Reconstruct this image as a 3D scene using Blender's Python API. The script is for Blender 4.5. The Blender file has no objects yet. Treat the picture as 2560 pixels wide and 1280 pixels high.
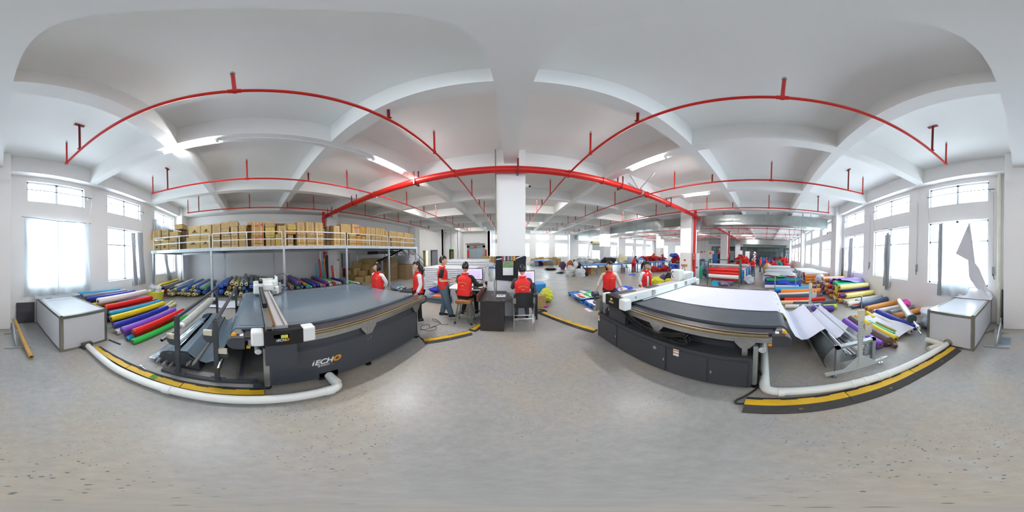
import bpy, bmesh, math, random
from mathutils import Vector, Matrix, noise, Euler
random.seed(7)
C = bpy.context.scene.collection
SC = bpy.context.scene
PI = math.pi

# ---------------------------------------------------------------- camera, sky, exposure
H = 1.8
def _rot(rx, ry, rz):
    rx, ry, rz = map(math.radians, (rx, ry, rz))
    return (Matrix.Rotation(rz, 3, 'Z') @ Matrix.Rotation(ry, 3, 'Y') @ Matrix.Rotation(rx, 3, 'X'))
RM = _rot(-1.58975927, 0.23144669, -0.94817697)
cam_d = bpy.data.cameras.new('camera'); cam = bpy.data.objects.new('camera', cam_d); C.objects.link(cam)
cam_d.type = 'PANO'
try: cam_d.panorama_type = 'EQUIRECTANGULAR'
except Exception: pass
try: cam_d.cycles.panorama_type = 'EQUIRECTANGULAR'
except Exception: pass
cx, cy, cz = RM @ Vector((1, 0, 0)), RM @ Vector((0, 0, 1)), RM @ Vector((0, -1, 0))
cam.matrix_world = Matrix(((cx.x, cy.x, cz.x, 0), (cx.y, cy.y, cz.y, 0), (cx.z, cy.z, cz.z, H), (0, 0, 0, 1)))
cam_d.clip_start = 0.02; cam_d.clip_end = 200
SC.camera = cam
w = bpy.data.worlds.new('sky'); SC.world = w; w.use_nodes = True
bg = w.node_tree.nodes['Background']; bg.inputs[0].default_value = (0.93, 0.97, 1.0, 1); bg.inputs[1].default_value = 5.5
SC.view_settings.view_transform = 'Standard'; SC.view_settings.look = 'None'
SC.view_settings.gamma = 1; SC.view_settings.use_curve_mapping = False
SC.view_settings.exposure = 0.93
SC.cycles.max_bounces = 10; SC.cycles.diffuse_bounces = 8; SC.cycles.glossy_bounces = 3
SC.cycles.transmission_bounces = 4; SC.cycles.transparent_max_bounces = 12
SC.cycles.caustics_reflective = False; SC.cycles.caustics_refractive = False
SC.cycles.sample_clamp_indirect = 6

# ---------------------------------------------------------------- materials
def srgb(c):
    if isinstance(c, str):
        c = [int(c[i:i+2], 16) / 255 for i in (0, 2, 4)]
    return tuple((x / 12.92 if x <= .04045 else ((x + .055) / 1.055) ** 2.4) for x in c[:3]) + (1,)
MATS = {}
def mat(name, col, rough=.6, metal=0, spec=.5, noise_amt=0, noise_scale=6, coat=0, emit=0, alpha=None, bump=0, bump_scale=30, stretch=None):
    if name in MATS: return MATS[name]
    m = bpy.data.materials.new(name); m.use_nodes = True
    nt = m.node_tree; p = nt.nodes['Principled BSDF']; c = srgb(col)
    p.inputs['Base Color'].default_value = c; p.inputs['Roughness'].default_value = rough
    p.inputs['Metallic'].default_value = metal; p.inputs['Specular IOR Level'].default_value = spec
    if coat: p.inputs['Coat Weight'].default_value = coat; p.inputs['Coat Roughness'].default_value = .1
    if emit:
        p.inputs['Emission Color'].default_value = c; p.inputs['Emission Strength'].default_value = emit
    if alpha is not None: p.inputs['Alpha'].default_value = alpha
    if noise_amt or bump:
        tc = nt.nodes.new('ShaderNodeTexCoord'); mp = nt.nodes.new('ShaderNodeMapping')
        nt.links.new(tc.outputs['Object'], mp.inputs[0])
        if stretch: mp.inputs['Scale'].default_value = stretch
    if noise_amt:
        n = nt.nodes.new('ShaderNodeTexNoise'); n.inputs['Scale'].default_value = noise_scale; n.inputs['Detail'].default_value = 6
        nt.links.new(mp.outputs[0], n.inputs[0])
        r = nt.nodes.new('ShaderNodeMapRange'); r.inputs[1].default_value = .3; r.inputs[2].default_value = .7
        r.inputs[3].default_value = 1 - noise_amt; r.inputs[4].default_value = 1 + noise_amt * .4
        nt.links.new(n.outputs[0], r.inputs[0])
        mx = nt.nodes.new('ShaderNodeVectorMath'); mx.operation = 'SCALE'; mx.inputs[0].default_value = c[:3]
        nt.links.new(r.outputs[0], mx.inputs['Scale']); nt.links.new(mx.outputs[0], p.inputs['Base Color'])
    if bump:
        n2 = nt.nodes.new('ShaderNodeTexNoise'); n2.inputs['Scale'].default_value = bump_scale; n2.inputs['Detail'].default_value = 4
        nt.links.new(mp.outputs[0], n2.inputs[0])
        b = nt.nodes.new('ShaderNodeBump'); b.inputs['Strength'].default_value = bump; b.inputs['Distance'].default_value = .02
        nt.links.new(n2.outputs[0], b.inputs['Height']); nt.links.new(b.outputs[0], p.inputs['Normal'])
    MATS[name] = m
    return m
M_wall = mat('wall_paint', 'efeeed', .75, noise_amt=.02, noise_scale=1.2)
M_ceil = mat('ceiling_paint', 'ecedeb', .8, noise_amt=.03, noise_scale=.6)
M_red = mat('red_paint', 'c31810', .35)
M_rust = mat('dark_red_hanger', '7c1713', .5)
M_frame = mat('window_aluminium', 'dfe6ea', .4, .2)
M_steel = mat('galvanised_steel', 'b9c0c4', .38, .75, noise_amt=.12, noise_scale=9)
M_railw = mat('pale_rail_paint', 'c9ced2', .4, .3)
M_dark = mat('charcoal_paint', '43474e', .42)
M_dark2 = mat('charcoal_paint_b', '3c3e43', .42)
M_black = mat('black_plastic', '1b1b1d', .45)
M_alu = mat('brushed_aluminium', 'b5b6b3', .33, .8, noise_amt=.1, noise_scale=14)
M_white = mat('white_enamel', 'e8edea', .3, coat=.3)
M_whitepl = mat('white_plastic', 'eceeed', .35)
M_yellow = mat('yellow_plastic', 'd8ad23', .45, noise_amt=.18, noise_scale=5)
M_rubber = mat('black_rubber', '3f3c3b', .7, noise_amt=.2, noise_scale=20, bump=.5, bump_scale=120)
M_stain = mat('stainless_steel', 'a5a399', .3, .9, noise_amt=.12, noise_scale=5)
M_chrome = mat('chrome', 'cfd0d0', .16, 1)
M_card = mat('cardboard', 'b08b58', .8, noise_amt=.08)
M_glassm = None
def glass(name, tint, gl=.08, rough=.03):
    m = bpy.data.materials.new(name); m.use_nodes = True; nt = m.node_tree; nt.nodes.clear()
    o = nt.nodes.new('ShaderNodeOutputMaterial'); t = nt.nodes.new('ShaderNodeBsdfTransparent'); g = nt.nodes.new('ShaderNodeBsdfGlossy'); x = nt.nodes.new('ShaderNodeMixShader')
    t.inputs[0].default_value = srgb(tint); g.inputs['Roughness'].default_value = rough; x.inputs[0].default_value = gl
    nt.links.new(t.outputs[0], x.inputs[1]); nt.links.new(g.outputs[0], x.inputs[2]); nt.links.new(x.outputs[0], o.inputs[0])
    return m
M_glass = glass('window_glass', 'f4faff')
M_bluegl = glass('blue_tinted_glass', '8fb0bd', .15)
M_film = glass('clear_plastic_film', 'e6ebe6', .3, .25)
def cloth(name, col, trans=.35, rough=.8):
    m = bpy.data.materials.new(name); m.use_nodes = True; nt = m.node_tree; nt.nodes.clear()
    o = nt.nodes.new('ShaderNodeOutputMaterial'); a = nt.nodes.new('ShaderNodeBsdfDiffuse'); b = nt.nodes.new('ShaderNodeBsdfTranslucent'); x = nt.nodes.new('ShaderNodeMixShader')
    a.inputs[0].default_value = srgb(col); b.inputs[0].default_value = srgb(col); x.inputs[0].default_value = trans
    nt.links.new(a.outputs[0], x.inputs[1]); nt.links.new(b.outputs[0], x.inputs[2]); nt.links.new(x.outputs[0], o.inputs[0])
    return m
M_curtain = cloth('thin_white_curtain', 'e4e8ea', .6)
M_curtg = cloth('grey_curtain', 'c3c5c8', .3)
M_tube = bpy.data.materials.new('lit_tube'); M_tube.use_nodes = True
_p = M_tube.node_tree.nodes['Principled BSDF']; _p.inputs['Emission Color'].default_value = (1, 1, 1, 1); _p.inputs['Emission Strength'].default_value = 75

def floor_mat():
    m = bpy.data.materials.new('polished_concrete'); m.use_nodes = True; nt = m.node_tree; L = nt.links; p = nt.nodes['Principled BSDF']
    tc = nt.nodes.new('ShaderNodeTexCoord')
    def nz(s, d=6, r=.5):
        n = nt.nodes.new('ShaderNodeTexNoise'); n.inputs['Scale'].default_value = s; n.inputs['Detail'].default_value = d; n.inputs['Roughness'].default_value = r
        L.new(tc.outputs['Object'], n.inputs[0]); return n
    def ramp(src, stops):
        r = nt.nodes.new('ShaderNodeValToRGB'); L.new(src, r.inputs[0])
        while len(r.color_ramp.elements) < len(stops): r.color_ramp.elements.new(.5)
        for e, (q, c) in zip(r.color_ramp.elements, stops): e.position = q; e.color = srgb(c) if isinstance(c, str) else (c, c, c, 1)
        return r
    base = ramp(nz(.55, 8, .62).outputs[0], [(.3, '8e8e8c'), (.46, '9f9e9c'), (.6, 'a79f93'), (.74, 'acacab')])
    fine = ramp(nz(14, 6, .7).outputs[0], [(.3, .86), (.7, 1.06)])
    mul = nt.nodes.new('ShaderNodeMix'); mul.data_type = 'RGBA'; mul.blend_type = 'MULTIPLY'; mul.inputs[0].default_value = 1
    L.new(base.outputs[0], mul.inputs[6]); L.new(fine.outputs[0], mul.inputs[7])
    vo = nt.nodes.new('ShaderNodeTexVoronoi'); vo.inputs['Scale'].default_value = 34; vo.inputs['Randomness'].default_value = 1
    wn = nz(22, 2); wa = nt.nodes.new('ShaderNodeVectorMath'); wa.operation = 'MULTIPLY_ADD'; wa.inputs[1].default_value = (.035,) * 3
    L.new(wn.outputs['Color'], wa.inputs[0]); L.new(tc.outputs['Object'], wa.inputs[2]); L.new(wa.outputs[0], vo.inputs[0])
    sp = ramp(vo.outputs['Distance'], [(.17, 1.), (.24, 0.)])
    msk = ramp(nz(.9, 3).outputs[0], [(.46, 0.), (.6, 1.)])
    sel = nt.nodes.new('ShaderNodeSeparateColor'); L.new(vo.outputs['Color'], sel.inputs[0])
    sr = ramp(sel.outputs[0], [(.55, 0.), (.6, 1.)])
    m1 = nt.nodes.new('ShaderNodeMath'); m1.operation = 'MULTIPLY'; L.new(sp.outputs[0], m1.inputs[0]); L.new(msk.outputs[0], m1.inputs[1])
    m2 = nt.nodes.new('ShaderNodeMath'); m2.operation = 'MULTIPLY'; L.new(m1.outputs[0], m2.inputs[0]); L.new(sr.outputs[0], m2.inputs[1])
    mx = nt.nodes.new('ShaderNodeMix'); mx.data_type = 'RGBA'; L.new(m2.outputs[0], mx.inputs[0]); L.new(mul.outputs[2], mx.inputs[6]); mx.inputs[7].default_value = srgb('5a6260')
    L.new(mx.outputs[2], p.inputs['Base Color'])
    rr = ramp(nz(1.3, 4).outputs[0], [(.3, .3), (.7, .46)]); L.new(rr.outputs[0], p.inputs['Roughness'])
    p.inputs['Specular IOR Level'].default_value = .42
    return m
M_floor = floor_mat()

# ---------------------------------------------------------------- mesh helpers
class MB:
    def __init__(s): s.v = []; s.f = []; s.mi = []; s.m = 0
    def add(s, vs, fs):
        b = len(s.v); s.v += [tuple(v) for v in vs]; s.f += [tuple(i + b for i in f) for f in fs]; s.mi += [s.m] * len(fs); return s
    def box(s, x0, x1, y0, y1, z0, z1, R=None, o=None):
        if x0 > x1: x0, x1 = x1, x0
        if y0 > y1: y0, y1 = y1, y0
        if z0 > z1: z0, z1 = z1, z0
        vs = [Vector((x, y, z)) for z in (z0, z1) for y in (y0, y1) for x in (x0, x1)]
        if R is not None: o = Vector(o or ((x0 + x1) / 2, (y0 + y1) / 2, (z0 + z1) / 2)); vs = [R @ (v - o) + o for v in vs]
        return s.add(vs, [(0, 2, 3, 1), (4, 5, 7, 6), (0, 1, 5, 4), (2, 6, 7, 3), (0, 4, 6, 2), (1, 3, 7, 5)])
    def cyl(s, a, b, r, n=12, r2=None, cap=True):
        a = Vector(a); b = Vector(b); d = (b - a).normalized(); r2 = r if r2 is None else r2
        u = d.orthogonal().normalized(); w_ = d.cross(u)
        vs = [p + (u * math.cos(2 * PI * i / n) + w_ * math.sin(2 * PI * i / n)) * q for p, q in ((a, r), (b, r2)) for i in range(n)]
        fs = [(i, (i + 1) % n, n + (i + 1) % n, n + i) for i in range(n)]
        if cap: fs += [tuple(reversed(range(n))), tuple(range(n, 2 * n))]
        return s.add(vs, fs)
    def bar(s, a, b, w_, h=None, up=(0, 0, 1)):
        a = Vector(a); b = Vector(b); h = h or w_; d = (b - a).normalized(); up = Vector(up)
        if abs(d.dot(up)) > .99: up = Vector((1, 0, 0))
        x = d.cross(up).normalized() * w_ / 2; y = x.cross(d).normalized() * h / 2
        vs = [p + sx * x + sy * y for p in (a, b) for sx, sy in ((-1, -1), (1, -1), (1, 1), (-1, 1))]
        return s.add(vs, [(3, 2, 1, 0), (4, 5, 6, 7), (0, 1, 5, 4), (1, 2, 6, 5), (2, 3, 7, 6), (3, 0, 4, 7)])
    def tube(s, pts, r, n=8, cap=True):
        pts = [Vector(p) for p in pts]; rings = []; u = None
        for i, p in enumerate(pts):
            d = (pts[min(i + 1, len(pts) - 1)] - pts[max(i - 1, 0)]).normalized()
            u = d.orthogonal().normalized() if u is None else (u - d * u.dot(d)).normalized()
            w_ = d.cross(u); rr = r[i] if isinstance(r, (list, tuple)) else r
            rings.append([p + (u * math.cos(2 * PI * k / n) + w_ * math.sin(2 * PI * k / n)) * rr for k in range(n)])
        vs = [v for q in rings for v in q]; fs = []
        for i in range(len(pts) - 1):
            for k in range(n): fs.append((i * n + k, i * n + (k + 1) % n, (i + 1) * n + (k + 1) % n, (i + 1) * n + k))
        if cap: fs += [tuple(reversed(range(n))), tuple(range((len(pts) - 1) * n, len(pts) * n))]
        return s.add(vs, fs)
    def ring(s, a, b, ro, ri, n=20):
        a = Vector(a); b = Vector(b); d = (b - a).normalized(); u = d.orthogonal().normalized(); w_ = d.cross(u)
        vs = [p + (u * math.cos(2 * PI * i / n) + w_ * math.sin(2 * PI * i / n)) * q for p, q in ((a, ro), (b, ro), (b, ri), (a, ri)) for i in range(n)]
        fs = [(k * n + i, k * n + (i + 1) % n, ((k + 1) % 4) * n + (i + 1) % n, ((k + 1) % 4) * n + i) for k in range(4) for i in range(n)]
        return s.add(vs, fs)
    def prism(s, poly, axis, a, b):
        def P(u, v, t): return {'x': (t, u, v), 'y': (u, t, v), 'z': (u, v, t)}[axis]
        n = len(poly); vs = [P(u, v, a) for u, v in poly] + [P(u, v, b) for u, v in poly]
        return s.add(vs, [tuple(range(n)), tuple(reversed(range(n, 2 * n)))] + [(i, n + i, n + (i + 1) % n, (i + 1) % n) for i in range(n)])
    def grid(s, fn, nu, nv, th=0):
        vs = [Vector(fn(i / nu, j / nv)) for j in range(nv + 1) for i in range(nu + 1)]; W = nu + 1
        fs = [(j * W + i, j * W + i + 1, (j + 1) * W + i + 1, (j + 1) * W + i) for j in range(nv) for i in range(nu)]
        if th:
            N = len(vs); nor = [Vector() for _ in vs]
            for f in fs:
                q = (vs[f[1]] - vs[f[0]]).cross(vs[f[3]] - vs[f[0]])
                for i in f: nor[i] += q
            vs2 = [v - n_.normalized() * th for v, n_ in zip(vs, nor)]
            e = [(i, i + 1) for i in range(nu)] + [(j * W + nu, (j + 1) * W + nu) for j in range(nv)] + [(nv * W + i + 1, nv * W + i) for i in range(nu)] + [((j + 1) * W, j * W) for j in range(nv)]
            fs = fs + [tuple(N + i for i in reversed(f)) for f in fs] + [(b, a, N + a, N + b) for a, b in e]; vs = vs + vs2
        return s.add(vs, fs)
def set_props(o, label=None, cat=None, group=None, kind=None):
    if label: o['label'] = label
    if cat: o['category'] = cat
    if group: o['group'] = group
    if kind: o['kind'] = kind
    return o
def obj(name, mb, m, parent=None, smooth=False, label=None, cat=None, group=None, kind=None, bevel=0, loc=None, fix=True):
    me = bpy.data.meshes.new(name); off = Vector((0, 0, 0))
    if parent is not None: off = WL(parent)
    elif loc is not None: off = Vector(loc)
    me.from_pydata([tuple(Vector(v) - off) for v in mb.v], [], mb.f)
    ms = m if isinstance(m, (list, tuple)) else [m]
    for q in ms: me.materials.append(q)
    if len(ms) > 1: me.polygons.foreach_set('material_index', mb.mi)
    if fix:
        bm = bmesh.new(); bm.from_mesh(me); bmesh.ops.recalc_face_normals(bm, faces=bm.faces); bm.to_mesh(me); bm.free()
    if smooth:
        me.polygons.foreach_set('use_smooth', [True] * len(me.polygons))
        try: me.set_sharp_from_angle(angle=math.radians(40))
        except Exception: pass
    o = bpy.data.objects.new(name, me); C.objects.link(o)
    if parent is not None: o.parent = parent
    elif loc is not None: o.location = loc
    if bevel:
        b = o.modifiers.new('b', 'BEVEL'); b.width = bevel; b.segments = 2; b.limit_method = 'ANGLE'
    return set_props(o, label, cat, group, kind)
def WL(o):
    v = Vector((0, 0, 0))
    while o is not None: v += Vector(o.location); o = o.parent
    return v
def thing(name, label, cat, loc=(0, 0, 0), group=None, rz=0):
    o = bpy.data.objects.new(name, None); C.objects.link(o); o.empty_display_size = .1
    o.location = loc; o.rotation_euler = (0, 0, rz)
    return set_props(o, label, cat, group)
def struct(name, mb, m, parent=None, **k):
    return obj(name, mb, m, parent, kind=None if parent else 'structure', **k)
def dup(root, loc=None, rot=None, scale=None, label=None, group=None, mats=None):
    def cp(o, par):
        c = o.copy(); C.objects.link(c)
        if par is not None: c.parent = par
        for ch in [q for q in o.children]: cp(ch, c)
        return c
    r = cp(root, None)
    if loc is not None: r.location = loc
    if rot is not None: r.rotation_euler = rot
    if scale is not None: r.scale = scale
    if label: r['label'] = label
    if group: r['group'] = group
    return r
ORD = ['first', 'second', 'third', 'fourth', 'fifth', 'sixth', 'seventh', 'eighth', 'ninth', 'tenth', 'eleventh', 'twelfth', 'thirteenth', 'fourteenth', 'fifteenth', 'sixteenth', 'seventeenth', 'eighteenth', 'nineteenth', 'twentieth', 'twenty-first', 'twenty-second', 'twenty-third', 'twenty-fourth', 'twenty-fifth', 'twenty-sixth', 'twenty-seventh', 'twenty-eighth', 'twenty-ninth', 'thirtieth']
FONT = {}
def text_mb(mb, s, size, org, xd, zd, nd, th=.002, shear=0, align='LEFT', bold=0):
    """flat letters as geometry: origin, reading direction, up direction, outward normal"""
    key = (s, shear, align, bold)
    if key not in FONT:
        cu = bpy.data.curves.new('lettering', 'FONT'); cu.body = s; cu.size = 1; cu.shear = shear; cu.align_x = align; cu.offset = bold
        o = bpy.data.objects.new('lettering', cu); C.objects.link(o)
        dg = bpy.context.evaluated_depsgraph_get(); me = bpy.data.meshes.new_from_object(o.evaluated_get(dg))
        FONT[key] = ([tuple(v.co) for v in me.vertices], [tuple(p.vertices) for p in me.polygons])
        bpy.data.objects.remove(o); bpy.data.curves.remove(cu); bpy.data.meshes.remove(me)
    vs, fs = FONT[key]; xd, zd, nd, org = map(Vector, (xd, zd, nd, org))
    mb.add([org + xd * (x * size) + zd * (y * size) + nd * th for x, y, _ in vs], fs)
    return mb

# ================================================================ BUILDING
CZ, BZ = 4.91, 4.37
YB, YF, XL, XR = -4.45, 22.9, -9.5, 28.4
COLX = [.05 + 9.05 * k for k in range(-1, 4)]
m = MB(); m.box(-13, 36, YB - .25, YF + .25, -.2, 0); struct('floor', m, M_floor)
m = MB(); m.box(-13, 36, YB - .25, YF + .25, CZ, CZ + .25); struct('ceiling', m, M_ceil)
def wall_cells(mb, axis, t0, t1, u0, u1, z0, z1, holes):
    us = sorted({u0, u1, *[h for q in holes for h in q[:2]]}); zs = sorted({z0, z1, *[h for q in holes for h in q[2:4]]})
    for a, b in zip(us, us[1:]):
        for c, d in zip(zs, zs[1:]):
            mu, mz = (a + b) / 2, (c + d) / 2
            if any(q[0] < mu < q[1] and q[2] < mz < q[3] for q in holes): continue
            if axis == 'y': mb.box(a, b, t0, t1, c, d)
            else: mb.box(t0, t1, a, b, c, d)
    return mb
UP, LO = (3.52, 4.21), (1.04, 2.99)
backw = [(-8.5, -6.5), (-5.42, -3.6), (-2.66, -.82), (.92, 2.87), (3.7, 5.7), (6.5, 8.45), (10.3, 12.3), (13.05, 15.1), (15.8, 17.5), (19.3, 21.3), (22.1, 24.1), (24.8, 26.6)]
farw = [(-2.35, -.5), (.9, 2.86), (3.8, 5.66), (6.6, 8.5), (10.35, 12.4), (16.4, 17.9), (19.8, 21.8), (22.6, 24.6), (25.5, 27.4)]
WN = 0
def window(y, sgn, x0, x1):
    """sgn = direction into the room"""
    global WN
    for z0, z1, low in ((*UP, 0), (*LO, 1)):
        WN += 1
        f = MB(); d0, d1 = y - sgn * .09, y - sgn * .14
        t = .05; xm = (x0 + x1) / 2
        f.box(x0, x1, d0, d1, z0, z0 + t); f.box(x0, x1, d0, d1, z1 - t, z1); f.box(x0, x0 + t, d0, d1, z0, z1); f.box(x1 - t, x1, d0, d1, z0, z1)
        f.box(xm - .035, xm + .035, d0, d1, z0, z1)
        if low: f.box(x0, x1, d0, d1, z1 - .66, z1 - .61)
        o = struct('window_%d' % WN, f, M_frame)
        g = MB(); g.box(x0 + .02, x1 - .02, y - sgn * .11, y - sgn * .118, z0 + .02, z1 - .02); obj('glass_pane', g, M_glass, o)
        if low:
            h = MB(); h.box(xm - .012, xm + .012, y - sgn * .05, y - sgn * .09, z0 + .62, z0 + .78); obj('window_handle', h, M_steel, o)
    for a, b, z0, z1 in ((x0, x1, *UP), (x0, x1, *LO)):
        L = bpy.data.lights.new('daylight_portal', 'AREA'); L.shape = 'RECTANGLE'; L.size = b - a; L.size_y = z1 - z0
        L.cycles.is_portal = True
        lo = bpy.data.objects.new('daylight_portal', L); C.objects.link(lo); lo.location = ((a + b) / 2, y - sgn * .2, (z0 + z1) / 2)
        lo.rotation_euler = (PI / 2 if sgn > 0 else -PI / 2, 0, 0)
H_ = lambda ws: [(a, b, *UP) for a, b in ws] + [(a, b, *LO) for a, b in ws]
m = wall_cells(MB(), 'y', YB - .22, YB, -13, 36, 0, CZ, H_(backw)); struct('wall_back', m, M_wall)
m = wall_cells(MB(), 'y', YF, YF + .22, -13, 36, 0, CZ, H_(farw) + [(12.8, 14.36, 0, 3.15)]); struct('wall_front', m, M_wall)
for a, b in backw: window(YB, 1, a, b)
for a, b in farw: window(YF, -1, a, b)
m = MB().box(XL - .25, XL, YB, 13.7, 0, CZ); struct('wall_left', m, M_wall)
# the bay with the stair doors and the goods lift
m = wall_cells(MB(), 'y', 18.7, 18.95, -13, -8.1, 0, CZ, [(-11.0, -10.2, 0, 2.05), (-9.75, -8.85, 0, 2.05)])
m = wall_cells(m, 'y', 19.05, 19.3, -8.15, -6.2, 0, CZ, [(-7.3, -6.8, 0, 2.05)])
m.box(-6.25, -6.0, 19.05, 20.75, 0, CZ); m.box(-8.22, -8.1, 18.7, 19.2, 0, CZ)
m = wall_cells(m, 'y', 20.75, 21.0, -6.25, -2.5, 0, CZ, [(-5.15, -3.42, 0, 2.34)])
m.box(-2.75, -2.5, 20.75, YF, 0, CZ)
m.box(-13.2, -13, 13.6, 19, 0, CZ); m.box(-13, XL, 13.45, 13.7, 0, CZ)
struct('wall_lift', m, M_wall)
m = MB().box(-13, -6, 20.9, 21.2, 0, CZ); struct('wall_stairwell', m, mat('olive_paint', 'aeb28a', .8))
# right-hand end
m = wall_cells(MB(), 'x', XR, XR + .22, 4.0, YF, 0, CZ, [(19.4, 21.8, 0, 3.3), (15.0, 17.6, .9, 3.3)]); struct('wall_right', m, M_wall)
m = MB().box(35.6, 35.9, YB, 12, 0, CZ); m.box(XR + .2, 35.8, 9.5, 9.7, 0, CZ); struct('wall_office', m, mat('office_paint', 'a9b0a6', .8))
# beams
for i, x in enumerate([.05 + 3.017 * k + (.12 if k == -1 else 0) for k in range(-3, 12)]):
    wd = .175 if (i % 3 == 0) else .13
    y0, y1 = YB, YF
    struct('trim_%d' % (i + 1), MB().box(x - wd, x + wd, y0, y1, BZ, CZ + .01), M_ceil, label='painted concrete ceiling rib')
for i, y in enumerate([-1.43, 1.61, 4.67, 7.67, 10.7, 13.7, 16.7, 19.75]):
    wd = .175 if y in (4.67, 13.7) else .125
    struct('trim_%d' % (i + 31), MB().box(XL, 36, y - wd, y + wd, BZ + .004, CZ + .01), M_ceil)
struct('trim_41', MB().box(-13, 36, YB, -4.19, BZ - .003, CZ + .01), M_wall)
struct('trim_42', MB().box(-13, 36, 22.62, YF, BZ - .003, CZ + .01), M_wall)
struct('trim_43', MB().box(XL, -9.33, YB, 13.7, BZ - .002, CZ + .01), M_wall)
# columns
M_lampglow = M_whitepl
k = 0
for cxx in COLX:
    for cyy in (-4.4, 4.68, 13.72, 22.8):
        if cxx < -8 and cyy > 22: continue
        if cxx < -8 and cyy < 10: x0, x1 = -9.5, -8.68
        else: x0, x1 = cxx - .38, cxx + .38
        if cyy < 0: y0, y1 = YB, -4.0
        elif cyy > 22: y0, y1 = 22.4, YF
        else: y0, y1 = cyy - .39, cyy + .37
        k += 1
        c = struct('column_%d' % k, MB().box(x0, x1, y0, y1, 0, CZ), M_wall, bevel=.012)
# ================================================================ SPRINKLER PIPES
PZ = 4.08
def elbow(mb, p, r): mb.cyl((p[0] - r * 1.3, p[1], p[2]), (p[0] + r * 1.3, p[1], p[2]), r * 1.3, 10)
names_br = {-7.33: 'thin red sprinkler pipe over the mezzanine cartons', -4.38: 'thin red sprinkler pipe running beyond the grey cutting machine', -1.40: 'thin red sprinkler pipe just left of overhead, nearest the left machine', 1.56: 'thin red sprinkler pipe just right of overhead, above the white-topped machine', 4.58: 'thin red sprinkler pipe over the far edge of the white-topped machine', 7.62: 'thin red sprinkler pipe just before the pillar with the red riser'}
brx = [(-7.33, 13.8), (-4.38, 18.5), (-1.40, 19.9), (1.56, 21.3), (4.58, 21.6), (7.62, 21.6), (10.9, 21.6), (13.75, 21.6), (17.3, 21.6), (20.6, 21.6), (23.6, 21.6), (26.3, 21.6)]
for bi, (x, ye) in enumerate(brx):
    t = thing('sprinkler_pipe', names_br.get(x, 'thin red sprinkler pipe beyond the air duct, %s from the duct' % ORD[max(0, bi - 6)]), 'pipe', (x, -3.05, PZ), 'red sprinkler branch pipes along the ceiling')
    mb = MB().cyl((x, -3.05, PZ), (x, ye, PZ), .026, 12)
    mb.cyl((x, -3.08, PZ), (x, -3.0, PZ), .034, 12); mb.cyl((x, -.16, PZ), (x, -.04, PZ), .034, 12)
    obj('pipe_run', mb, M_red, t, True)
    heads = [-3.04, -.1, 2.92, 6.1, 9.15, 12.2, 15.2, 18.2, 21.2]
    for y in heads:
        if y > ye: continue
        e = obj('sprinkler_riser', MB().cyl((x, y, PZ), (x, y, 4.73), .021, 10).cyl((x, y, PZ - .03), (x, y, PZ + .03), .034, 10), M_red, t, True)
        obj('sprinkler_head', MB().cyl((x, y, 4.73), (x, y, 4.76), .028, 8).cyl((x, y, 4.76), (x, y, 4.81), .012, 8).cyl((x, y, 4.805), (x, y, 4.812), .02, 8), M_steel, e)
    hang = [(-2.48, 4.91), (1.61, 4.38), (7.67, 4.38), (10.7, 4.38), (13.7, 4.38), (16.7, 4.38), (19.75, 4.38)]
    for y, zt in hang:
        if y > ye or (x > 8 and y > 0 and y != 10.7): continue
        h = MB().box(x - .022, x + .022, y - .007, y + .007, PZ + .03, zt).box(x - .007, x + .007, y - .022, y + .022, PZ + .03, zt)
        h.box(x - .045, x + .045, y - .012, y + .012, PZ + .024, PZ + .04)
        if zt > 4.5: h.box(x - .1, x + .1, y - .03, y + .03, 4.895, 4.91)
        obj('pipe_hanger', h, M_rust, t)
t = thing('sprinkler_pipe', 'thick red main pipe crossing in front of the central pillar', 'pipe', (0, 4.13, PZ))
mb = MB().cyl((-8.85, 4.13, PZ), (9.6, 4.13, PZ), .105, 24)
obj('pipe_run', mb, M_red, t, True)
for x in (-8.3, -7.33, -4.38, -1.4, 1.56, 2.62, 4.58, 7.62):
    obj('pipe_collar', MB().cyl((x - .02, 4.13, PZ), (x + .02, 4.13, PZ), .125, 24), M_red, t, True)
for x in (-8.0, -2.6, .22, 3.3, 6.05, -5.7):
    h = MB()
    for dy in ((-.13, .13) if abs(x - .22) > .1 else (-.13,)): h.box(x - .022, x + .022, 4.13 + dy - .01, 4.13 + dy + .01, PZ - .14, 4.4 if dy < 0 else 4.52)
    h.box(x - .02, x + .02, 4.0, 4.26, PZ - .14, PZ - .115)
    obj('pipe_hanger', h, M_rust, t)
t = thing('sprinkler_pipe', 'thick red main pipe continuing beyond the air duct', 'pipe', (18, 4.13, PZ))
obj('pipe_run', MB().cyl((11.0, 4.13, PZ - .02), (26.5, 4.13, PZ - .02), .09, 14), M_red, t, True)
for x in (12.5, 14, 15.5, 19.5, 21.5, 23.5): obj('pipe_collar', MB().cyl((x - .03, 4.13, PZ - .02), (x + .03, 4.13, PZ - .02), .12, 14), M_red, t, True)
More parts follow.
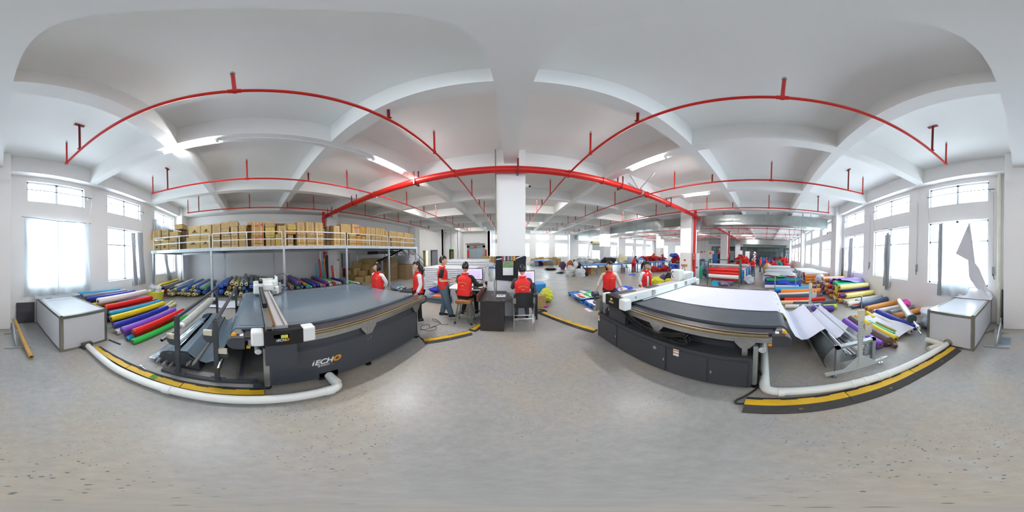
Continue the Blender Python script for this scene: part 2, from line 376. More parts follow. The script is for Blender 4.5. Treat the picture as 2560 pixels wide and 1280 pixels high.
for (x, y, r, lab) in ((-8.86, 4.14, .09, 'thick red vertical riser pipe against the left wall pillar'), (8.86, 4.12, .085, 'thick red vertical riser pipe on the pillar behind the machine'), (17.9, 4.1, .09, 'thick red vertical riser pipe on the pillar beyond the green rack')):
    t = thing('riser_pipe', lab, 'pipe', (x, y, 0))
    obj('pipe_run', MB().cyl((x, y, 0), (x, y, 4.42), r, 20), M_red, t, True)
    obj('pipe_collar', MB().cyl((x, y, 1.35), (x, y, 1.43), r * 1.25, 20).cyl((x, y, PZ - .16), (x, y, PZ - .1), r * 1.3, 20), M_red, t, True)
    q = MB()
    for j in range(5): q.box(x - .012 - (r if x > 0 else -r) * 1.02, x + .012 - (r if x > 0 else -r) * 1.02, y - .02, y + .015, 1.75 - j * .1, 1.81 - j * .1)
    obj('stencilled_marks', q, M_whitepl, t)
    if x > 0:
        obj('valve', MB().cyl((x, y, .95), (x + .16, y - .12, .95), .03, 10).cyl((x + .14, y - .14, .9), (x + .14, y - .14, 1.0), .05, 12), M_red, t, True)
# ================================================================ CEILING LAMPS
def tube_lamp(a, b, label, lit=True, z=4.345):
    a = Vector(a).to_3d(); b = Vector(b).to_3d(); a.z = b.z = z; d = (b - a).normalized(); s_ = d.cross(Vector((0, 0, 1)))
    t = thing('tube_lamp', label, 'ceiling lamp', (a + b) / 2, 'fluorescent tube lamps under the beams')
    obj('lamp_housing', MB().bar(a, b, .07, .03), M_whitepl, t)
    q = MB()
    for sg in (-1, 1):
        q.cyl(a + d * .05 + s_ * sg * .028 - Vector((0, 0, .032)), b - d * .05 + s_ * sg * .028 - Vector((0, 0, .032)), .014, 10)
    obj('lamp_tube', q, M_tube if lit else M_whitepl, t, True)
    obj('lamp_socket', MB().bar(a - Vector((0, 0, .03)), a + d * .05 - Vector((0, 0, .03)), .085, .035).bar(b - d * .05 - Vector((0, 0, .03)), b - Vector((0, 0, .03)), .085, .035), M_whitepl, t)
    if lit:
        L = bpy.data.lights.new('tube_light', 'AREA'); L.shape = 'RECTANGLE'; L.size = (b - a).length; L.size_y = .06; L.energy = 22; L.color = (1, .99, .97)
        o = bpy.data.objects.new('tube_light', L); C.objects.link(o); o.parent = t; o.location = (0, 0, -.06)
        o.rotation_euler = (0, 0, math.atan2(d.y, d.x))
tube_lamp((-2.83, -1.72), (-2.83, -.55), 'lit tube lamp at the beam crossing over the left machine')
tube_lamp((-2.83, 2.63), (-2.83, 3.8), 'lit tube lamp under the rib just before the red main pipe')
tube_lamp((-3.9, 4.67), (-2.72, 4.67), 'lit tube lamp under the cross beam behind the red main pipe')
tube_lamp((3.07, 3.4), (3.07, 2.2), 'lit tube lamp over the white-topped machine')
tube_lamp((6.1, 3.4), (6.1, 2.25), 'lit tube lamp one bay right of the white-topped machine')
tube_lamp((21.17, 3.2), (21.17, 1.8), 'far lit tube lamp, the nearer of the pair towards the glass partition')
tube_lamp((24.19, 3.0), (24.19, 1.6), 'far lit tube lamp, the one closer to the glass partition')
for i, (x, y) in enumerate(((-10.2, 15.2), (-4.6, 17.4), (-4.6, 8.3), (1.5, 8.3), (7.5, 8.3), (1.5, 14.4), (10.6, 14.4), (16.6, 14.4), (13.6, 8.3), (19.6, 8.3), (22.6, 14.4), (4.6, 20.4), (13.6, 20.4))):  # extra lamps added to brighten the far hall, tucked above the ribs
    tube_lamp((x - .6, y), (x + .6, y), 'added fill tube lamp up behind a cross rib, %s outward from the lift bay' % ORD[i], z=4.88)
t = obj('cable_conduit', MB().cyl((-2.85, -.55, 4.355), (-2.85, 2.6, 4.355), .012, 8), M_whitepl, label='thin pale conduit joining two tube lamps under a rib', cat='conduit')
# ================================================================ CUTTING MACHINES
M_belt = mat('slate_vinyl', '6c7c8a', .16, coat=.35)
M_felt = mat('grey_felt_belt', '4d545c', .55, noise_amt=.12, noise_scale=5)
M_gap = mat('dark_gap', '17191c', .5)
M_plum = mat('anodised_grey_plate', '4b484e', .35, .3)
M_rack = mat('brassy_gear_rack', '8f7f5c', .45, .5, noise_amt=.2, noise_scale=60)
M_orange = mat('logo_orange', 'e39a1d', .4)
M_lilac = mat('grey_lilac_plate', 'b7b4b8', .4)
M_fabw = mat('white_fabric', 'e3e6f3', .75, noise_amt=.02, noise_scale=3)
M_label = mat('label_yellow', 'd9dc4a', .5)
M_lred = mat('label_orange', 'cf5a28', .5)
def tile(mb, x, y, z, sx, w_, h_, th=.003):
    """flat sticker on a vertical face looking along +-x"""
    mb.box(x, x + sx * th, y - w_ / 2, y + w_ / 2, z - h_ / 2, z + h_ / 2)
def logo(par, x, y, z, sx, size, cjk=True):
    """white letters, orange dot and orange O, on a face that looks along sx"""
    yd = (0, 1, 0) if sx > 0 else (0, -1, 0); s_ = 1 if sx > 0 else -1
    q = MB(); sh = .28
    text_mb(q, 'ECH', size, (x, y + s_ * size * .34, z), yd, (0, 0, 1), (sx, 0, 0), .004, sh, bold=.035)
    # small i, its stem
    q.add([(x + sx * .004, y + s_ * size * a, z + size * b) for a, b in ((.08, 0), (.24, 0), (.37, .5), (.21, .5))], [(0, 1, 2, 3)])
    if cjk: text_mb(q, '爱科科技', size * .34, (x, y + s_ * size * .62, z - size * .38), yd, (0, 0, 1), (sx, 0, 0), .004, .2, bold=.01)
    obj('logo_lettering', q, M_whitepl, par, fix=False)
    o = MB()
    o.add([(x + sx * .004, y + s_ * size * a, z + size * b) for a, b in ((.22, .58), (.38, .58), (.42, .73), (.26, .73))], [(0, 1, 2, 3)])
    n = 28; cy_, cz_ = y + s_ * size * 2.82, z + size * .37; vs = []; fs = []
    for i in range(n):
        a = 2 * PI * i / n
        for r_, k_ in ((.46, .42), (.22, .19)):
            u = math.cos(a) * size * r_; v = math.sin(a) * size * k_; vs.append((x + sx * .005, cy_ + s_ * (u + v * sh), cz_ + v))
    for i in range(n): j = (i + 1) % n; fs.append((2 * i, 2 * j, 2 * j + 1, 2 * i + 1))
    o.add(vs, fs); obj('logo_orange_marks', o, M_orange, par, fix=False)
def foot(par, x, y):
    obj('levelling_foot', MB().cyl((x, y, 0), (x, y, .022), .045, 16).cyl((x, y, .02), (x, y, .08), .014, 8), M_black, par, True)

# ---- left machine (long skirt, sheet of slate vinyl on the belt)
t = thing('cutting_machine', 'long charcoal flatbed cutting machine covered with glossy slate-grey vinyl', 'machine', (-2.9, 1.3, 0))
xn, xf = -1.70, -4.12
q = MB().box(xn - .02, xn, .13, 2.64, .07, .62); q.add([(xn, .13, .62), (xn, 2.64, .62), (xn - .05, 2.64, .655), (xn - .05, .13, .655)], [(0, 1, 2, 3)])
q.box(xn - .06, xn - .04, .13, 2.64, .64, .78); q.box(xf, xf + .02, .13, 2.64, .07, .78)
q.box(xf, xn - .02, .13, .15, .3, .78); q.box(xf, xn - .02, 2.62, 2.64, .07, .78)
obj('skirt_panel', q, M_dark, t)
for y in (.1, 1.42, 2.63):
    for x in (xn - .035, xf + .04):
        if y == 1.42: obj('frame_post', MB().box(x - .03, x + .0, y - .035, y + .035, .08, .72), M_dark, t)
        else: obj('frame_post', MB().box(x - .035, x + .035, y - .03, y + .03, .05, .72).box(x + .03, x + .037, y - .012, y + .012, .05, .7), M_alu, t)
        foot(t, x, y)
for y in (1.42, 2.6):
    q = MB().prism([(y - .13, .765), (y + .13, .765), (y + .13, .74), (y + .045, .625), (y - .045, .625), (y - .13, .74)], 'x', xn + .004, xn + .014)
    q.box(xn + .014, xn + .02, y - .03, y - .018, .63, .75).box(xn + .014, xn + .02, y + .018, y + .03, .63, .75)
    obj('rail_bracket', q, M_alu, t)
q = MB()
for (y, z) in ((1.4, .55), (1.45, .56), (1.4, .52), (1.45, .53), (1.38, .11), (1.44, .12), (.22, .1), (.85, .3), (2.58, .5), (2.58, .53), (2.58, .47)): q.cyl((xn, y, z), (xn + .006, y, z), .008, 8)
obj('screw_heads', q, M_chrome, t)
q = MB().box(xn - .05, xn + .012, -.08, 2.95, .765, .83).box(xn - .03, xn + .016, -.08, 2.95, .772, .778).box(xn - .03, xn + .016, -.08, 2.95, .80, .806).box(xn - .03, xn + .022, -.08, 2.95, .826, .838)
q.box(xf, xf + .06, -.08, 2.95, .765, .83)
obj('side_rail', q, M_alu, t)
obj('gear_rack', MB().box(xn - .02, xn + .006, -.02, 2.93, .839, .858), M_rack, t)
obj('linear_rail', MB().box(xn - .05, xn - .03, -.02, 2.93, .86, .875), M_chrome, t)
q = MB().box(xn - .2, xn - .04, -.12, 2.95, .83, .872).box(xf - .02, xf + .12, -.12, 2.95, .83, .9)
obj('side_plate', q, M_plum, t, bevel=.006)
obj('belt_gap', MB().box(-1.935, -1.9, -.2, 2.85, .8, .876), M_gap, t)
q = MB()
prof = [(-.24, .875)] + [(-.2 + .095 * math.cos(a), .805 + .095 * math.sin(a)) for a in [PI / 2 + i * PI / 10 for i in range(11)]]
prof = [(-.2 - .1 * math.sin(a), .805 + .1 * math.cos(a)) for a in [i * PI / 12 for i in range(13)]] + [(2.78, .705)] + [(2.78 + .1 * math.sin(a), .805 - .1 * math.cos(a)) for a in [i * PI / 12 for i in range(1, 13)]]
q.prism(prof, 'x', -4.0, -1.935)
obj('conveyor_belt', q, M_belt, t, True)
q = MB().grid(lambda u, v: (-3.93 + u * 1.93, -.2 + v * 3.0, .9085 + .002 * math.sin(u * 9 + v * 3)), 20, 20)
obj('vinyl_sheet', q, M_belt, t, True)
obj('roller', MB().cyl((-4.05, -.2, .8), (-1.8, -.2, .8), .085, 24), M_alu, t, True)
for sy, y0, y1 in ((-1, -.12, -.32), (1, 2.9, 3.08)):
    for xx, s in ((xn, 0), (xf, 1)):
        pr = [(y0, .70)] + [((y0 + y1) / 2 + sy * abs(y1 - y0) / 2 * math.sin(a) * .95, .785 - .085 * math.cos(a)) for a in [i * PI / 10 for i in range(11)]] + [(y0, .87)]
        c = obj('end_cap', MB().prism(pr, 'x', xx - .14 if not s else xx - .03, xx - .02 if not s else xx + .1), M_dark, t, bevel=.006)
        if not s and sy < 0:
            obj('stop_button', MB().cyl((xx - .08, -.24, .868), (xx - .08, -.24, .885), .03, 20).cyl((xx - .08, -.24, .885), (xx - .08, -.24, .897), .022, 20), mat('button_yellow', 'e8a717', .4), c, True)
            obj('sticker', MB().box(xx - .12, xx - .06, -.175, -.135, .871, .873), M_whitepl, c)
            obj('cover_clip', MB().box(xx - .02, xx + .012, -.1, -.06, .735, .765), M_yellow, c)
# gantry
g = obj('gantry_beam', MB().box(-4.15, -1.66, .1, .34, .96, 1.04).box(-4.15, -1.6, .17, .34, .9, .96), M_lilac, t, bevel=.008)
obj('beam_channel', MB().box(-3.3, -1.62, .105, .17, 1.04, 1.05).box(-3.3, -1.62, .1, .108, .97, 1.075).box(-3.3, -1.62, .165, .172, .97, 1.06), M_alu, g)
obj('beam_guide', MB().box(-4.1, -1.63, .19, .21, 1.04, 1.052).box(-4.1, -1.63, .29, .3, 1.04, 1.055), M_chrome, g)
obj('rust_strip', MB().box(-4.1, -1.66, .172, .188, 1.041, 1.046), mat('rust_brown', '93683a', .8), g)
c = obj('carriage_cover', MB().box(-1.72, -1.6, .08, .48, .81, 1.0), M_black, t, bevel=.004)
obj('white_end_cover', MB().box(-1.73, -1.595, -.05, .082, .815, 1.0), M_whitepl, c, bevel=.022)
obj('white_end_cover', MB().box(-1.73, -1.595, .478, .62, .815, 1.0), M_whitepl, c, bevel=.022)
obj('carriage_apron', MB().box(-1.7, -1.625, .09, .42, .5, .812), M_dark, c)
obj('warning_sticker', MB().box(-1.6, -1.597, .25, .32, .905, .945), M_label, c)
obj('warning_sticker', MB().box(-1.74, -1.68, .27, .34, 1.0, 1.003), M_label, c)
logo(c, -1.598, .195, .868, 1, .042, False)
hd = obj('cutting_head', MB().box(-4.05, -3.5, -.02, .12, .97, 1.2).box(-4.12, -3.62, .12, .5, 1.04, 1.25).box(-3.62, -3.5, .1, .42, 1.04, 1.2).box(-3.9, -3.62, .38, .56, .93, 1.12), M_white, t, bevel=.03)
obj('head_panel', MB().box(-4.0, -3.7, .5, .55, 1.1, 1.33), M_white, hd, bevel=.025)
obj('head_clamp', MB().box(-3.75, -3.6, .4, .5, .93, 1.0).box(-3.7, -3.6, .36, .42, .91, .95), M_alu, hd)
obj('tool_bracket', MB().box(-3.8, -3.7, .56, .62, .95, 1.18).box(-3.78, -3.72, .6, .68, 1.1, 1.13), M_steel, hd)
obj('head_cable', MB().tube([(-3.85, .45, 1.25), (-3.84, .55, 1.36), (-3.84, .7, 1.38), (-3.84, .82, 1.28), (-3.84, .8, 1.1), (-3.82, .68, 1.0)], .008, 6), M_black, hd, True)
obj('head_cable', MB().tube([(-3.9, .3, 1.25), (-3.88, .5, 1.2), (-3.86, .62, 1.1), (-3.86, .72, 1.05)], .007, 6), M_black, hd, True)
def chain(par, pts, wx, th, mt=M_black, links=True):
    """cable carrier: pts in space, width along x or y"""
    ax = Vector(wx); n = len(pts); vs = []
    P = [Vector(p) for p in pts]
    # resample evenly
    L = [0]
    for a, b in zip(P, P[1:]): L.append(L[-1] + (b - a).length)
    step = .03; N = int(L[-1] / step); R = []
    for i in range(N + 1):
        d = i * L[-1] / N; k = max(j for j in range(len(L)) if L[j] <= d + 1e-9); k = min(k, len(P) - 2)
        R.append(P[k].lerp(P[k + 1], (d - L[k]) / max(L[k + 1] - L[k], 1e-6)))
    q = MB(); gl = MB()
    for i, (a, b) in enumerate(zip(R, R[1:])):
        d = (b - a).normalized(); nn = ax.normalized().cross(d)
        q.bar(a, a + d * step * .82, ax.length, th, nn)
        gl.bar(a + d * .006 + nn * (th / 2), a + d * .014 + nn * (th / 2), ax.length * .5, .004, nn)
        gl.bar(a + d * .006 - nn * (th / 2), a + d * .014 - nn * (th / 2), ax.length * .5, .004, nn)
    o = obj('cable_chain', q, mt, par); obj('link_windows', gl, M_steel, o); return o
chain(t, [(-2.3, .14, 1.09), (-3.3, .14, 1.09), (-3.62, .14, 1.13), (-3.72, .14, 1.2), (-3.66, .14, 1.27), (-3.5, .14, 1.28), (-3.4, .14, 1.25)], (0, .075, 0), .05)
logo(t, -1.698, .585, .345, 1, .118)
# small roll held under the bed end
obj('under_roll', MB().cyl((-3.9, .02, .62), (-1.78, .02, .62), .04, 14), M_whitepl, t, True)

# ---- right machine (cabinets along its side)
t = thing('cutting_machine', 'long charcoal flatbed cutting machine with side cabinets and white fabric on its belt', 'machine', (2.9, 1.3, 0))
xn = 1.66; xf = 4.2
cab = MB().box(xn, 1.98, .1, 2.72, .03, .555).box(1.9, 1.95, .1, 2.64, .55, .8).box(xf - .02, xf, .1, 2.7, .07, .8).box(1.95, xf, .1, .12, .3, .8).box(1.95, xf, 2.68, 2.7, .07, .8)
obj('cabinet_body', cab, M_dark2, t, bevel=.008)
for y0, y1 in ((2.1, 2.70), (1.12, 2.08), (.58, 1.09), (.14, .565)):
    d = obj('cabinet_door', MB().box(xn - .012, xn, y0 + .004, y1 - .004, .04, .5), M_dark2, t, bevel=.003)
    hy = {2.1: 2.045 + .08, 1.12: 1.118 + .03, .58: .61, .14: .534}[y0]
    if y0 != .58: obj('door_handle', MB().box(xn - .022, xn - .01, hy - .012, hy + .012, .245, .3), M_chrome, d, bevel=.006)
obj('fan_vent', MB().cyl((xn - .02, 1.296, .422), (xn - .01, 1.296, .422), .028, 24), M_alu, t, True)
for y, z, w_, h_ in ((.972, .46, .075, .11), (2.66, .46, .05, .12)):
    s_ = obj('warning_sticker', MB().box(xn - .017, xn - .012, y - w_ / 2, y + w_ / 2, z - h_ / 2, z + h_ / 2), M_whitepl, t)
    obj('sticker_bands', MB().box(xn - .02, xn - .016, y - w_ / 2, y + w_ / 2, z + h_ * .3, z + h_ * .42).box(xn - .02, xn - .016, y - w_ / 2, y + w_ / 2, z - h_ * .12, z), M_lred, s_)
    obj('sticker_triangle', MB().prism([(y + w_ * .1, z + .01), (y + w_ * .4, z + .01), (y + w_ * .25, z + .03)], 'x', xn - .02, xn - .016), M_label, s_)
q = MB().box(1.73, 1.79, -.1, 2.86, .765, .83).box(1.722, 1.76, -.1, 2.86, .772, .778).box(1.722, 1.76, -.1, 2.86, .8, .806).box(1.715, 1.76, -.1, 2.86, .826, .84).box(xf - .05, xf + .01, -.1, 2.86, .765, .83)
obj('side_rail', q, M_alu, t)
obj('gear_rack', MB().box(1.725, 1.765, -.06, 2.84, .841, .862), M_rack, t)
obj('linear_rail', MB().box(1.775, 1.79, -.06, 2.84, .86, .875), M_chrome, t)
obj('side_plate', MB().box(1.78, 1.9, -.12, 2.86, .83, .874).box(xf - .12, xf + .05, -.12, 2.86, .83, .9), M_plum, t, bevel=.006)
obj('belt_gap', MB().box(1.9, 1.94, -.2, 2.86, .8, .872), M_gap, t)
for y in (.19, 1.35, 2.6):
    q = MB().prism([(y - .11, .765), (y + .11, .765), (y + .11, .745), (y + .045, .67), (y - .045, .67), (y - .11, .745)], 'x', 1.735, 1.745).box(1.73, 1.8, y - .03, y + .03, .56, .765)
    obj('rail_bracket', q, M_alu, t)
for y in (.07, 2.74):
    for x in (1.74, xf - .05):
        obj('frame_post', MB().box(x - .03, x + .03, y - .025, y + .025, .05, .72), M_steel, t); foot(t, x, y)
prof2 = [(-.2 - .1 * math.sin(a), .805 + .1 * math.cos(a)) for a in [i * PI / 12 for i in range(13)]] + [(2.78, .705)] + [(2.78 + .1 * math.sin(a), .805 - .1 * math.cos(a)) for a in [i * PI / 12 for i in range(1, 13)]]
obj('conveyor_belt', MB().prism(prof2, 'x', 1.945, 4.06), M_felt, t, True)
obj('roller', MB().cyl((1.85, -.2, .8), (4.15, -.2, .8), .085, 24), M_alu, t, True)
for sy, y0, y1 in ((-1, -.1, -.32), (1, 2.82, 3.0)):
    for s in (0, 1):
        xa, xb = (1.72, 1.86) if not s else (4.08, 4.22)
        pr = [(y0, .70)] + [((y0 + y1) / 2 + sy * abs(y1 - y0) / 2 * math.sin(a) * .95, .785 - .085 * math.cos(a)) for a in [i * PI / 10 for i in range(11)]] + [(y0, .87)]
        c = obj('end_cap', MB().prism(pr, 'x', xa, xb), M_dark2, t, bevel=.006)
        if not s and sy < 0:
            obj('stop_button', MB().cyl((1.8, -.24, .868), (1.8, -.24, .884), .03, 20).cyl((1.8, -.24, .884), (1.8, -.24, .897), .022, 20), MATS['button_yellow'], c, True)
            obj('sticker', MB().box(1.78, 1.84, -.18, -.135, .871, .873), M_whitepl, c)
            obj('cover_clip', MB().box(1.708, 1.73, -.1, -.06, .735, .765), M_orange, c)
g = obj('gantry_beam', MB().box(1.7, 4.45, 2.06, 2.44, .955, 1.03), M_lilac, t, bevel=.01)
obj('beam_strip', MB().box(1.75, 2.25, 2.26, 2.42, 1.03, 1.036).box(2.6, 3.0, 2.26, 2.4, 1.03, 1.036).box(2.9, 4.2, 2.08, 2.13, 1.03, 1.037), M_plum, g)
pn = obj('beam_panel', MB().box(1.68, 4.5, 2.0, 2.06, .925, 1.085), M_white, g, bevel=.02)
obj('panel_lip', MB().box(2.15, 4.1, 1.97, 2.0, .915, .925), M_white, pn)
for x in (2.42, 3.25, 3.75): obj('panel_bracket', MB().box(x, x + .03, 1.985, 2.0, .95, 1.06).box(x, x + .09, 1.985, 2.0, 1.05, 1.06).box(x + .05, x + .11, 1.99, 2.0, .96, 1.04), M_alu, pn)
obj('panel_hole', MB().cyl((1.98, 1.995, 1.0), (1.98, 2.0, 1.0), .018, 20), M_alu, pn)
c = obj('carriage_cover', MB().box(1.6, 1.74, 2.0, 2.37, .86, 1.05), M_black, t, bevel=.004)
obj('white_end_cover', MB().box(1.595, 1.74, 2.37, 2.47, .865, 1.05), M_whitepl, c, bevel=.018)
obj('white_end_cover', MB().box(1.595, 1.74, 1.84, 2.0, .865, 1.05), M_whitepl, c, bevel=.025)
obj('carriage_apron', MB().box(1.7, 1.78, 1.95, 2.4, .56, .87), M_dark2, c)
obj('warning_sticker', MB().box(1.597, 1.6, 2.17, 2.22, .975, 1.01), M_label, c)
logo(c, 1.598, 2.26, .925, -1, .042, False)
hd = obj('cutting_head', MB().box(3.83, 4.05, 2.2, 2.5, 1.02, 1.34).box(4.02, 4.5, 2.1, 2.42, 1.03, 1.25), M_white, t, bevel=.03)
obj('head_panel', MB().box(4.0, 4.36, 2.085, 2.1, 1.05, 1.23), mat('pale_grey_panel', 'c9cbce', .4), hd, bevel=.01)
obj('head_cable', MB().tube([(4.15, 2.3, 1.25), (4.15, 2.3, 1.35), (4.2, 2.3, 1.42), (4.28, 2.3, 1.38), (4.3, 2.3, 1.26)], .008, 6).tube([(3.84, 2.4, 1.1), (3.76, 2.4, 1.15), (3.72, 2.4, 1.25), (3.78, 2.4, 1.3), (3.85, 2.4, 1.25)], .008, 6), M_black, hd, True)
hs = obj('chain_socket', MB().box(4.5, 4.6, 2.1, 2.4, .96, 1.2), M_dark, t)
obj('far_end_cover', MB().box(4.42, 4.62, 1.95, 2.35, .86, 1.03), M_whitepl, t, bevel=.02)
_ch = [(1.72, y * .96, 1.8 - .96 * (1.8 - z)) for _, y, z in [(1.81, 2.1, .79), (1.81, 2.0, .74), (1.81, 1.85, .66), (1.81, 1.6, .6), (1.81, 1.3, .605), (1.81, 1.1, .65), (1.81, 1.0, .685), (1.81, .93, .69), (1.81, .885, .66), (1.81, .875, .61), (1.81, .9, .575), (1.81, .96, .57), (1.81, 1.15, .575), (1.81, 1.55, .58)]]
chain(t, _ch, (.11, 0, 0), .035)
obj('side_motor', MB().cyl((1.72, 2.78, .72), (1.72, 2.95, .72), .05, 16).box(1.66, 1.76, 2.66, 2.8, .62, .84).cyl((1.68, 2.85, .56), (1.68, 2.85, .66), .04, 14), M_alu, t, True)
obj('motor_gear', MB().cyl((1.6, 2.84, .93), (1.72, 2.84, .93), .06, 20).cyl((1.64, 2.8, .86), (1.7, 2.8, .86), .045, 16), M_dark, t, True)
obj('under_roll', MB().cyl((1.84, .0, .6), (3.9, .0, .6), .035, 14).ring((1.82, 0, .6), (1.86, 0, .6), .045, .03), M_whitepl, t, True)
obj('switch_box', MB().box(1.86, 1.95, .07, .1, .25, .42), M_black, t)
# white fabric lying on the right belt, hanging to the feeder behind it
def fabfn(u, v):
    # v runs along the length: from under the gantry, off the belt end, down in a belly and up over the feeder roller
    path = [(2.0, .912), (1.0, .9125), (0.0, .9125), (-.2, .912), (-.3, .87), (-.36, .76), (-.42, .6), (-.5, .44), (-.6, .36), (-.7, .37), (-.8, .44), (-.9, .52), (-.98, .56), (-1.03, .5), (-1.1, .38), (-1.18, .33), (-1.26, .36), (-1.34, .45), (-1.4, .54)]
    f = v * (len(path) - 1); i = min(int(f), len(path) - 2); r = f - i
    y, z = [a + (b - a) * r for a, b in zip(path[i], path[i + 1])]
    x = 2.1 + (4.02 - 2.1) * u
    if y > -.2: x = 2.5 * (1 - u) + 4.02 * u
    else: x = (2.5 - .06 * min(1, (-.2 - y))) * (1 - u) + 4.02 * u - .1 * min(1, (-.2 - y) / 1.2) * u
    z += .006 * math.sin(x * 17 + y * 5) * (1 if y < -.25 else .1)
    return (x, y, z)
q = MB().grid(fabfn, 24, 54, .002)
obj('white_fabric', q, M_fabw, smooth=True, loc=(3.1, .9, .91), label='white fabric web spread on the right machine and sagging to its feeder', cat='fabric')
# ================================================================ FEEDERS
t = thing('roll_feeder', 'charcoal feeder frame with steel tubes and cradle in front of the left machine', 'roll stand', (-2.9, -.6, 0))
fr = MB()
obj('floor_rail', MB().box(-1.88, -1.82, -1.2, .0, .0, .045).box(-1.8, -1.7, -.05, .12, 0, .04), M_dark, t)
obj('floor_rail', MB().box(-4.13, -4.07, -1.2, .0, .0, .045), M_dark, t)
obj('cross_rail', MB().box(-4.1, -1.85, -.22, -.17, .03, .07), M_dark, t)
for (y, ) in ((-.96,), (-.46,)):
    for x in (-1.85, -4.1):
        p = obj('upright_post', MB().box(x - .025, x + .025, y - .028, y + .028, .04, 1.04), M_dark, t)
        obj('base_plate', MB().box(x - .05, x + .05, y - .09, y + .09, .045, .055), M_dark, p)
    obj('top_bar', MB().box(-4.1, -1.85, y - .02, y + .02, 1.0, 1.04), M_dark, t)
def ubr(x, y, z, flip=1):
    b = obj('bearing_bracket', MB().prism([(y - .14 * flip, z + .02), (y, z + .02), (y, z - .1), (y - .09 * flip, z - .1), (y - .14 * flip, z - .05)], 'x', x - .035, x - .025), M_dark, t)
    obj('bearing_block', MB().box(x - .04, x - .0, y - .13 * flip, y - .02 * flip, z + .01, z + .09), mat('cream_plastic', 'd9d2bd', .5), b, bevel=.008)
for x in (-1.83, -4.05): ubr(x, -.98, .66); ubr(x, -.48, .8); ubr(x, -.46, .53, -1)
obj('steel_tube', MB().ring((-1.68, -1.085, .71), (-4.2, -1.085, .71), .025, .02, 20), M_chrome, t, True)
obj('steel_tube', MB().ring((-1.68, -.40, .4), (-1.95, -.38, .5), .022, .017, 16).ring((-1.95, -.38, .5), (-4.2, -.33, .56), .022, .017, 16), M_chrome, t, True)
c = MB()
for x in (-2.02, -4.0):
    pr = [(-1.36, .06), (-.74, .06), (-.74, .26)] + [(-1.07 + .27 * math.cos(a), .2 + .14 * math.sin(a)) for a in [i * PI / 12 for i in range(13)]] + [(-1.36, .16)]
    obj('cradle_end_plate', MB().prism(pr, 'x', x - .006, x + .006), M_dark, t)
for i, (y, z) in enumerate(((-1.32, .12), (-1.22, .1), (-1.12, .09), (-1.02, .1), (-.86, .2), (-.78, .23))):
    obj('cradle_roller', MB().cyl((-1.93, y, z), (-4.0, y, z), .026, 14).cyl((-1.88, y, z), (-1.93, y, z), .012, 8), M_alu, t, True)
obj('cradle_tray', MB().box(-4.0, -2.0, -1.42, -.72, .03, .045), M_dark, t)
def spiral(mb, x0, x1, y, z, r, n=26):
    return mb.cyl((x0, y, z), (x1, y, z), r, n)
t2 = obj('vinyl_roll', MB().cyl((-2.1, -1.0, .24), (-3.95, -1.0, .24), .1, 28), M_belt, smooth=True, loc=(-3, -1.0, .24), label='slate-grey vinyl roll lying in the feeder cradle of the left machine', cat='fabric roll')
def webfn(u, v):
    path = [(-1.04, .34), (-.92, .36), (-.86, .28), (-.78, .2), (-.66, .17), (-.54, .24), (-.46, .36), (-.4, .52), (-.34, .68), (-.31, .78), (-.3, .83)]
    f = v * (len(path) - 1); i = min(int(f), len(path) - 2); r = f - i
    y, z = [a + (b - a) * r for a, b in zip(path[i], path[i + 1])]
    return (-2.05 - 1.9 * u - .02 * math.sin(z * 9), y, z + .01 * math.sin(u * 8))
obj('vinyl_web', MB().grid(webfn, 16, 40, .002), M_belt, smooth=True, loc=(-3, -.6, .3), label='slate-grey vinyl web sagging from the cradle up to the left machine', cat='vinyl sheet')
def flapfn(u, v):
    return (-2.0 - 2.0 * u, -1.12 - .42 * v, .3 - .26 * v + .03 * math.sin(v * 7 + u * 3))
obj('vinyl_flap', MB().grid(flapfn, 12, 12, .002), M_belt, smooth=True, loc=(-3, -1.3, .1), label='loose grey vinyl flap hanging off the front of the feeder cradle', cat='vinyl sheet')
t3 = obj('film_roll', MB().cyl((-2.28, -1.085, .71), (-3.9, -1.085, .71), .062, 20, .085), mat('creased_film', 'bfc2bd', .35, .1, noise_amt=.25, noise_scale=22, bump=.6, bump_scale=40), smooth=True, loc=(-3, -1.085, .71), label='roll of creased clear film hung on the upper steel tube', cat='fabric roll')
obj('roll_core', MB().cyl((-2.2, -1.085, .71), (-2.29, -1.085, .71), .05, 20), M_whitepl, t3, True)

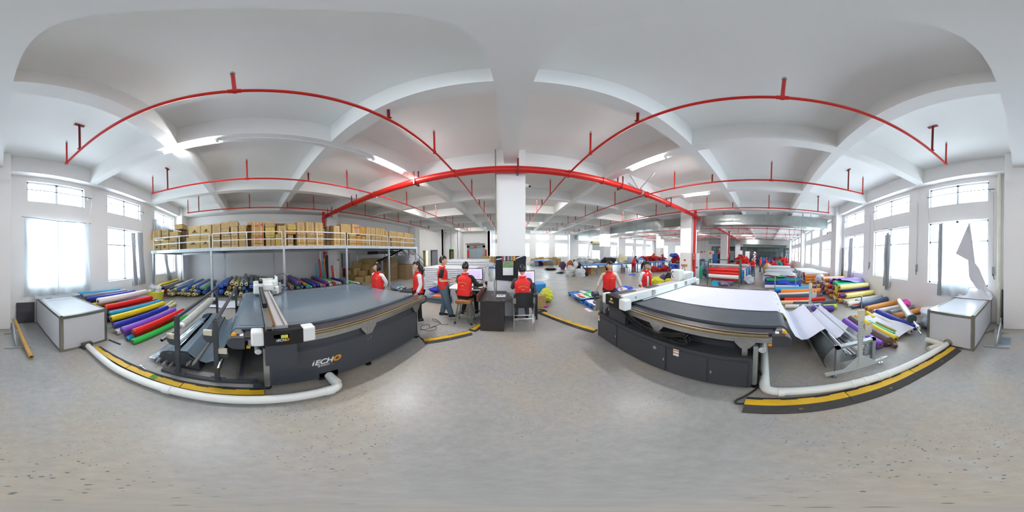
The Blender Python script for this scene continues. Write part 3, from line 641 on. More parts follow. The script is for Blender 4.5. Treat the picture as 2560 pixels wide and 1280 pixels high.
t = thing('roll_feeder', 'pale grey perforated feeder frame with roller cradle beside the right machine', 'roll stand', (3, -1.25, 0))
M_pale = mat('pale_grey_paint', 'c9cdcb', .4, .2)
for x, xs in ((1.8, -1), (4.22, 1)):
    q = MB().box(x - .02, x + .02, -1.72, -.74, .06, .105)
    q.prism([(-.98, .105), (-1.5, .105), (-1.28, .3), (-1.18, .3)], 'x', x - .012, x + .0)
    o = obj('foot_beam', q, M_pale, t)
    for y in (-.86, -1.6): obj('levelling_foot', MB().cyl((x, y, 0), (x, y, .018), .038, 16).cyl((x, y, .018), (x, y, .14), .008, 8), M_chrome, o, True)
    p = obj('upright_post', MB().box(x - .022, x + .022, -1.255, -1.195, .1, .98), M_pale, t)
    q = MB()
    for j in range(14):
        for yy in (-1.24, -1.21): q.cyl((x - .024, yy, .34 + j * .046), (x - .021, yy, .34 + j * .046), .005, 6)
    obj('peg_holes', q, M_gap, p)
    obj('sleeve', MB().box(x - .03, x + .03, -1.265, -1.185, .93, 1.08), mat('cream_plastic', 'd9d2bd', .5), p)
    obj('thin_rod', MB().cyl((x, -1.225, .9), (x, -1.225, 1.28), .009, 8), M_chrome, p, True)
    b = obj('bearing_bracket', MB().prism([(-1.25, .80), (-1.25, .66), (-1.34, .66), (-1.4, .70), (-1.4, .78), (-1.36, .78)], 'x', x - .02, x - .01), M_pale, t)
    obj('bearing_fork', MB().prism([(-1.27, .88), (-1.27, .76), (-1.39, .76), (-1.39, .88), (-1.36, .88), (-1.355, .82), (-1.31, .82), (-1.3, .88)], 'x', x - .04, x - .015), mat('cream_plastic', 'd9d2bd', .5), b)
obj('tie_rod', MB().cyl((1.8, -1.17, .62), (4.22, -1.17, .62), .012, 10), M_chrome, t, True)
cr = MB().box(1.88, 1.94, -.98, -.92, .0, .5).box(1.88, 1.94, -1.56, -1.5, .0, .5).box(1.88, 1.96, -1.56, -.92, .46, .5).box(4.1, 4.16, -.98, -.92, .0, .5).box(4.1, 4.16, -1.56, -1.5, .0, .5).box(4.08, 4.16, -1.56, -.92, .46, .5)
obj('cradle_frame', cr, M_steel, t)
for x in (1.93, 4.1):
    pr = [(-1.5, .46), (-1.5, .16), (-.98, .16), (-.98, .46)] + [(-1.23 + .2 * math.cos(a), .46 - .2 * math.sin(a)) for a in [i * PI / 10 for i in range(11)]]
    obj('side_plate', MB().prism([(-.98, .46), (-1.03, .46), (-1.06, .36), (-1.13, .29), (-1.24, .26), (-1.35, .29), (-1.42, .36), (-1.45, .46), (-1.5, .46), (-1.5, .16), (-.98, .16)], 'x', x, x + .006), M_steel, t)
for (y, z) in ((-1.02, .47), (-1.06, .38), (-1.1, .31), (-1.17, .27), (-1.24, .25), (-1.31, .27), (-1.38, .32), (-1.42, .39)):
    obj('cradle_roller', MB().cyl((1.93, y, z), (4.1, y, z), .02, 12).cyl((1.9, y, z), (1.93, y, z), .012, 8), M_chrome, t, True)
obj('cradle_tray', MB().grid(lambda u, v: (1.96 + 2.1 * u, -.99 - .5 * v, .46 - .24 * math.sin(PI * v)), 4, 16, .003), M_steel, t, True)
q = MB().grid(lambda u, v: (2.0 + 2.05 * u + .05 * v, -.95 + .09 * math.sin(v * PI) + .1 * v * (1 - u), .46 - .44 * v + .012 * math.sin(u * 14 + v * 5)), 20, 12, .01)
obj('black_sheet', q, mat('black_tarpaulin', '3d4548', .35, noise_amt=.2, noise_scale=4, bump=.6, bump_scale=9), smooth=True, loc=(3, -.9, .2), label='dark tarpaulin draped over the machine side of the right feeder', cat='sheet')
obj('green_clamp', MB().cyl((1.99, -1.36, .52), (2.05, -1.38, .54), .03, 10).box(2.0, 2.06, -1.42, -1.34, .5, .56), mat('green_plastic', '35b04a', .4), smooth=False, loc=(2.02, -1.38, .53), label='small green clamp on top of the right feeder frame', cat='clamp')
# ================================================================ FLOOR PIPES, CABLE RAMPS, BINS
def pipe_path(pts, r, n=20):
    P = [Vector(p) for p in pts]; out = [P[0]]
    for i in range(1, len(P) - 1):
        a = (P[i - 1] - P[i]).normalized(); b = (P[i + 1] - P[i]).normalized(); e = .13
        s, t_ = P[i] + a * e, P[i] + b * e
        for k in range(7): u = k / 6; out.append(s * (1 - u) ** 2 + P[i] * 2 * u * (1 - u) + t_ * u * u)
    out.append(P[-1]); return MB().tube(out, r, n)
M_pvc = mat('white_pvc', 'e9ebe8', .35, noise_amt=.05, noise_scale=3)
M_pvc2 = mat('yellowed_pvc', 'dfdccb', .45, noise_amt=.1, noise_scale=3)
t = thing('duct_pipe', 'white plastic pipe curving along the floor beside the left machine', 'pipe', (-1.44, -.8, 0))
obj('pipe_run', pipe_path([(-1.56, -2.56, .07), (-1.44, -1.7, .07), (-1.43, .8, .07), (-1.72, .8, .09)], .058), M_pvc, t, True)
for a, b in (((-1.43, -.92, .07), (-1.43, -.84, .07)), ((-1.43, .62, .07), (-1.43, .7, .07)), ((-1.52, .8, .078), (-1.58, .8, .08))): obj('pipe_collar', MB().cyl(a, b, .064, 20), M_pvc, t, True)
obj('floor_outlet', MB().box(-1.78, -1.7, .68, .92, .03, .16), M_gap, t)
obj('end_socket', MB().box(-1.66, -1.46, -2.62, -2.54, 0, .13), mat('grey_metal_socket', '5b5b55', .5, .5), t)
t = thing('duct_pipe', 'white plastic pipe on the floor behind the right machine, bending to the right bin', 'pipe', (1.6, -1, 0))
obj('pipe_run', pipe_path([(3.4, -.03, .07), (1.57, -.04, .07), (1.53, -.6, .07), (1.32, -2.74, .07)], .058), M_pvc, t, True)
obj('pipe_run', MB().tube([(1.5, -2.4, .07), (1.45, -2.55, .07), (1.34, -2.7, .07)], .05, 16), M_pvc2, t, True)
for y in (-.2, -.95, -1.1, -1.28, -1.42): obj('pipe_collar', MB().cyl((1.53 + (y + .6) * .1 if y < -.6 else 1.545, y - .03, .07), (1.53 + (y + .6) * .1 if y < -.6 else 1.545, y + .03, .07), .063, 20), M_pvc, t, True)
obj('pipe_branch', MB().tube([(1.33, -2.66, .07), (1.5, -2.68, .09), (1.72, -2.66, .1)], .06, 16), M_pvc2, t, True)
def ramp(pts, wo, wi, label, side):
    """cable ramp along a polyline; wo = width of the black apron on the outer side"""
    P = [Vector((*p, 0)) for p in pts]
    t = thing('cable_ramp', label, 'cable ramp', P[0])
    for a, b in zip(P, P[1:]):
        L = (b - a).length; n = max(1, round(L / .92)); d = (b - a).normalized(); s_ = Vector((d.y, -d.x, 0)) * side
        for i in range(n):
            p, r = a + d * (L * i / n + .004), a + d * (L * (i + 1) / n - .004)
            c = lambda q, off, z: q + s_ * off + Vector((0, 0, z))
            m_ = MB(); prof = [(-wi, 0), (-wi, .012), (-.055, .042), (.055, .042), (wo, .012), (wo, 0)]
            vs = [c(q, o_, z) for q in (p, r) for o_, z in prof]; k = len(prof)
            m_.add(vs, [tuple(range(k)), tuple(reversed(range(k, 2 * k)))] + [(j, k + j, k + (j + 1) % k, (j + 1) % k) for j in range(k)])
            sg = obj('ramp_section', m_, M_rubber, t)
            y_ = MB(); m2 = 6
            for j in range(m2):
                q0, q1 = p + (r - p) * (j / m2), p + (r - p) * ((j + 1) / m2); e = .012 if j % 2 else 0
                y_.add([c(q0, -.055 + e, .0425), c(q1, -.055 + e, .0425), c(q1, -.055 + e, .046), c(q0, -.055 + e, .046), c(q0, .052, .0425), c(q1, .052, .0425), c(q1, .052, .046), c(q0, .052, .046)],
                       [(3, 2, 6, 7), (0, 1, 2, 3), (4, 7, 6, 5), (0, 3, 7, 4), (1, 5, 6, 2)])
            obj('yellow_lid', y_, M_yellow, sg)
            hm = MB()
            hm.cyl(c(p.lerp(r, .5), (wo + .05) / 2, .02), c(p.lerp(r, .5), (wo + .05) / 2, .0265 + .003), .018, 10)
            obj('screw_dimple', hm, mat('brass', '8a7a4a', .5, .4), sg)
    return t
ramp([(-1.66, -2.48), (-1.62, -1.6), (-1.6, -.8), (-1.6, .06)], .06, .13, 'yellow and black cable ramp between the white pipe and the charcoal feeder', 1)
ramp([(1.17, -2.72), (1.3, -1.7), (1.36, -.8), (1.39, .13)], .16, .11, 'yellow and black cable ramp curving along the white pipe on the right', -1)
ramp([(-1.5, 2.53), (-.8, 3.2)], .1, .12, 'yellow and black cable ramp from the left machine towards the dark desk', 1)
ramp([(-.78, 3.3), (-.66, 3.62)], .08, .1, 'short yellow cable ramp section turned up against the dark desk', 1)
ramp([(.92, 4.4), (1.72, 2.9)], .1, .08, 'yellow and black cable ramp running to the corner of the right machine', 1)
def cable(name, pts, r, m_, label, cat='cable'):
    P = [Vector(p) for p in pts]; out = []
    for i in range(len(P) - 1):
        p0, p1, p2, p3 = P[max(i - 1, 0)], P[i], P[i + 1], P[min(i + 2, len(P) - 1)]
        for k in range(8):
            u = k / 8; out.append(.5 * (2 * p1 + (p2 - p0) * u + (2 * p0 - 5 * p1 + 4 * p2 - p3) * u * u + (3 * p1 - p0 - 3 * p2 + p3) * u ** 3))
    out.append(P[-1])
    return obj(name, MB().tube(out, r, 8), m_, smooth=True, loc=P[0], label=label, cat=cat)
cable('power_cable', [(1.9, .03, .25), (1.86, .0, .1), (1.7, .03, .02), (1.5, .14, .02), (1.42, .2, .02), (1.36, .2, .02), (1.36, .13, .03)], .012, M_black, 'black cable looping from the right machine into the cable ramp')
cable('power_cable', [(-1.8, 2.7, .2), (-1.7, 2.68, .02), (-1.62, 2.62, .02), (-1.5, 2.55, .03)], .012, M_black, 'black cable from the left machine into the ramp end')
cable('floor_cable', [(-1.85, 2.95, .01), (-1.72, 3.1, .01), (-1.8, 3.3, .01), (-1.92, 3.2, .01), (-1.85, 3.02, .01), (-1.65, 3.0, .01), (-1.55, 3.15, .01), (-1.62, 3.28, .01), (-1.7, 3.15, .01), (-1.6, 3.5, .01), (-1.8, 3.55, .01), (-1.9, 3.68, .01), (-1.7, 3.6, .01), (-1.55, 3.45, .01), (-1.4, 3.5, .01)], .005, M_gap, 'thin black cable lying in loops on the floor by the jeans')
cable('floor_cable', [(.8, 4.5, .02), (1.0, 4.6, .02), (1.05, 4.5, .02), (.85, 4.42, .03), (.75, 4.55, .03), (.9, 4.7, .02), (1.02, 4.55, .03), (.8, 4.4, .02), (.95, 4.4, .02)], .014, M_gap, 'heap of black cables on the floor beside the folding chair')
cable('power_cable', [(-.38, 4.0, 1.9), (-.36, 4.2, 1.2), (-.4, 4.22, .9), (-.36, 4.2, .76)], .006, M_black, 'thin cable hanging down the left side of the central pillar')
def bin_(x0, x1, y0, y1, h, label):
    t = thing('steel_bin', label, 'cabinet', ((x0 + x1) / 2, (y0 + y1) / 2, 0))
    obj('panel_body', MB().box(x0, x1, y0, y1, .03, h), mat('white_panel', 'd3d6dd', .3, coat=.2), t)
    f = .055; q = MB()
    for x in (x0, x1):
        for y in (y0, y1): obj('corner_strip', MB().box(x - (f if x == x1 else .006), x + (f if x == x0 else .006), y - (f if y == y1 else .006), y + (f if y == y0 else .006), 0, h + .004), M_stain, t)
    for y in (y0, y1): obj('edge_strip', MB().box(x0, x1, y - (f if y == y1 else .005), y + (f if y == y0 else .005), h - .05, h + .005), M_stain, t); obj('edge_strip', MB().box(x0, x1, y - .004, y + .004, 0, .05), M_stain, t)
    for x in (x0, x1): obj('edge_strip', MB().box(x - (f if x == x1 else .005), x + (f if x == x0 else .005), y0, y1, h - .05, h + .005), M_stain, t); obj('edge_strip', MB().box(x - .004, x + .004, y0, y1, 0, .05), M_stain, t)
    return t
b = bin_(-2.07, -1.07, -4.4, -2.64, .765, 'white panelled steel-edged bin under the curtained window')
obj('top_seam', MB().box(-1.95, -1.25, -3.9, -3.895, .765, .768).box(-1.42, -1.28, -4.36, -4.12, .765, .769), M_gap, b)
b = bin_(.81, 1.76, -4.4, -2.76, .755, 'white panelled steel-edged bin in front of the torn curtain')
obj('pipe_opening', MB().cyl((1.3, -2.74, .1), (1.3, -2.77, .1), .085, 24), M_stain, b)
obj('dark_board', MB().box(-1.02, -.52, -4.42, -4.4, 0, .62), mat('dark_board_paint', '46464b', .6), label='dark grey board standing against the wall next to the left bin', cat='board', loc=(-.77, -4.41, 0))
def stand(cx, label):
    t = thing('metal_stand', label, 'stand', (cx, -3.4, 0)); s = 1
    for y, x0, x1 in ((-3.0, cx - .26, cx + .22), (-3.72, cx - .2, cx + .2)):
        obj('foot_bar', MB().bar((x0, y, .015), (x1, y, .015), .03), M_steel, t)
        obj('upright', MB().bar((cx, y, .02), (cx, y, .42), .035), M_steel, t)
    obj('brace', MB().bar((cx, -3.0, .04), (cx, -3.72, .3), .025).bar((cx, -3.0, .03), (cx, -3.72, .03), .03), M_steel, t)
stand(-.36, 'small grey metal stand under the cardboard tube by the pillar')
stand(.46, 'small grey metal stand near the drain pipe and right bin')
obj('cardboard_tube', MB().ring((-.45, -4.1, .22), (-.54, -2.55, .045), .042, .034, 24), mat('golden_card', 'c49a55', .6, noise_amt=.1), smooth=True, loc=(-.5, -3.3, .1), label='long golden cardboard tube leaning over the left metal stand', cat='tube')
obj('metal_plate', MB().box(.2, .42, -3.5, -3.15, 0, .004), mat('blue_grey_plate', '7f93a3', .35, .5), loc=(.3, -3.3, 0), label='flat blue-grey plate on the floor beside the right metal stand', cat='plate')
obj('steel_angle', MB().bar((.62, -3.9, .02), (.95, -3.45, .02), .03), M_stain, loc=(.8, -3.7, 0), label='loose metal angle bar on the floor behind the right bin', cat='bar')
obj('black_bar', MB().bar((-2.1, -2.62, .015), (-2.13, -2.3, .015), .02), M_black, loc=(-2.1, -2.4, 0), label='short black rod on the floor at the left bin corner', cat='rod')
t = thing('drain_pipe', 'off-white vertical drain pipe beside the pillar between the bins', 'pipe', (.6, -4.36, 0))
obj('pipe_run', MB().cyl((.6, -4.36, 0), (.6, -4.36, CZ), .055, 20), M_pvc2, t, True)
for z in (.95, 1.35, 3.6, .25): obj('pipe_collar', MB().cyl((.6, -4.36, z), (.6, -4.36, z + .07), .063, 20), M_pvc2, t, True)
obj('inspection_port', MB().cyl((.6, -4.36, 1.02), (.6, -4.28, 1.02), .045, 18), M_pvc2, t, True)
obj('black_bar', MB().bar((.5, -4.3, .02), (.5, -4.38, 1.0), .035), M_gap, loc=(.5, -4.3, 0), label='dark flat bar leaning between drain pipe and pillar', cat='bar')
# green-handled scissors and spanner
t = thing('scissors', 'green-handled scissors lying on the left cable ramp', 'scissors', (-1.6, -1.12, .05))
q = MB(); n = 14
for sg in (-1, 1): q.tube([(-1.6 + sg * .022 + .02 * math.cos(2 * PI * i / n), -1.17 + .035 * math.sin(2 * PI * i / n), .056) for i in range(n + 1)], .006, 6)
obj('handle', q, MATS['green_plastic'], t, True)
obj('blade', MB().add([(-1.605, -1.13, .052), (-1.595, -1.13, .052), (-1.575, -1.0, .052), (-1.605, -1.13, .055), (-1.595, -1.13, .055), (-1.575, -1.0, .055)], [(0, 2, 1), (3, 4, 5), (0, 1, 4, 3), (1, 2, 5, 4), (2, 0, 3, 5)]), M_chrome, t)
obj('spanner', MB().bar((-1.78, -1.5, .012), (-1.72, -1.35, .012), .016, .006).cyl((-1.785, -1.515, .005), (-1.785, -1.515, .018), .022, 8).cyl((-1.715, -1.335, .005), (-1.715, -1.335, .018), .02, 8), M_chrome, loc=(-1.75, -1.42, 0), label='small steel spanner on the floor at the left feeder foot', cat='spanner')

# ================================================================ CURTAINS AND RODS
def curtain(x0, x1, zt, zb, y, m_, label, sag=.03, folds=6, tip=None, amp=.03):
    def fn(u, v):
        xx = x0 + (x1 - x0) * u; z = zt + (zb - zt) * v - sag * math.sin(PI * u * 3) ** 2 * (1 - v)
        if tip: xx += tip * v * v
        return (xx, y + amp * math.sin(u * folds * 2 * PI + v * 1.3) * (.4 + .6 * v) + .012 * math.sin(u * 23 + v * 9), z)
    return obj('curtain', MB().grid(fn, 40, 24, .004), m_, smooth=True, loc=((x0 + x1) / 2, y, (zt + zb) / 2), label=label, cat='curtain')
curtain(-1.72, -.74, 3.02, .8, -4.38, M_curtain, 'thin white curtain, pillar side of the pair over the left bin', folds=3)
curtain(-2.78, -1.7, 3.0, .78, -4.36, M_curtain, 'thin white curtain, half of the pair farther from the pillar', folds=3)
curtain(-5.42, -5.1, 2.95, .75, -4.36, M_curtg, 'narrow bunched grey curtain between the second and third left windows', folds=4, amp=.06, tip=-.1)
curtain(-4.92, -4.72, 2.9, .75, -4.34, M_curtg, 'twisted grey curtain hanging inside the second left window', folds=3, amp=.06, tip=-.06)
curtain(-7.5, -7.2, 2.05, .65, -4.36, M_curtg, 'grey curtain in the window under the mezzanine', folds=2, amp=.05, tip=-.4)
curtain(-6.9, -6.2, 3.75, 3.0, -4.36, M_curtain, 'thin curtain scrap hanging above the mezzanine cartons', folds=3)
curtain(-7.9, -7.1, 3.7, 2.9, -4.36, M_curtain, 'thin sagging curtain scrap next to the corner pillar on the mezzanine', folds=3, sag=.1)
curtain(4.5, 4.85, 2.75, .7, -4.34, M_curtg, 'long gathered grey curtain across the middle right window', folds=3, amp=.05)
curtain(4.62, 4.78, 2.85, .55, -4.36, M_curtg, 'narrow grey curtain strip hanging lowest in the middle right window', folds=1, amp=.02)
curtain(7.3, 7.75, 2.85, .7, -4.34, M_curtg, 'gathered grey curtain in the window before the wall pillar', folds=3, amp=.05)
curtain(1.46, 2.4, 2.9, .72, -4.36, M_curtain, 'thin white curtain, straight part beside the torn flap', folds=2, amp=.02)
curtain(2.28, 2.42, 2.92, .7, -4.32, M_curtg, 'dark gathered edge of curtain in the torn-curtain window', folds=2, amp=.02)
def torn(u, v):
    A, B, Cc_, D_ = Vector((1.42, -4.36, 2.88)), Vector((1.80, -4.3, 2.02)), Vector((.95, -4.34, .95)), Vector((1.25, -4.28, 1.5))
    p = A.lerp(B, u) if v < .5 else D_.lerp(B.lerp(D_, .6), u)
    return p
q = MB(); V = [(1.44, -4.36, 2.9), (1.83, -4.30, 1.98), (1.25, -4.30, 1.72), (1.46, -4.33, 1.79), (1.44, -4.33, 1.36), (1.14, -4.31, 1.58), (.88, -4.33, .98), (.95, -4.29, .88), (1.2, -4.3, 1.02), (1.38, -4.3, 1.25)]
q.add(V, [(0, 1, 3, 2), (2, 3, 4, 5), (5, 4, 9, 8, 7, 6)]); N_ = len(V)
q.add([(x, y - .006, z) for x, y, z in V], [(2, 3, 1, 0), (5, 4, 3, 2), (6, 7, 8, 9, 4, 5)])
obj('curtain', q, mat('curtain_backing', 'cfcfd4', .8), loc=(1.3, -4.3, 1.9), label='torn curtain flap folded over in a point above the right bin', cat='curtain')
q = MB().grid(lambda u, v: (.75 + 1.0 * u, -4.4 + .35 * v, .765 + (.3 * math.sin(PI * min(1, u * 1.2)) * (1 - v) + .04 * math.sin(u * 21 + v * 5) * (1 - v) + .012)), 24, 12, .004)
obj('curtain_heap', q, mat('curtain_backing', 'cfcfd4', .8), smooth=True, loc=(1.2, -4.3, .8), label='crumpled curtain end heaped on the back of the right bin', cat='curtain')
q = MB().grid(lambda u, v: (-2.3 + 1.3 * u, -4.36 + .22 * v, .775 + .07 * abs(math.sin(u * 11 + 2 * v)) * (1 - v) + .004), 24, 8, .004)
obj('curtain_heap', q, M_curtain, smooth=True, loc=(-1.7, -4.3, .8), label='curtain hem crumpled along the back of the left bin', cat='curtain')
def rod(x0, x1, z, label, y=-4.3):
    t = thing('curtain_rod', label, 'rod', ((x0 + x1) / 2, y, z), 'window opener rods across the upper windows')
    obj('rod_bar', MB().cyl((x0, y, z), (x1, y, z), .011, 8), M_gap, t, True)
    for x in (x0 + .15, (x0 + x1) / 2, x1 - .15): obj('rod_bracket', MB().bar((x, -4.45, z - .02), (x, y, z), .012).bar((x, y, z), (x, y, z - .09), .01), M_steel, t)
    s = 1 if abs(x0) > abs(x1) else -1
    xe = x0 if abs(x0) > abs(x1) else x1
    obj('pull_wire', MB().tube([(xe, y, z), (xe - .03 * s, y + .02, z + .14), (xe - .08 * s, y, z + .2)], .006, 6).cyl((xe, y, z), (xe + .05 * s, -4.4, z - .95), .005, 6), M_steel, t, True)
for x0, x1, nm in ((-2.85, -.8, 'left window over the curtained bin'), (-5.5, -3.5, 'second left upper window'), (-8.4, -6.3, 'upper window above the mezzanine'), (.72, 2.85, 'upper window above the right bin'), (3.55, 5.6, 'middle right upper window'), (6.3, 8.3, 'upper window before the right wall pillar')):
    rod(x0, x1, 3.84 if x0 > -6 else 3.7, 'thin dark opener rod across the ' + nm)
for x0, x1, nm in ((-2.85, -.66, 'left curtains'), (4.2, 5.0, 'middle right curtain'), (6.6, 7.7, 'curtain before the right wall pillar')):
    obj('curtain_wire', MB().tube([(x0, -4.36, 2.99), ((x0 + x1) / 2, -4.36, 2.95), (x1, -4.36, 3.02)], .006, 6), M_gap, smooth=True, loc=(x0, -4.36, 3), label='thin wire carrying the ' + nm, cat='wire')
for x, nm in ((.77, 'next to the drain pipe'), (3.3, 'between the torn curtain and the middle right window'), (5.95, 'between the second and third right windows')):
    t = thing('window_crank', 'grey window crank on the wall ' + nm, 'crank', (x, -4.42, 1.5))
    obj('crank_rod', MB().cyl((x, -4.41, 3.8), (x, -4.41, 1.6), .007, 6), M_steel, t, True)
    obj('crank_housing', MB().box(x - .03, x + .03, -4.45, -4.39, 1.38, 1.62), mat('grey_plastic', '9a9da0', .5), t, bevel=.006)
    obj('crank_handle', MB().tube([(x, -4.38, 1.42), (x - .03, -4.35, 1.34), (x - .05, -4.33, 1.28)], .01, 6), M_gap, t, True)

# ================================================================ MEZZANINE
t = thing('mezzanine', 'galvanised steel mezzanine platform with pale railing along the left wall', 'mezzanine', (-7.2, 2.5, 0))
y0, y1, xm = -4.2, 9.2, -5.8
obj('deck', MB().box(-9.3, xm - .06, y0, y1, 2.12, 2.165), mat('deck_board', '8d8478', .7), t)
obj('edge_beam', MB().box(xm - .06, xm, y0, y1, 2.045, 2.17), M_steel, t)
obj('edge_beam', MB().box(-8.76, -8.7, y0, y1, 2.0, 2.12), M_steel, t)
PY = [-4.12, -1.54, 1.11, 3.76, 6.41, 9.09]
for y in PY:
    p = obj('deck_post', MB().box(xm - .09, xm - .01, y - .04, y + .04, 0, 2.05), M_steel, t); obj('base_plate', MB().box(xm - .13, xm + .03, y - .08, y + .08, 0, .012), M_steel, p)
    obj('deck_post', MB().box(-8.74, -8.66, y - .04, y + .04, 0, 2.05), M_steel, t)
    obj('cross_beam', MB().box(-8.7, xm - .06, y - .035, y + .035, 2.02, 2.12), M_steel, t)
for a, b in zip(PY, PY[1:]):
    a += .06; b -= .06; mm = (a + b) / 2
    r = obj('railing_panel', MB().bar((xm - .03, a, 2.695), (xm - .03, b, 2.695), .035).bar((xm - .03, a, 2.425), (xm - .03, b, 2.425), .032).box(xm - .045, xm - .015, a - .015, a + .015, 2.17, 2.69).box(xm - .045, xm - .015, b - .015, b + .015, 2.17, 2.69).box(xm - .045, xm - .015, mm - .015, mm + .015, 2.17, 2.69), M_railw, t)
t = thing('metal_stairs', 'dark steel stairs with railings behind the mezzanine', 'stairs', (-7.6, 11.5, 0))
for sx in (-8.3, -7.3): obj('stringer', MB().bar((sx, 9.25, 2.1), (sx, 12.6, .1), .05, .2), M_dark, t)
for i in range(10): obj('tread', MB().box(-8.3, -7.3, 9.3 + i * .33, 9.6 + i * .33, 1.92 - i * .195, 1.95 - i * .195), M_dark, t)
for sx in (-8.35, -7.25):
    for dz in (.45, .85): obj('handrail', MB().bar((sx, 9.25, 2.1 + dz), (sx, 12.7, .1 + dz), .035), M_dark, t)
    for i in range(5): obj('baluster', MB().bar((sx, 9.4 + i * .8, 2.0 - i * .47), (sx, 9.4 + i * .8, 2.88 - i * .465), .03), M_dark, t)
obj('tarpaulin_roll', MB().box(-8.3, -7.3, 7.0, 9.0, 1.75, 1.95).bar((-7.2, 6.9, 1.3), (-7.0, 9.0, 2.0), .3, .04), M_gap, loc=(-7.8, 8, 1.8), label='dark sheeting stored under the end of the mezzanine', cat='sheet')

# cartons: one carton mesh per kind, copied
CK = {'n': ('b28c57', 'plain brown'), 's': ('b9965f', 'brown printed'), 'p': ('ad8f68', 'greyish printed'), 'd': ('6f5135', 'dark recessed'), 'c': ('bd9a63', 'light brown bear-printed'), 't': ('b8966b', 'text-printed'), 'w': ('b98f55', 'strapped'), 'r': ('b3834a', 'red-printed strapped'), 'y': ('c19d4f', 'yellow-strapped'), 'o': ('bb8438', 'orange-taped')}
CK['c'] = (CK['c'][0], 'light brown picture-printed')
PROTO = {}
def carton_proto(k):
    if k in PROTO: return PROTO[k]
    col = CK[k][0]; m_ = mat('cardboard_' + k, '%02x%02x%02x' % (int(col[:2], 16), min(255, int(col[2:4], 16) + 10), min(255, int(col[4:], 16) + 12)), .8, noise_amt=.1, noise_scale=3)
    me = bpy.data.meshes.new('carton'); q = MB().box(-.5, .5, -.5, .5, 0, 1)
    me.from_pydata(q.v, [], q.f); bm = bmesh.new(); bm.from_mesh(me); bmesh.ops.bevel(bm, geom=bm.edges[:], offset=.012, segments=1, affect='EDGES'); bmesh.ops.recalc_face_normals(bm, faces=bm.faces); bm.to_mesh(me); bm.free(); me.materials.append(m_)
    parts = []
    def part(nm, q, mm):
        e = bpy.data.meshes.new(nm); e.from_pydata(q.v, [], q.f); e.materials.append(mm); parts.append((nm, e))
    tape = mat('carton_tape', 'c8ab78', .35); ink = mat('carton_ink', '4a3a2a', .8); redi = mat('red_ink', 'b93a25', .7); strap = mat('white_strap', 'ddd8cc', .5); ystr = mat('yellow_strap', 'd8c24a', .5)
    part('tape_strip', MB().box(-.5, .5, -.04, .04, 1.0, 1.004).box(.5, .503, -.04, .04, .8, 1), tape)
    q = MB()
    if k == 's': q.box(.5, .503, -.18, .18, .28, .36).box(.5, .503, -.08, .1, .36, .46)
    if k == 'p':
        for j in range(4): q.box(.5, .503, -.32 + j * .17, -.24 + j * .17, .3, .42)
        q.box(.5, .503, -.3, .3, .72, .76).box(.5, .503, -.3, .2, .8, .83)
    if k == 'c': q.box(.5, .503, -.15, .12, .42, .52).box(.5, .503, -.25, .28, .36, .4).box(.5, .503, -.05, .1, .52, .62)
    if k == 't':
        for j in range(5): q.box(.5, .503, -.36, .3 - .06 * (j % 3), .2 + j * .15, .225 + j * .15)
    if k == 'w': pass
    if q.v: part('printed_marks', q, ink)
    q = MB()
    if k == 'r': q.box(.5, .503, -.38, .05, .62, .7).box(.5, .503, .18, .42, .6, .84)
    if k == 'o': q.box(.5, .503, -.3, .3, .35, .6)
    if q.v: part('red_print' if k == 'r' else 'orange_tape', q, redi if k == 'r' else mat('orange_tape', 'c07a1f', .5))
    if k in 'wry':
        q = MB()
        for y in (-.28, .27): q.box(.5, .508, y - .018, y + .018, 0, 1).box(-.5, .5, y - .018, y + .018, 1, 1.008)
        part('packing_strap', q, ystr if k == 'y' else strap)
    PROTO[k] = (me, parts); return PROTO[k]
def carton(x, y, z, sx, sy, sz, k, label, group, rz=0, tilt=0, name='cardboard_box'):
    me, parts = carton_proto(k)
    o = bpy.data.objects.new(name, me); C.objects.link(o); o.location = (x, y, z); o.scale = (sx, sy, sz); o.rotation_euler = (tilt, 0, rz)
    set_props(o, label, 'box', group)
    for nm, e in parts: c = bpy.data.objects.new(nm, e); C.objects.link(c); c.parent = o
    return o
low = [(-4.26, -3.88, .02, .48, 's'), (-3.85, -3.45, .03, .47, 's'), (-3.42, -3.05, .02, .47, 'p'), (-2.94, -2.66, .05, .4, 'd'), (-2.62, -2.04, .04, .48, 'c'), (-2.02, -1.61, .04, .48, 'c'), (-1.52, -1.24, .04, .52, 't'), (-1.18, -.83, .05, .51, 't'), (-.81, -.55, .05, .53, 'w'), (-.52, -.26, .05, .32, 'n'),
 (-.05, .41, .04, .5, 'r'), (.49, .66, .05, .34, 'n'), (.68, .83, .04, .32, 'n'), (.85, 1.06, .05, .46, 'y'), (1.1, 1.28, .04, .47, 'r'), (1.32, 1.53, .06, .44, 't'), (1.69, 2.06, .08, .51, 'w'), (2.09, 2.43, .08, .51, 'n'), (2.45, 2.81, .08, .52, 'w'), (2.83, 3.04, .08, .77, 'd'), (3.07, 3.26, .08, .87, 'd'), (3.28, 3.6, .07, .48, 'w'), (3.62, 3.89, .06, .58, 'n'),
 (4.07, 4.46, .05, .55, 'n'), (4.48, 4.75, .05, .49, 'o'), (4.77, 5.01, .05, .47, 'n'), (5.03, 5.29, .05, .57, 'w'), (5.38, 5.63, .04, .5, 'w'), (5.66, 5.88, .05, .52, 'w'), (5.9, 6.1, .05, .53, 'w'), (6.13, 6.59, .05, .61, 'n'), (6.9, 7.35, .03, .46, 'n'), (7.38, 7.64, .04, .48, 'n'), (7.68, 8.02, .04, .46, 'w'), (8.16, 9.1, .02, .51, 'n')]
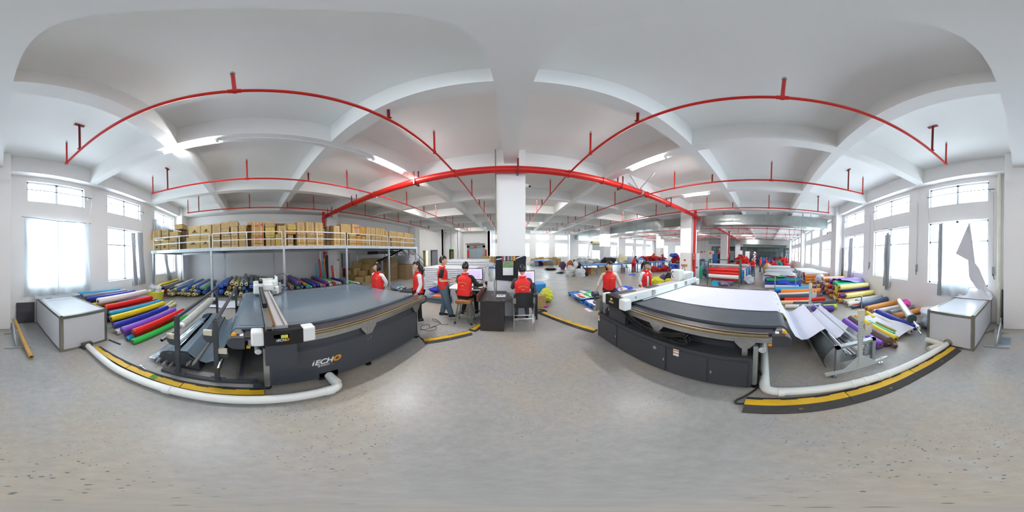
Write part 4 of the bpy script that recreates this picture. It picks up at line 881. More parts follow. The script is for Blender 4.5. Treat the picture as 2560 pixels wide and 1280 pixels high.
up = [(-4.32, -3.84, .55, .93, 'w'), (-3.78, -3.45, .51, .92, 'p'), (-3.39, -2.99, .48, .79, 'n'), (-2.95, -2.79, .42, .86, 'd'), (-2.77, -2.53, .41, .81, 'd'), (-2.51, -2.01, .48, .92, 'c'), (-1.99, -1.56, .48, .94, 'c'), (-1.53, -1.21, .52, .95, 't'), (-1.18, -.87, .52, .74, 't'), (-.82, -.55, .53, .79, 'w'), (-.51, -.23, .33, .83, 'n'),
 (-.03, .43, .5, .94, 'r'), (.47, .83, .34, .74, 'y'), (.93, 1.29, .47, .79, 'w'), (1.31, 1.65, .46, .63, 'o'), (1.69, 2.02, .51, .95, 'w'), (2.04, 2.41, .51, .96, 'w'), (2.43, 2.79, .52, .96, 'w'), (3.28, 3.59, .49, .87, 'w'), (3.64, 4.18, .58, .98, 'n'), (4.21, 4.69, .56, 1.01, 'r'), (4.71, 5.02, .5, .9, 'o'), (5.04, 5.35, .57, .95, 'w'), (5.37, 5.67, .52, .94, 'w'), (5.7, 6.02, .54, .96, 'w'), (6.04, 6.36, .6, .97, 'w'), (6.41, 6.6, .62, .83, 'n'), (6.68, 7.37, .47, .86, 'n'), (7.4, 8.03, .49, .87, 'n'), (8.08, 8.82, .51, .89, 'n'), (8.85, 9.1, .52, .83, 'n')]
top = [(-3.13, -2.78, .87, 1.08, 'n'), (-1.19, -.86, .75, .98, 'n'), (-.85, -.54, .8, 1.02, 't'), (.48, .84, .75, .93, 'n'), (.95, 1.25, .8, .93, 'd'), (1.32, 1.66, .64, .85, 'y'), (-.2, -.04, .84, .95, 'n')]
for lay, L in (('bottom', low), ('upper', up), ('topmost', top)):
    cnt = {}
    for a, b, z0, z1, k in L:
        cnt[k] = cnt.get(k, 0) + 1
        if lay == 'bottom': z0 = 0
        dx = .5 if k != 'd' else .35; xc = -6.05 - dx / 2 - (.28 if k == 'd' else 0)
        carton(xc, (a + b) / 2, 2.165 + z0, dx, b - a, z1 - z0, k, '%s carton in the %s layer on the mezzanine, %s such from the windows' % (CK[k][1], lay, ORD[cnt[k] - 1]), 'cartons stacked on the mezzanine', rz=random.uniform(-.03, .03) if lay != 'bottom' else 0)
for j in range(14):
    y = -3.7 + j * .95
    carton(-7.0, y, 2.165, .6, .8, .85 + .08 * (j % 3), 'n', 'plain tall carton in the rear row on the mezzanine, %s from the windows' % ORD[j], 'cartons stacked on the mezzanine')
# cartons dumped under the far end of the mezzanine
heap = [(-8.9, 6.2, 0, .6, .6, .45, .2), (-8.8, 6.3, .45, .6, .5, .42, -.1), (-8.7, 6.5, .88, .5, .6, .4, .3), (-8.2, 6.2, 0, .5, .5, .35, .4), (-8.0, 6.7, 0, .55, .5, .4, -.3), (-8.3, 6.6, .37, .5, .45, .35, .5), (-8.4, 7.0, .72, .5, .6, .4, .1), (-8.1, 7.3, .42, .4, .6, .5, -.2), (-7.6, 6.9, 0, .45, .4, .38, .2), (-8.5, 7.5, .9, .9, 1.1, .55, .05), (-7.5, 7.4, 0, .4, .35, .55, .1), (-7.9, 7.3, 0, .5, .45, .4, 0), (-8.6, 7.4, 0, .6, .6, .45, 0), (-8.6, 7.3, .45, .5, .6, .43, .2), (-8.9, 5.9, .45, .35, .35, .3, .6)]
for i, (x, y, z, a, b, c, r) in enumerate(heap):
    carton(x, y, z, a, b, c, 'nwd'[i % 2] if i != 9 else 'n', 'tumbled brown carton in the heap under the mezzanine, %s in it from the wall side' % ORD[i] if i != 9 else 'large flat-topped brown carton crowning the heap under the mezzanine', 'cartons tumbled under the mezzanine', r)
for i in range(9):
    obj('flattened_cartons', MB().box(-7.6, -6.9, 7.75, 8.4, .0 + i * .17, .165 + i * .17), mat('flat_card', '8b7250', .85, noise_amt=.15, noise_scale=8), loc=(-7.25, 8.1, 0), label='bundle of flattened cartons in the tall stack by the post, %s from the floor' % ORD[i], cat='box', group='bundles of flattened cartons')
for i in range(6):
    obj('flattened_cartons', MB().box(-7.3, -6.3, 8.6, 9.3, .0 + i * .17, .165 + i * .17), MATS['flat_card'], loc=(-6.8, 9, 0), label='bundle of flattened cartons in the lower stack by the white sheets, %s from the floor' % ORD[i], cat='box', group='bundles of flattened cartons')
M_foam = mat('white_foam_sheet', 'dcdee4', .6, noise_amt=.06, noise_scale=4)
def stack(x0, x1, y0, y1, z0, z1, n, where, jit=.05):
    dz = (z1 - z0) / n
    for i in range(n):
        j = random.uniform(-jit, jit); k = random.uniform(-.01, .01)
        obj('foam_sheet_bundle', MB().box(x0 + j, x1 + j, y0 + k, y1 + k, z0 + i * dz, z0 + (i + 1) * dz - .014), M_foam, loc=((x0 + x1) / 2, (y0 + y1) / 2, z0 + i * dz), label='white foam sheet bundle, %s up in the %s' % (ORD[i], where), cat='foam sheets', group='white foam sheets', bevel=.012)
stack(-3.45, -1.3, 5.95, 7.2, 0, 1.19, 16, 'stack behind the standing man')
stack(-3.2, -1.1, 7.5, 8.8, 0, 1.42, 12, 'taller stack behind the first')
stack(-8.2, -6.6, 9.35, 10.2, 0, 1.62, 12, 'stack under the stairs')

# ================================================================ FABRIC ROLLS
RC = {'ye': ('e3c419', 'yellow'), 'gy': ('8a9196', 'grey'), 'dk': ('3e444b', 'dark grey'), 'nv': ('27309f', 'navy blue'), 're': ('d8160f', 'red'), 'cr': ('ddd49f', 'cream'), 'wh': ('e6e4e2', 'white'), 'bl': ('2467c8', 'blue'), 'te': ('3fa38e', 'teal'), 'ta': ('b08766', 'tan'), 'bb': ('7d93ab', 'slate blue'), 'gb': ('4b5d7e', 'grey-blue'), 'br': ('8a5f56', 'brown'), 'pu': ('5b3d9c', 'purple'), 'gr': ('2f9a52', 'green'), 'or': ('ef8a1c', 'orange'), 'cy': ('2f9fd4', 'light blue'), 'gn': ('36c054', 'bright green'), 'pk': ('e25a9a', 'pink'), 'pi': ('e3c3dc', 'pale pink'), 'dr': ('8c2c1f', 'dark red'), 'vi': ('7e4fc4', 'violet'), 'mu': ('5d4549', 'plum brown'), 'ow': ('e0994a', 'orange-wrapped'), 'lg': ('b9d53a', 'lime'), 'pe': ('f3cf9d', 'peach'), 'ol': ('8f7b1d', 'olive'), 'si': ('c9cbd0', 'silver-wrapped'), 'ly': ('f1e58f', 'pale yellow'), 'eg': ('1fb98d', 'emerald')}
RM_ = {}
def roll_mats(c):
    if c not in RM_:
        wrap = c in ('cr', 'ow', 'si', 'wh', 'pe')
        RM_[c] = mat('roll_' + RC[c][1].replace(' ', '_').replace('-', '_'), RC[c][0], .38 if not wrap else .5, noise_amt=.1 if wrap else .03, noise_scale=8, bump=.35 if wrap else 0, bump_scale=14)
    return RM_[c]
def roll_mesh(kind):
    if ('m', kind) in PROTO: return PROTO[('m', kind)]
    n = 26; q = MB(); rings = []
    for zz, rr in ((0, .42), (0, .94), (.012, 1.0), (.25, 1.0), (.5, 1.0), (.75, 1.0), (.988, 1.0), (1, .94), (1, .42)):
        for i in range(n):
            a = 2 * PI * i / n; w_ = 1
            if kind == 'wrap': w_ = 1 + .05 * math.sin(a * 5 + zz * 11) + (.06 * math.sin(a * 3) if zz in (0, .012, 1, .988) else 0)
            else: w_ = 1 + .012 * math.sin(a * 2 + zz * 3) + (.035 if i == 3 else 0)
            rings.append((rr * w_ * math.cos(a), rr * w_ * math.sin(a), zz))
    fs = [(j * n + i, j * n + (i + 1) % n, (j + 1) * n + (i + 1) % n, (j + 1) * n + i) for j in range(8) for i in range(n)]
    core = MB().ring((0, 0, -.004), (0, 0, 1.004), .45, .3, n)
    hole = MB().cyl((0, 0, .03), (0, 0, .97), .31, n)
    out = []
    for nm, v, f, mm in (('fabric_roll', rings, fs, None), ('cardboard_core', core.v, core.f, mat('core_card', '8d7355', .7)), ('core_hole', hole.v, hole.f, M_gap)):
        me = bpy.data.meshes.new(nm); me.from_pydata(v, [], f); me.polygons.foreach_set('use_smooth', [True] * len(me.polygons))
        try: me.set_sharp_from_angle(angle=math.radians(45))
        except Exception: pass
        if mm: me.materials.append(mm)
        else: me.materials.append(None)
        out.append(me)
    PROTO[('m', kind)] = out; return out
def roll(a, b, r, c, label, group=None, wrap=None, core=True):
    a = Vector(a); b = Vector(b); d = b - a
    wrap = c in ('cr', 'ow', 'si', 'pe') if wrap is None else wrap
    key = ('r', wrap, c)
    if key not in PROTO:
        me = roll_mesh('wrap' if wrap else 'plain')[0].copy(); me.materials[0] = roll_mats(c); PROTO[key] = me
    o = bpy.data.objects.new('fabric_roll', PROTO[key]); C.objects.link(o)
    o.location = a; o.rotation_mode = 'QUATERNION'; o.rotation_quaternion = d.to_track_quat('Z', 'Y') @ __import__('mathutils').Quaternion((0, 0, 1), random.uniform(0, 6)); o.scale = (r, r, d.length)
    set_props(o, label, 'fabric roll', group)
    if core:
        for i in (1, 2):
            me = roll_mesh('wrap' if wrap else 'plain')[i]; c_ = bpy.data.objects.new(me.name.split('.')[0], me); C.objects.link(c_); c_.parent = o
    return o
G1 = 'coloured fabric rolls between the left bin and the feeder'
for a, b, r, c, lab in [
 ((-2.30, -2.14, .07), (-4.25, -1.88, .07), .07, 'gn', 'bright green fabric roll, the one closest to the charcoal feeder'),
 ((-2.37, -2.19, .26), (-4.26, -2.0, .25), .072, 're', 'red fabric roll resting on top beside the bright green one'),
 ((-2.5, -2.28, .11), (-4.36, -2.1, .11), .07, 're', 'red fabric roll underneath the other red one'),
 ((-2.33, -2.32, .062), (-4.2, -2.3, .062), .06, 'cy', 'light blue roll on the floor poking out next to the green one'),
 ((-2.43, -2.46, .07), (-4.54, -2.45, .07), .07, 'pu', 'dark purple roll on the floor under the violet one'),
 ((-2.32, -2.45, .24), (-4.27, -2.28, .24), .075, 'vi', 'violet fabric roll resting on the pile edge'),
 ((-2.4, -2.72, .075), (-4.6, -2.66, .075), .07, 'wh', 'white fabric roll end sticking out below the violet roll'),
 ((-2.4, -2.8, .22), (-4.47, -2.65, .21), .075, 'nv', 'navy blue fabric roll between the violet and yellow ones'),
 ((-2.47, -2.98, .34), (-4.53, -2.83, .31), .08, 'ye', 'yellow fabric roll with a brown core near the left bin'),
 ((-2.6, -3.2, .4), (-4.6, -2.98, .36), .058, 'cy', 'light blue roll just behind the yellow roll'),
 ((-2.75, -3.4, .36), (-4.7, -3.2, .34), .06, 'dr', 'dark red roll in shadow between light blue and red'),
 ((-2.64, -3.43, .5), (-4.5, -3.29, .46), .08, 're', 'thick red fabric roll in the middle of the pile'),
 ((-2.54, -3.6, .66), (-4.68, -3.66, .6), .095, 'wh', 'thick off-white fabric roll, biggest of the pile'),
 ((-2.99, -3.88, .48), (-4.65, -3.61, .42), .07, 'pi', 'pale pink roll under the thick off-white one'),
 ((-2.5, -3.8, .5), (-3.4, -3.8, .5), .07, 'ye', 'short yellow roll end behind the thick off-white roll'),
 ((-2.44, -4.02, .66), (-4.46, -4.0, .6), .07, 'nv', 'navy blue roll behind the off-white one'),
 ((-2.41, -4.18, .72), (-4.15, -4.15, .66), .07, 'gy', 'grey fabric roll behind the navy one'),
 ((-2.3, -4.33, .76), (-4.0, -4.33, .7), .06, 'cy', 'light blue roll highest against the window wall')]:
    roll(a, b, r, c, lab, G1)
k = 0
for z, ys in ((.085, [-3.94, -3.58, -3.22, -3.04, -2.9]), (.24, [-4.2, -3.7, -3.3, -3.12]), (.42, [-4.25, -3.95])):
    for y in ys:
        k += 1; roll((-2.75, y, z), (-4.5, y, z), .08, ['gn', 'cy', 'bl', 'dk', 'nv', 'gr', 'wh'][k % 7], '%s roll buried in the pile by the left bin, %s of the buried ones' % (RC[['gn', 'cy', 'bl', 'dk', 'nv', 'gr', 'wh'][k % 7]][1], ORD[k - 1]), G1)
roll((-4.9, -2.97, .06), (-5.7, -3.12, .06), .055, 'cr', 'short cream-wrapped roll lying ahead of the coloured pile, window side'); roll((-4.88, -2.84, .06), (-5.44, -2.87, .06), .06, 'cr', 'short cream-wrapped roll lying ahead of the coloured pile, machine side')
ends = [(-6.35,-4.259,0.521,'ye',0.088),(-6.35,-3.95,0.508,'gy',0.052),(-6.35,-3.832,0.437,'dk',0.06),(-6.35,-4.095,0.408,'nv',0.07),(-6.35,-3.986,0.273,'re',0.095),(-6.35,-4.163,0.166,'cr',0.052),(-6.37,-3.709,0.32,'wh',0.085),(-6.4,-3.628,0.435,'dk',0.051),(-6.36,-3.728,0.178,'cr',0.059),(-6.42,-3.588,0.161,'cr',0.085),(-6.48,-3.443,0.372,'cr',0.068),(-6.51,-3.376,0.538,'wh',0.076),(-6.55,-3.288,0.362,'bl',0.084),(-6.6,-3.184,0.202,'cr',0.076),(-6.54,-3.308,0.203,'cr',0.059),(-6.62,-3.135,0.324,'cr',0.076),(-6.74,-2.852,0.527,'bl',0.084),(-6.7,-2.933,0.355,'bl',0.084),(-6.66,-3.031,0.172,'cr',0.067),(-6.72,-2.892,0.151,'cr',0.084),(-6.77,-2.779,0.35,'cr',0.067),(-6.82,-2.668,0.487,'cr',0.076),(-6.84,-2.611,0.318,'cr',0.076),(-6.82,-2.677,0.135,'cr',0.084),(-6.88,-2.514,0.481,'bl',0.101),(-6.9,-2.473,0.269,'bl',0.101),(-6.87,-2.553,0.148,'cr',0.067),(-6.95,-2.342,0.44,'cr',0.076),(-6.95,-2.184,0.42,'te',0.101),(-6.95,-2.224,0.235,'bl',0.084),(-6.95,-2.104,0.116,'cr',0.05),(-6.95,-1.914,0.141,'wh',0.1),(-6.95,-1.414,0.546,'bl',0.098),(-6.95,-1.214,0.623,'bl',0.097),(-6.95,-1.601,0.442,'bl',0.098),(-6.95,-1.438,0.292,'bl',0.098),(-6.95,-1.658,0.201,'bl',0.09),(-7.05,-1.086,0.445,'ta',0.098),(-7.05,-0.965,0.647,'cr',0.098),(-7.05,-0.769,0.604,'cr',0.098),(-7.05,-0.872,0.444,'cr',0.074),(-6.95,-1.192,0.21,'cr',0.097),(-7.05,-1.061,0.136,'cr',0.098),(-7.05,-0.548,0.601,'cr',0.081),(-7.05,-0.438,0.75,'bb',0.098),(-7.05,-0.345,0.598,'cr',0.081),(-7.05,-0.626,0.426,'cr',0.065),(-7.05,-0.447,0.415,'bl',0.089),(-7.05,-0.585,0.136,'cr',0.09),(-7.05,-0.338,0.269,'bl',0.065),
(-7.1,-0.12,0.487,'bl',0.1),(-7.1,0.1,0.44,'bl',0.1),(-7.1,-0.1,0.68,'gb',0.092),(-7.1,0.1,0.64,'gb',0.092),(-7.1,0.32,0.6,'cr',0.08),(-7.1,0.5,0.58,'bb',0.09),(-7.1,0.7,0.56,'gy',0.09),(-7.1,1.229,0.315,'gy',0.083),(-7.1,1.678,0.36,'br',0.105),(-7.1,1.47,0.315,'bl',0.063),(-7.1,1.978,0.534,'pu',0.127),(-7.1,1.983,0.32,'gr',0.085),(-7.1,2.296,0.45,'or',0.075),(-7.1,2.161,0.344,'bl',0.064),(-7.1,2.432,0.309,'cy',0.076),(-7.1,2.58,0.305,'gn',0.065),(-7.1,2.758,0.346,'nv',0.099),(-7.1,2.95,0.35,'nv',0.08),(-7.1,3.125,0.323,'gy',0.078),(-7.1,3.28,0.3,'pk',0.068),(-7.1,3.393,0.43,'pu',0.085),(-7.1,3.56,0.42,'pi',0.07),(-7.1,3.646,0.29,'pi',0.08),(-7.1,3.69,0.46,'gn',0.06),(-7.1,3.83,0.33,'re',0.085),(-7.1,4.003,0.333,'wh',0.07),(-7.1,4.161,0.313,'cr',0.07),(-7.1,4.42,0.33,'nv',0.096),(-7.1,4.6,0.28,'ye',0.07),(-7.1,4.901,0.226,'gn',0.087),(-7.1,5.304,0.125,'wh',0.115)]
cnt = {}
for x, y, z, c, r in ends:
    cnt[c] = cnt.get(c, 0) + 1
    xe = max(-9.3, x - 2.15) if y < .9 else (-8.6 if 4.1 < y < 5.2 else max(-9.25, x - 2.1))
    roll((x, y, z), (xe, y + (.05 if y > 1 else -.02), z + .02), r, c, '%s roll under the mezzanine, %s %s one from the window wall' % (RC[c][1], ORD[cnt[c] - 1], RC[c][1]), 'fabric rolls stacked under the mezzanine')
for i in range(30):
    y = -.05 + i * .19
    if 4.15 < y < 5.1: continue
    c = ['cr', 'bl', 'wh', 'gy', 'nv'][i % 5]
    roll((-7.12, y, .09), (-9.25, y, .09), .088, c, '%s base roll under the mezzanine, %s of the floor row behind the machine' % (RC[c][1], ORD[i]), 'base row of rolls under the mezzanine')
# upright things by the riser
for i, (y, c, h, dx) in enumerate(((3.55, 'cy', 1.0, 0), (3.72, 're', 1.25, .02), (3.92, 'cy', 1.05, .05), (4.02, 'or', 1.3, 0), (4.48, 're', .85, .1), (4.6, 'wh', 1.2, .1))):
    roll((-8.5 + dx, y, .3), (-8.62 + dx, y - .05, .3 + h), .05, c, '%s roll standing upright near the red wall riser, %s of them' % (RC[c][1], ORD[i]), 'upright rolls by the wall riser')
obj('dark_board', MB().box(-8.66, -8.62, 4.1, 4.25, 0, 1.75), M_gap, loc=(-8.6, 4.2, 0), label='narrow black board standing beside the red wall riser', cat='board')
q = MB().grid(lambda u, v: (-6.35 + .9 * v, -1.8 + 1.2 * u, .012 + .03 * abs(math.sin(u * 5 + v * 3))), 12, 8, .004)
obj('white_sheet', q, M_fabw, smooth=True, loc=(-6, -1.2, 0), label='white cloth sheet on the floor before the rolls under the mezzanine', cat='sheet')
t = thing('tub', 'yellow round tub heaped with white plastic film by the mezzanine post', 'tub', (-5.95, -4.05, 0))
obj('tub_body', MB().cyl((-5.75, -4.0, 0), (-5.75, -4.0, .42), .33, 28, .4), mat('tub_yellow', 'd3cf4b', .4), t, True)
def lump(mb, c, s, seed, rough=.35, sub=3, floor_z=None, freq=2.2):
    bm = bmesh.new(); bmesh.ops.create_icosphere(bm, subdivisions=sub, radius=1)
    for v in bm.verts:
        p = v.co.copy(); q_ = Vector((p.x * s[0], p.y * s[1], p.z * s[2]))
        n1 = noise.noise(q_ * freq + Vector((seed, seed * 1.7, 0))); n2 = abs(noise.noise(q_ * freq * 2.6 + Vector((0, seed, seed))))
        n3 = abs(noise.noise(q_ * freq * 5.5 + Vector((seed, 0, seed))))
        k = 1 + rough * n1 - rough * .9 * n2 - rough * .5 * n3
        v.co = Vector((p.x * s[0] * k, p.y * s[1] * k, p.z * s[2] * k)) + Vector(c)
        if floor_z is not None and v.co.z < floor_z: v.co.z = floor_z
    bm.verts.ensure_lookup_table()
    mb.add([v.co.copy() for v in bm.verts], [tuple(v.index for v in f.verts) for f in bm.faces]); bm.free(); return mb
obj('plastic_film', lump(MB(), (-5.75, -4.0, .45), (.38, .36, .28), 3, .6, 4, .38, 5), M_foam, t, True)
obj('sack', lump(MB(), (9.8, -3.5, .3), (.4, .36, .42), 5, .2, 3, 0, 3), mat('clear_white_bag', 'd9dce0', .4), smooth=True, loc=(9.8, -3.5, 0), label='white plastic bag on the floor at the right wall pillar', cat='bag')
obj('dark_board', MB().box(8.5, 8.56, -4.4, -4.34, 0, 2.35), M_gap, loc=(8.5, -4.4, 0), label='tall dark strip standing against the wall before the pillar', cat='board')
# right side, near group
G2 = 'fabric rolls on the floor behind the right feeder'
for a, b, r, c, lab in [
 ((2.17, -1.9, .1), (3.63, -1.98, .1), .095, 'vi', 'violet roll on the floor, closest to the pale feeder'),
 ((2.14, -2.09, .115), (3.67, -2.17, .115), .11, 'mu', 'plum brown roll between the violet and the yellow one'),
 ((2.18, -2.3, .095), (3.8, -2.42, .095), .085, 'ye', 'yellow roll next to the plum brown one'),
 ((2.4, -2.47, .07), (3.34, -2.52, .07), .06, 'eg', 'emerald roll beside the yellow one'),
 ((2.4, -2.6, .06), (3.2, -2.64, .06), .055, 'ol', 'olive roll half hidden under the white cloth'),
 ((2.18, -2.78, .12), (3.62, -2.9, .12), .075, 'wh', 'white roll partly unrolled near the right bin'),
 ((3.4, -2.75, .1), (3.85, -2.82, .12), .075, 'ye', 'yellow roll end peeking out from under the white cloth'),
 ((2.2, -2.98, .15), (3.75, -3.12, .15), .085, 'nv', 'navy blue roll beside the white unrolled one'),
 ((4.13, -3.0, .15), (4.18, -4.4, .15), .1, 'ow', 'orange-wrapped roll pointing at the window wall'),
 ((3.92, -3.13, .09), (3.83, -4.16, .09), .075, 'wh', 'white-orange roll right of the orange-wrapped one'),
 ((3.5, -3.4, .11), (3.42, -4.42, .11), .085, 'gy', 'grey hollow roll beside the silver one'),
 ((3.2, -3.3, .11), (3.0, -4.42, .11), .09, 'ow', 'tan and orange wrapped roll nearest the right bin'),
 ((4.72, -3.2, .12), (4.73, -4.42, .14), .12, 'gb', 'grey-blue bundled roll under the middle right curtain'),
 ((5.05, -3.2, .17), (5.1, -4.42, .19), .09, 'si', 'silver-wrapped roll beside the grey-blue bundle'),
 ((4.95, -2.98, .07), (4.98, -3.6, .07), .06, 're', 'small red roll end at the front of the wrapped rolls'),
 ((4.75, -2.85, .06), (4.8, -3.5, .06), .055, 'dk', 'small dark roll end lowest before the grey-blue bundle'),
 ((5.48, -3.0, .3), (5.58, -4.42, .3), .1, 'ly', 'white and green printed roll beside the big mixed pile'),
 ((5.2, -2.9, .09), (5.25, -4.3, .09), .08, 'wh', 'white roll end low beside the big mixed pile'),
 ((5.42, -2.9, .1), (5.45, -4.3, .1), .08, 'cr', 'cream roll end low beside the big mixed pile')]:
    roll(a, b, r, c, lab, G2)
roll((2.0, -2.12, .05), (2.16, -2.16, .06), .045, 'mu', 'short plum brown cloth end sticking out of the plum roll', G2, core=False)
q = MB().grid(lambda u, v: (2.15 + 1.4 * u + .1 * v, -2.86 + .42 * v, .2 - .15 * v + .03 * math.sin(u * 6 + v * 3) + (.02 * math.sin(u * 19) * v)), 20, 10, .003)
obj('loose_cloth', q, M_fabw, smooth=True, loc=(2.9, -2.6, .1), label='loose white cloth unrolled over the green and olive rolls', cat='cloth')
t = thing('film_roll', 'clear film roll on a long metal shaft leaning across the right-hand rolls', 'fabric roll', (2.8, -3.2, .4))
A_, B_ = Vector((3.3, -3.6, .5)), Vector((2.24, -2.85, .42)); D_ = (B_ - A_).normalized()
obj('film', MB().cyl(A_, B_, .085, 24, .1), mat('shiny_clear_film', 'd5d6da', .15, .5, noise_amt=.15, noise_scale=10, bump=.3, bump_scale=20), t, True)
obj('shaft', MB().cyl(A_ - D_ * .2, B_ + D_ * .55, .022, 14).cyl(B_ + D_ * .42, B_ + D_ * .5, .04, 14), M_chrome, t, True)
obj('end_flange', MB().cyl(B_, B_ + D_ * .05, .11, 24), mat('dark_teal', '3d5055', .5), t, True)
obj('metal_shaft', MB().cyl((3.35, -3.85, .35), (1.95, -2.8, .12), .016, 10).cyl((1.99, -2.83, .126), (1.93, -2.785, .116), .026, 10), M_chrome, smooth=True, loc=(2.6, -3.3, .3), label='thin metal shaft lying under the clear film roll', cat='shaft')
obj('pink_cloth', lump(MB(), (3.35, -3.95, .35), (.16, .22, .14), 9, .5, 3, .2, 5), mat('magenta_cloth', 'd0359a', .6), smooth=True, loc=(3.3, -3.9, .3), label='magenta cloth bunched at the far end of the film roll', cat='cloth')
obj('grey_bag', lump(MB(), (2.15, -3.5, .14), (.28, .35, .16), 11, .4, 3, 0, 4), mat('grey_plastic_bag', '7b8088', .4), smooth=True, loc=(2.2, -3.5, 0), label='grey plastic bag beside the right bin', cat='bag')
obj('white_bag', lump(MB(), (2.3, -3.9, .25), (.42, .3, .2), 12, .35, 3, 0, 4), M_foam, smooth=True, loc=(2.4, -3.9, 0), label='white plastic-wrapped bundle behind the grey bag', cat='bag')
# big mixed pile along the window wall
G3 = 'mixed wrapped rolls piled under the right windows'
k = 0
for z, xs, yf in ((.1, [5.0 + .2 * i for i in range(20)], -2.8), (.27, [5.65 + .2 * i for i in range(15)], -2.85), (.44, [5.9 + .2 * i for i in range(13)], -2.95)):
    for x in xs:
        c = ['ow', 'ow', 'cr', 'ow', 'ta', 'nv', 'ow', 're', 'pu'][(k * 4) % 9] if x > 5.5 else ['wh', 'cr', 'si'][k % 3]; k += 1
        roll((x, yf - random.uniform(-.08, .1) - (x - 5) * -.03, z), (x + .04, -4.4, z), .095, c, '%s roll in the big window-side pile, %s laid' % (RC[c][1], ('%s' % ORD[k - 1]) if k <= 30 else 'upper ' + ORD[k - 31]), G3)
for a, b, r, c, lab in [((5.75, -2.85, .6), (5.95, -4.35, .58), .11, 'ly', 'pale yellow roll on top at the near end of the window-side pile'),
 ((6.15, -2.9, .62), (6.35, -4.4, .62), .1, 'eg', 'emerald roll on top of the window-side pile, lower one'), ((6.4, -2.9, .66), (6.6, -4.4, .66), .11, 'eg', 'emerald roll on top of the window-side pile, upper one'),
 ((6.75, -3.1, .64), (6.8, -4.3, .64), .1, 'ly', 'pale yellow roll half under the lilac cloth'), ((7.1, -3.0, .62), (7.2, -4.4, .62), .1, 'pu', 'purple roll under the lilac cloth'),
 ((8.45, -3.1, .6), (8.48, -4.35, .6), .1, 'pi', 'pale pink roll at the far end of the window-side pile'), ((8.2, -3.05, .62), (8.25, -4.35, .62), .1, 'pe', 'peach roll at the far end of the window-side pile'), ((7.7, -3.05, .62), (7.75, -4.35, .62), .1, 'ow', 'orange-wrapped roll topping the far part of the window-side pile')]:
    roll(a, b, r, c, lab, G3)
q = MB().grid(lambda u, v: (6.15 + 1.6 * u, -3.15 - 1.25 * v, .76 + .08 * math.sin(u * 4 + 1) + .03 * math.sin(u * 15 + v * 6) - .25 * max(0, .25 - u) * 4 * v), 22, 14, .004)
obj('lilac_cloth', q, mat('lilac_cloth', '9c7cd0', .6), smooth=True, loc=(7, -3.8, .7), label='lilac cloth draped over the top of the window-side pile', cat='cloth')
q = MB().grid(lambda u, v: (5.68 + .28 * u, -2.72 - .02 * v, .68 - .42 * v * (1 - abs(u - .5) * 1.2)), 8, 8, .004)
obj('yellow_cloth', q, mat('yellow_film', 'dcd94a', .4), smooth=True, loc=(5.8, -2.75, .5), label='pale yellow cloth tongue hanging off the front of the window-side pile', cat='cloth')
# centre row (behind the right feeder, towards the aisle)
G4 = 'rolls and wrapped bundles laid across the aisle side'
for a, b, r, c, lab in [
 ((6.58, -.67, .32), (6.6, -2.33, .32), .11, 'or', 'bright orange roll on top of the aisle-side rolls'),
 ((6.95, -.45, .33), (7.1, -2.1, .33), .12, 'cy', 'light blue wrapped roll behind the bright orange one'),
 ((6.1, -.6, .2), (6.2, -2.3, .2), .1, 'dk', 'dark grey roll in front of the bright orange one'), ((6.3, -.55, .28), (6.35, -1.8, .3), .05, 'wh', 'white roll strip between the orange and dark grey rolls'),
 ((5.92, -.75, .14), (5.9, -2.3, .14), .09, 're', 'glossy red roll before the dark grey one'), ((5.75, -.6, .09), (5.72, -1.7, .09), .08, 'pe', 'peach roll beside the glossy red one'),
 ((5.5, -1.0, .1), (5.4, -2.54, .1), .095, 'dk', 'dark grey roll, front one on the floor'), ((5.3, -.7, .08), (5.28, -1.4, .08), .075, 'wh', 'white roll end left of the front dark grey one'),
 ((4.82, -1.3, .12), (4.75, -2.16, .12), .11, 'pu', 'purple roll just behind the far feeder upright'), ((5.02, -1.6, .1), (4.95, -2.36, .1), .09, 'lg', 'lime roll behind the purple one'),
 ((4.45, -1.2, .08), (4.42, -1.8, .08), .07, 'ye', 'yellow roll end nearest the far feeder upright'), ((4.35, -.35, .1), (4.4, -.9, .1), .09, 'ye', 'yellow roll behind the hanging white web'),
 ((6.85, -.5, .12), (6.9, -2.3, .12), .12, 'nv', 'navy roll on the floor below the light blue one'), ((6.6, -.5, .12), (6.6, -2.3, .12), .1, 'pk', 'pink roll on the floor below the orange one'), ((6.35, -.6, .1), (6.35, -2.2, .1), .09, 're', 'red roll under the dark grey roll')]:
    roll(a, b, r, c, lab, G4)
k = 0
M_b1 = None
for x0, n, cols, zt in ((8.8, 6, ['wh', 'nv', 'gr', 'bl', 'bl', 'pk'], 3), (9.9, 6, ['gy', 'wh', 'wh', 'wh', 'si', 'si'], 4)):
    for li in range(zt):
        for i in range(n - li):
            c = cols[(i + li) % len(cols)]; k += 1; x = x0 + .2 * i + .1 * li
            yo = .1 * math.sin(k * 2.1)
            roll((x, -.1 + yo, .1 + li * .17), (x, -1.95 + yo, .1 + li * .17), .097, c, '%s roll of the aisle bundles, %s towards the glass partition' % (RC[c][1], ('%s' % ORD[k - 1]) if k <= 30 else ('thirty plus %s' % ORD[k - 31] if k <= 60 else 'sixty plus %s' % ORD[k - 61])), 'bundled rolls along the aisle')
q = MB().grid(lambda u, v: (9.85 + 1.15 * u, .12 - 2.2 * v, .78 + .05 * math.sin(v * 9 + u * 4) - .3 * (abs(u - .5) * 2) ** 3 - .3 * (abs(v - .5) * 2) ** 6), 14, 22, .004)
obj('wrapping_film', q, mat('pale_wrap', 'ccd6d8', .35, noise_amt=.15, noise_scale=2), smooth=True, loc=(10.4, -1, .7), label='pale plastic wrap over the middle bundle of aisle rolls', cat='wrap')
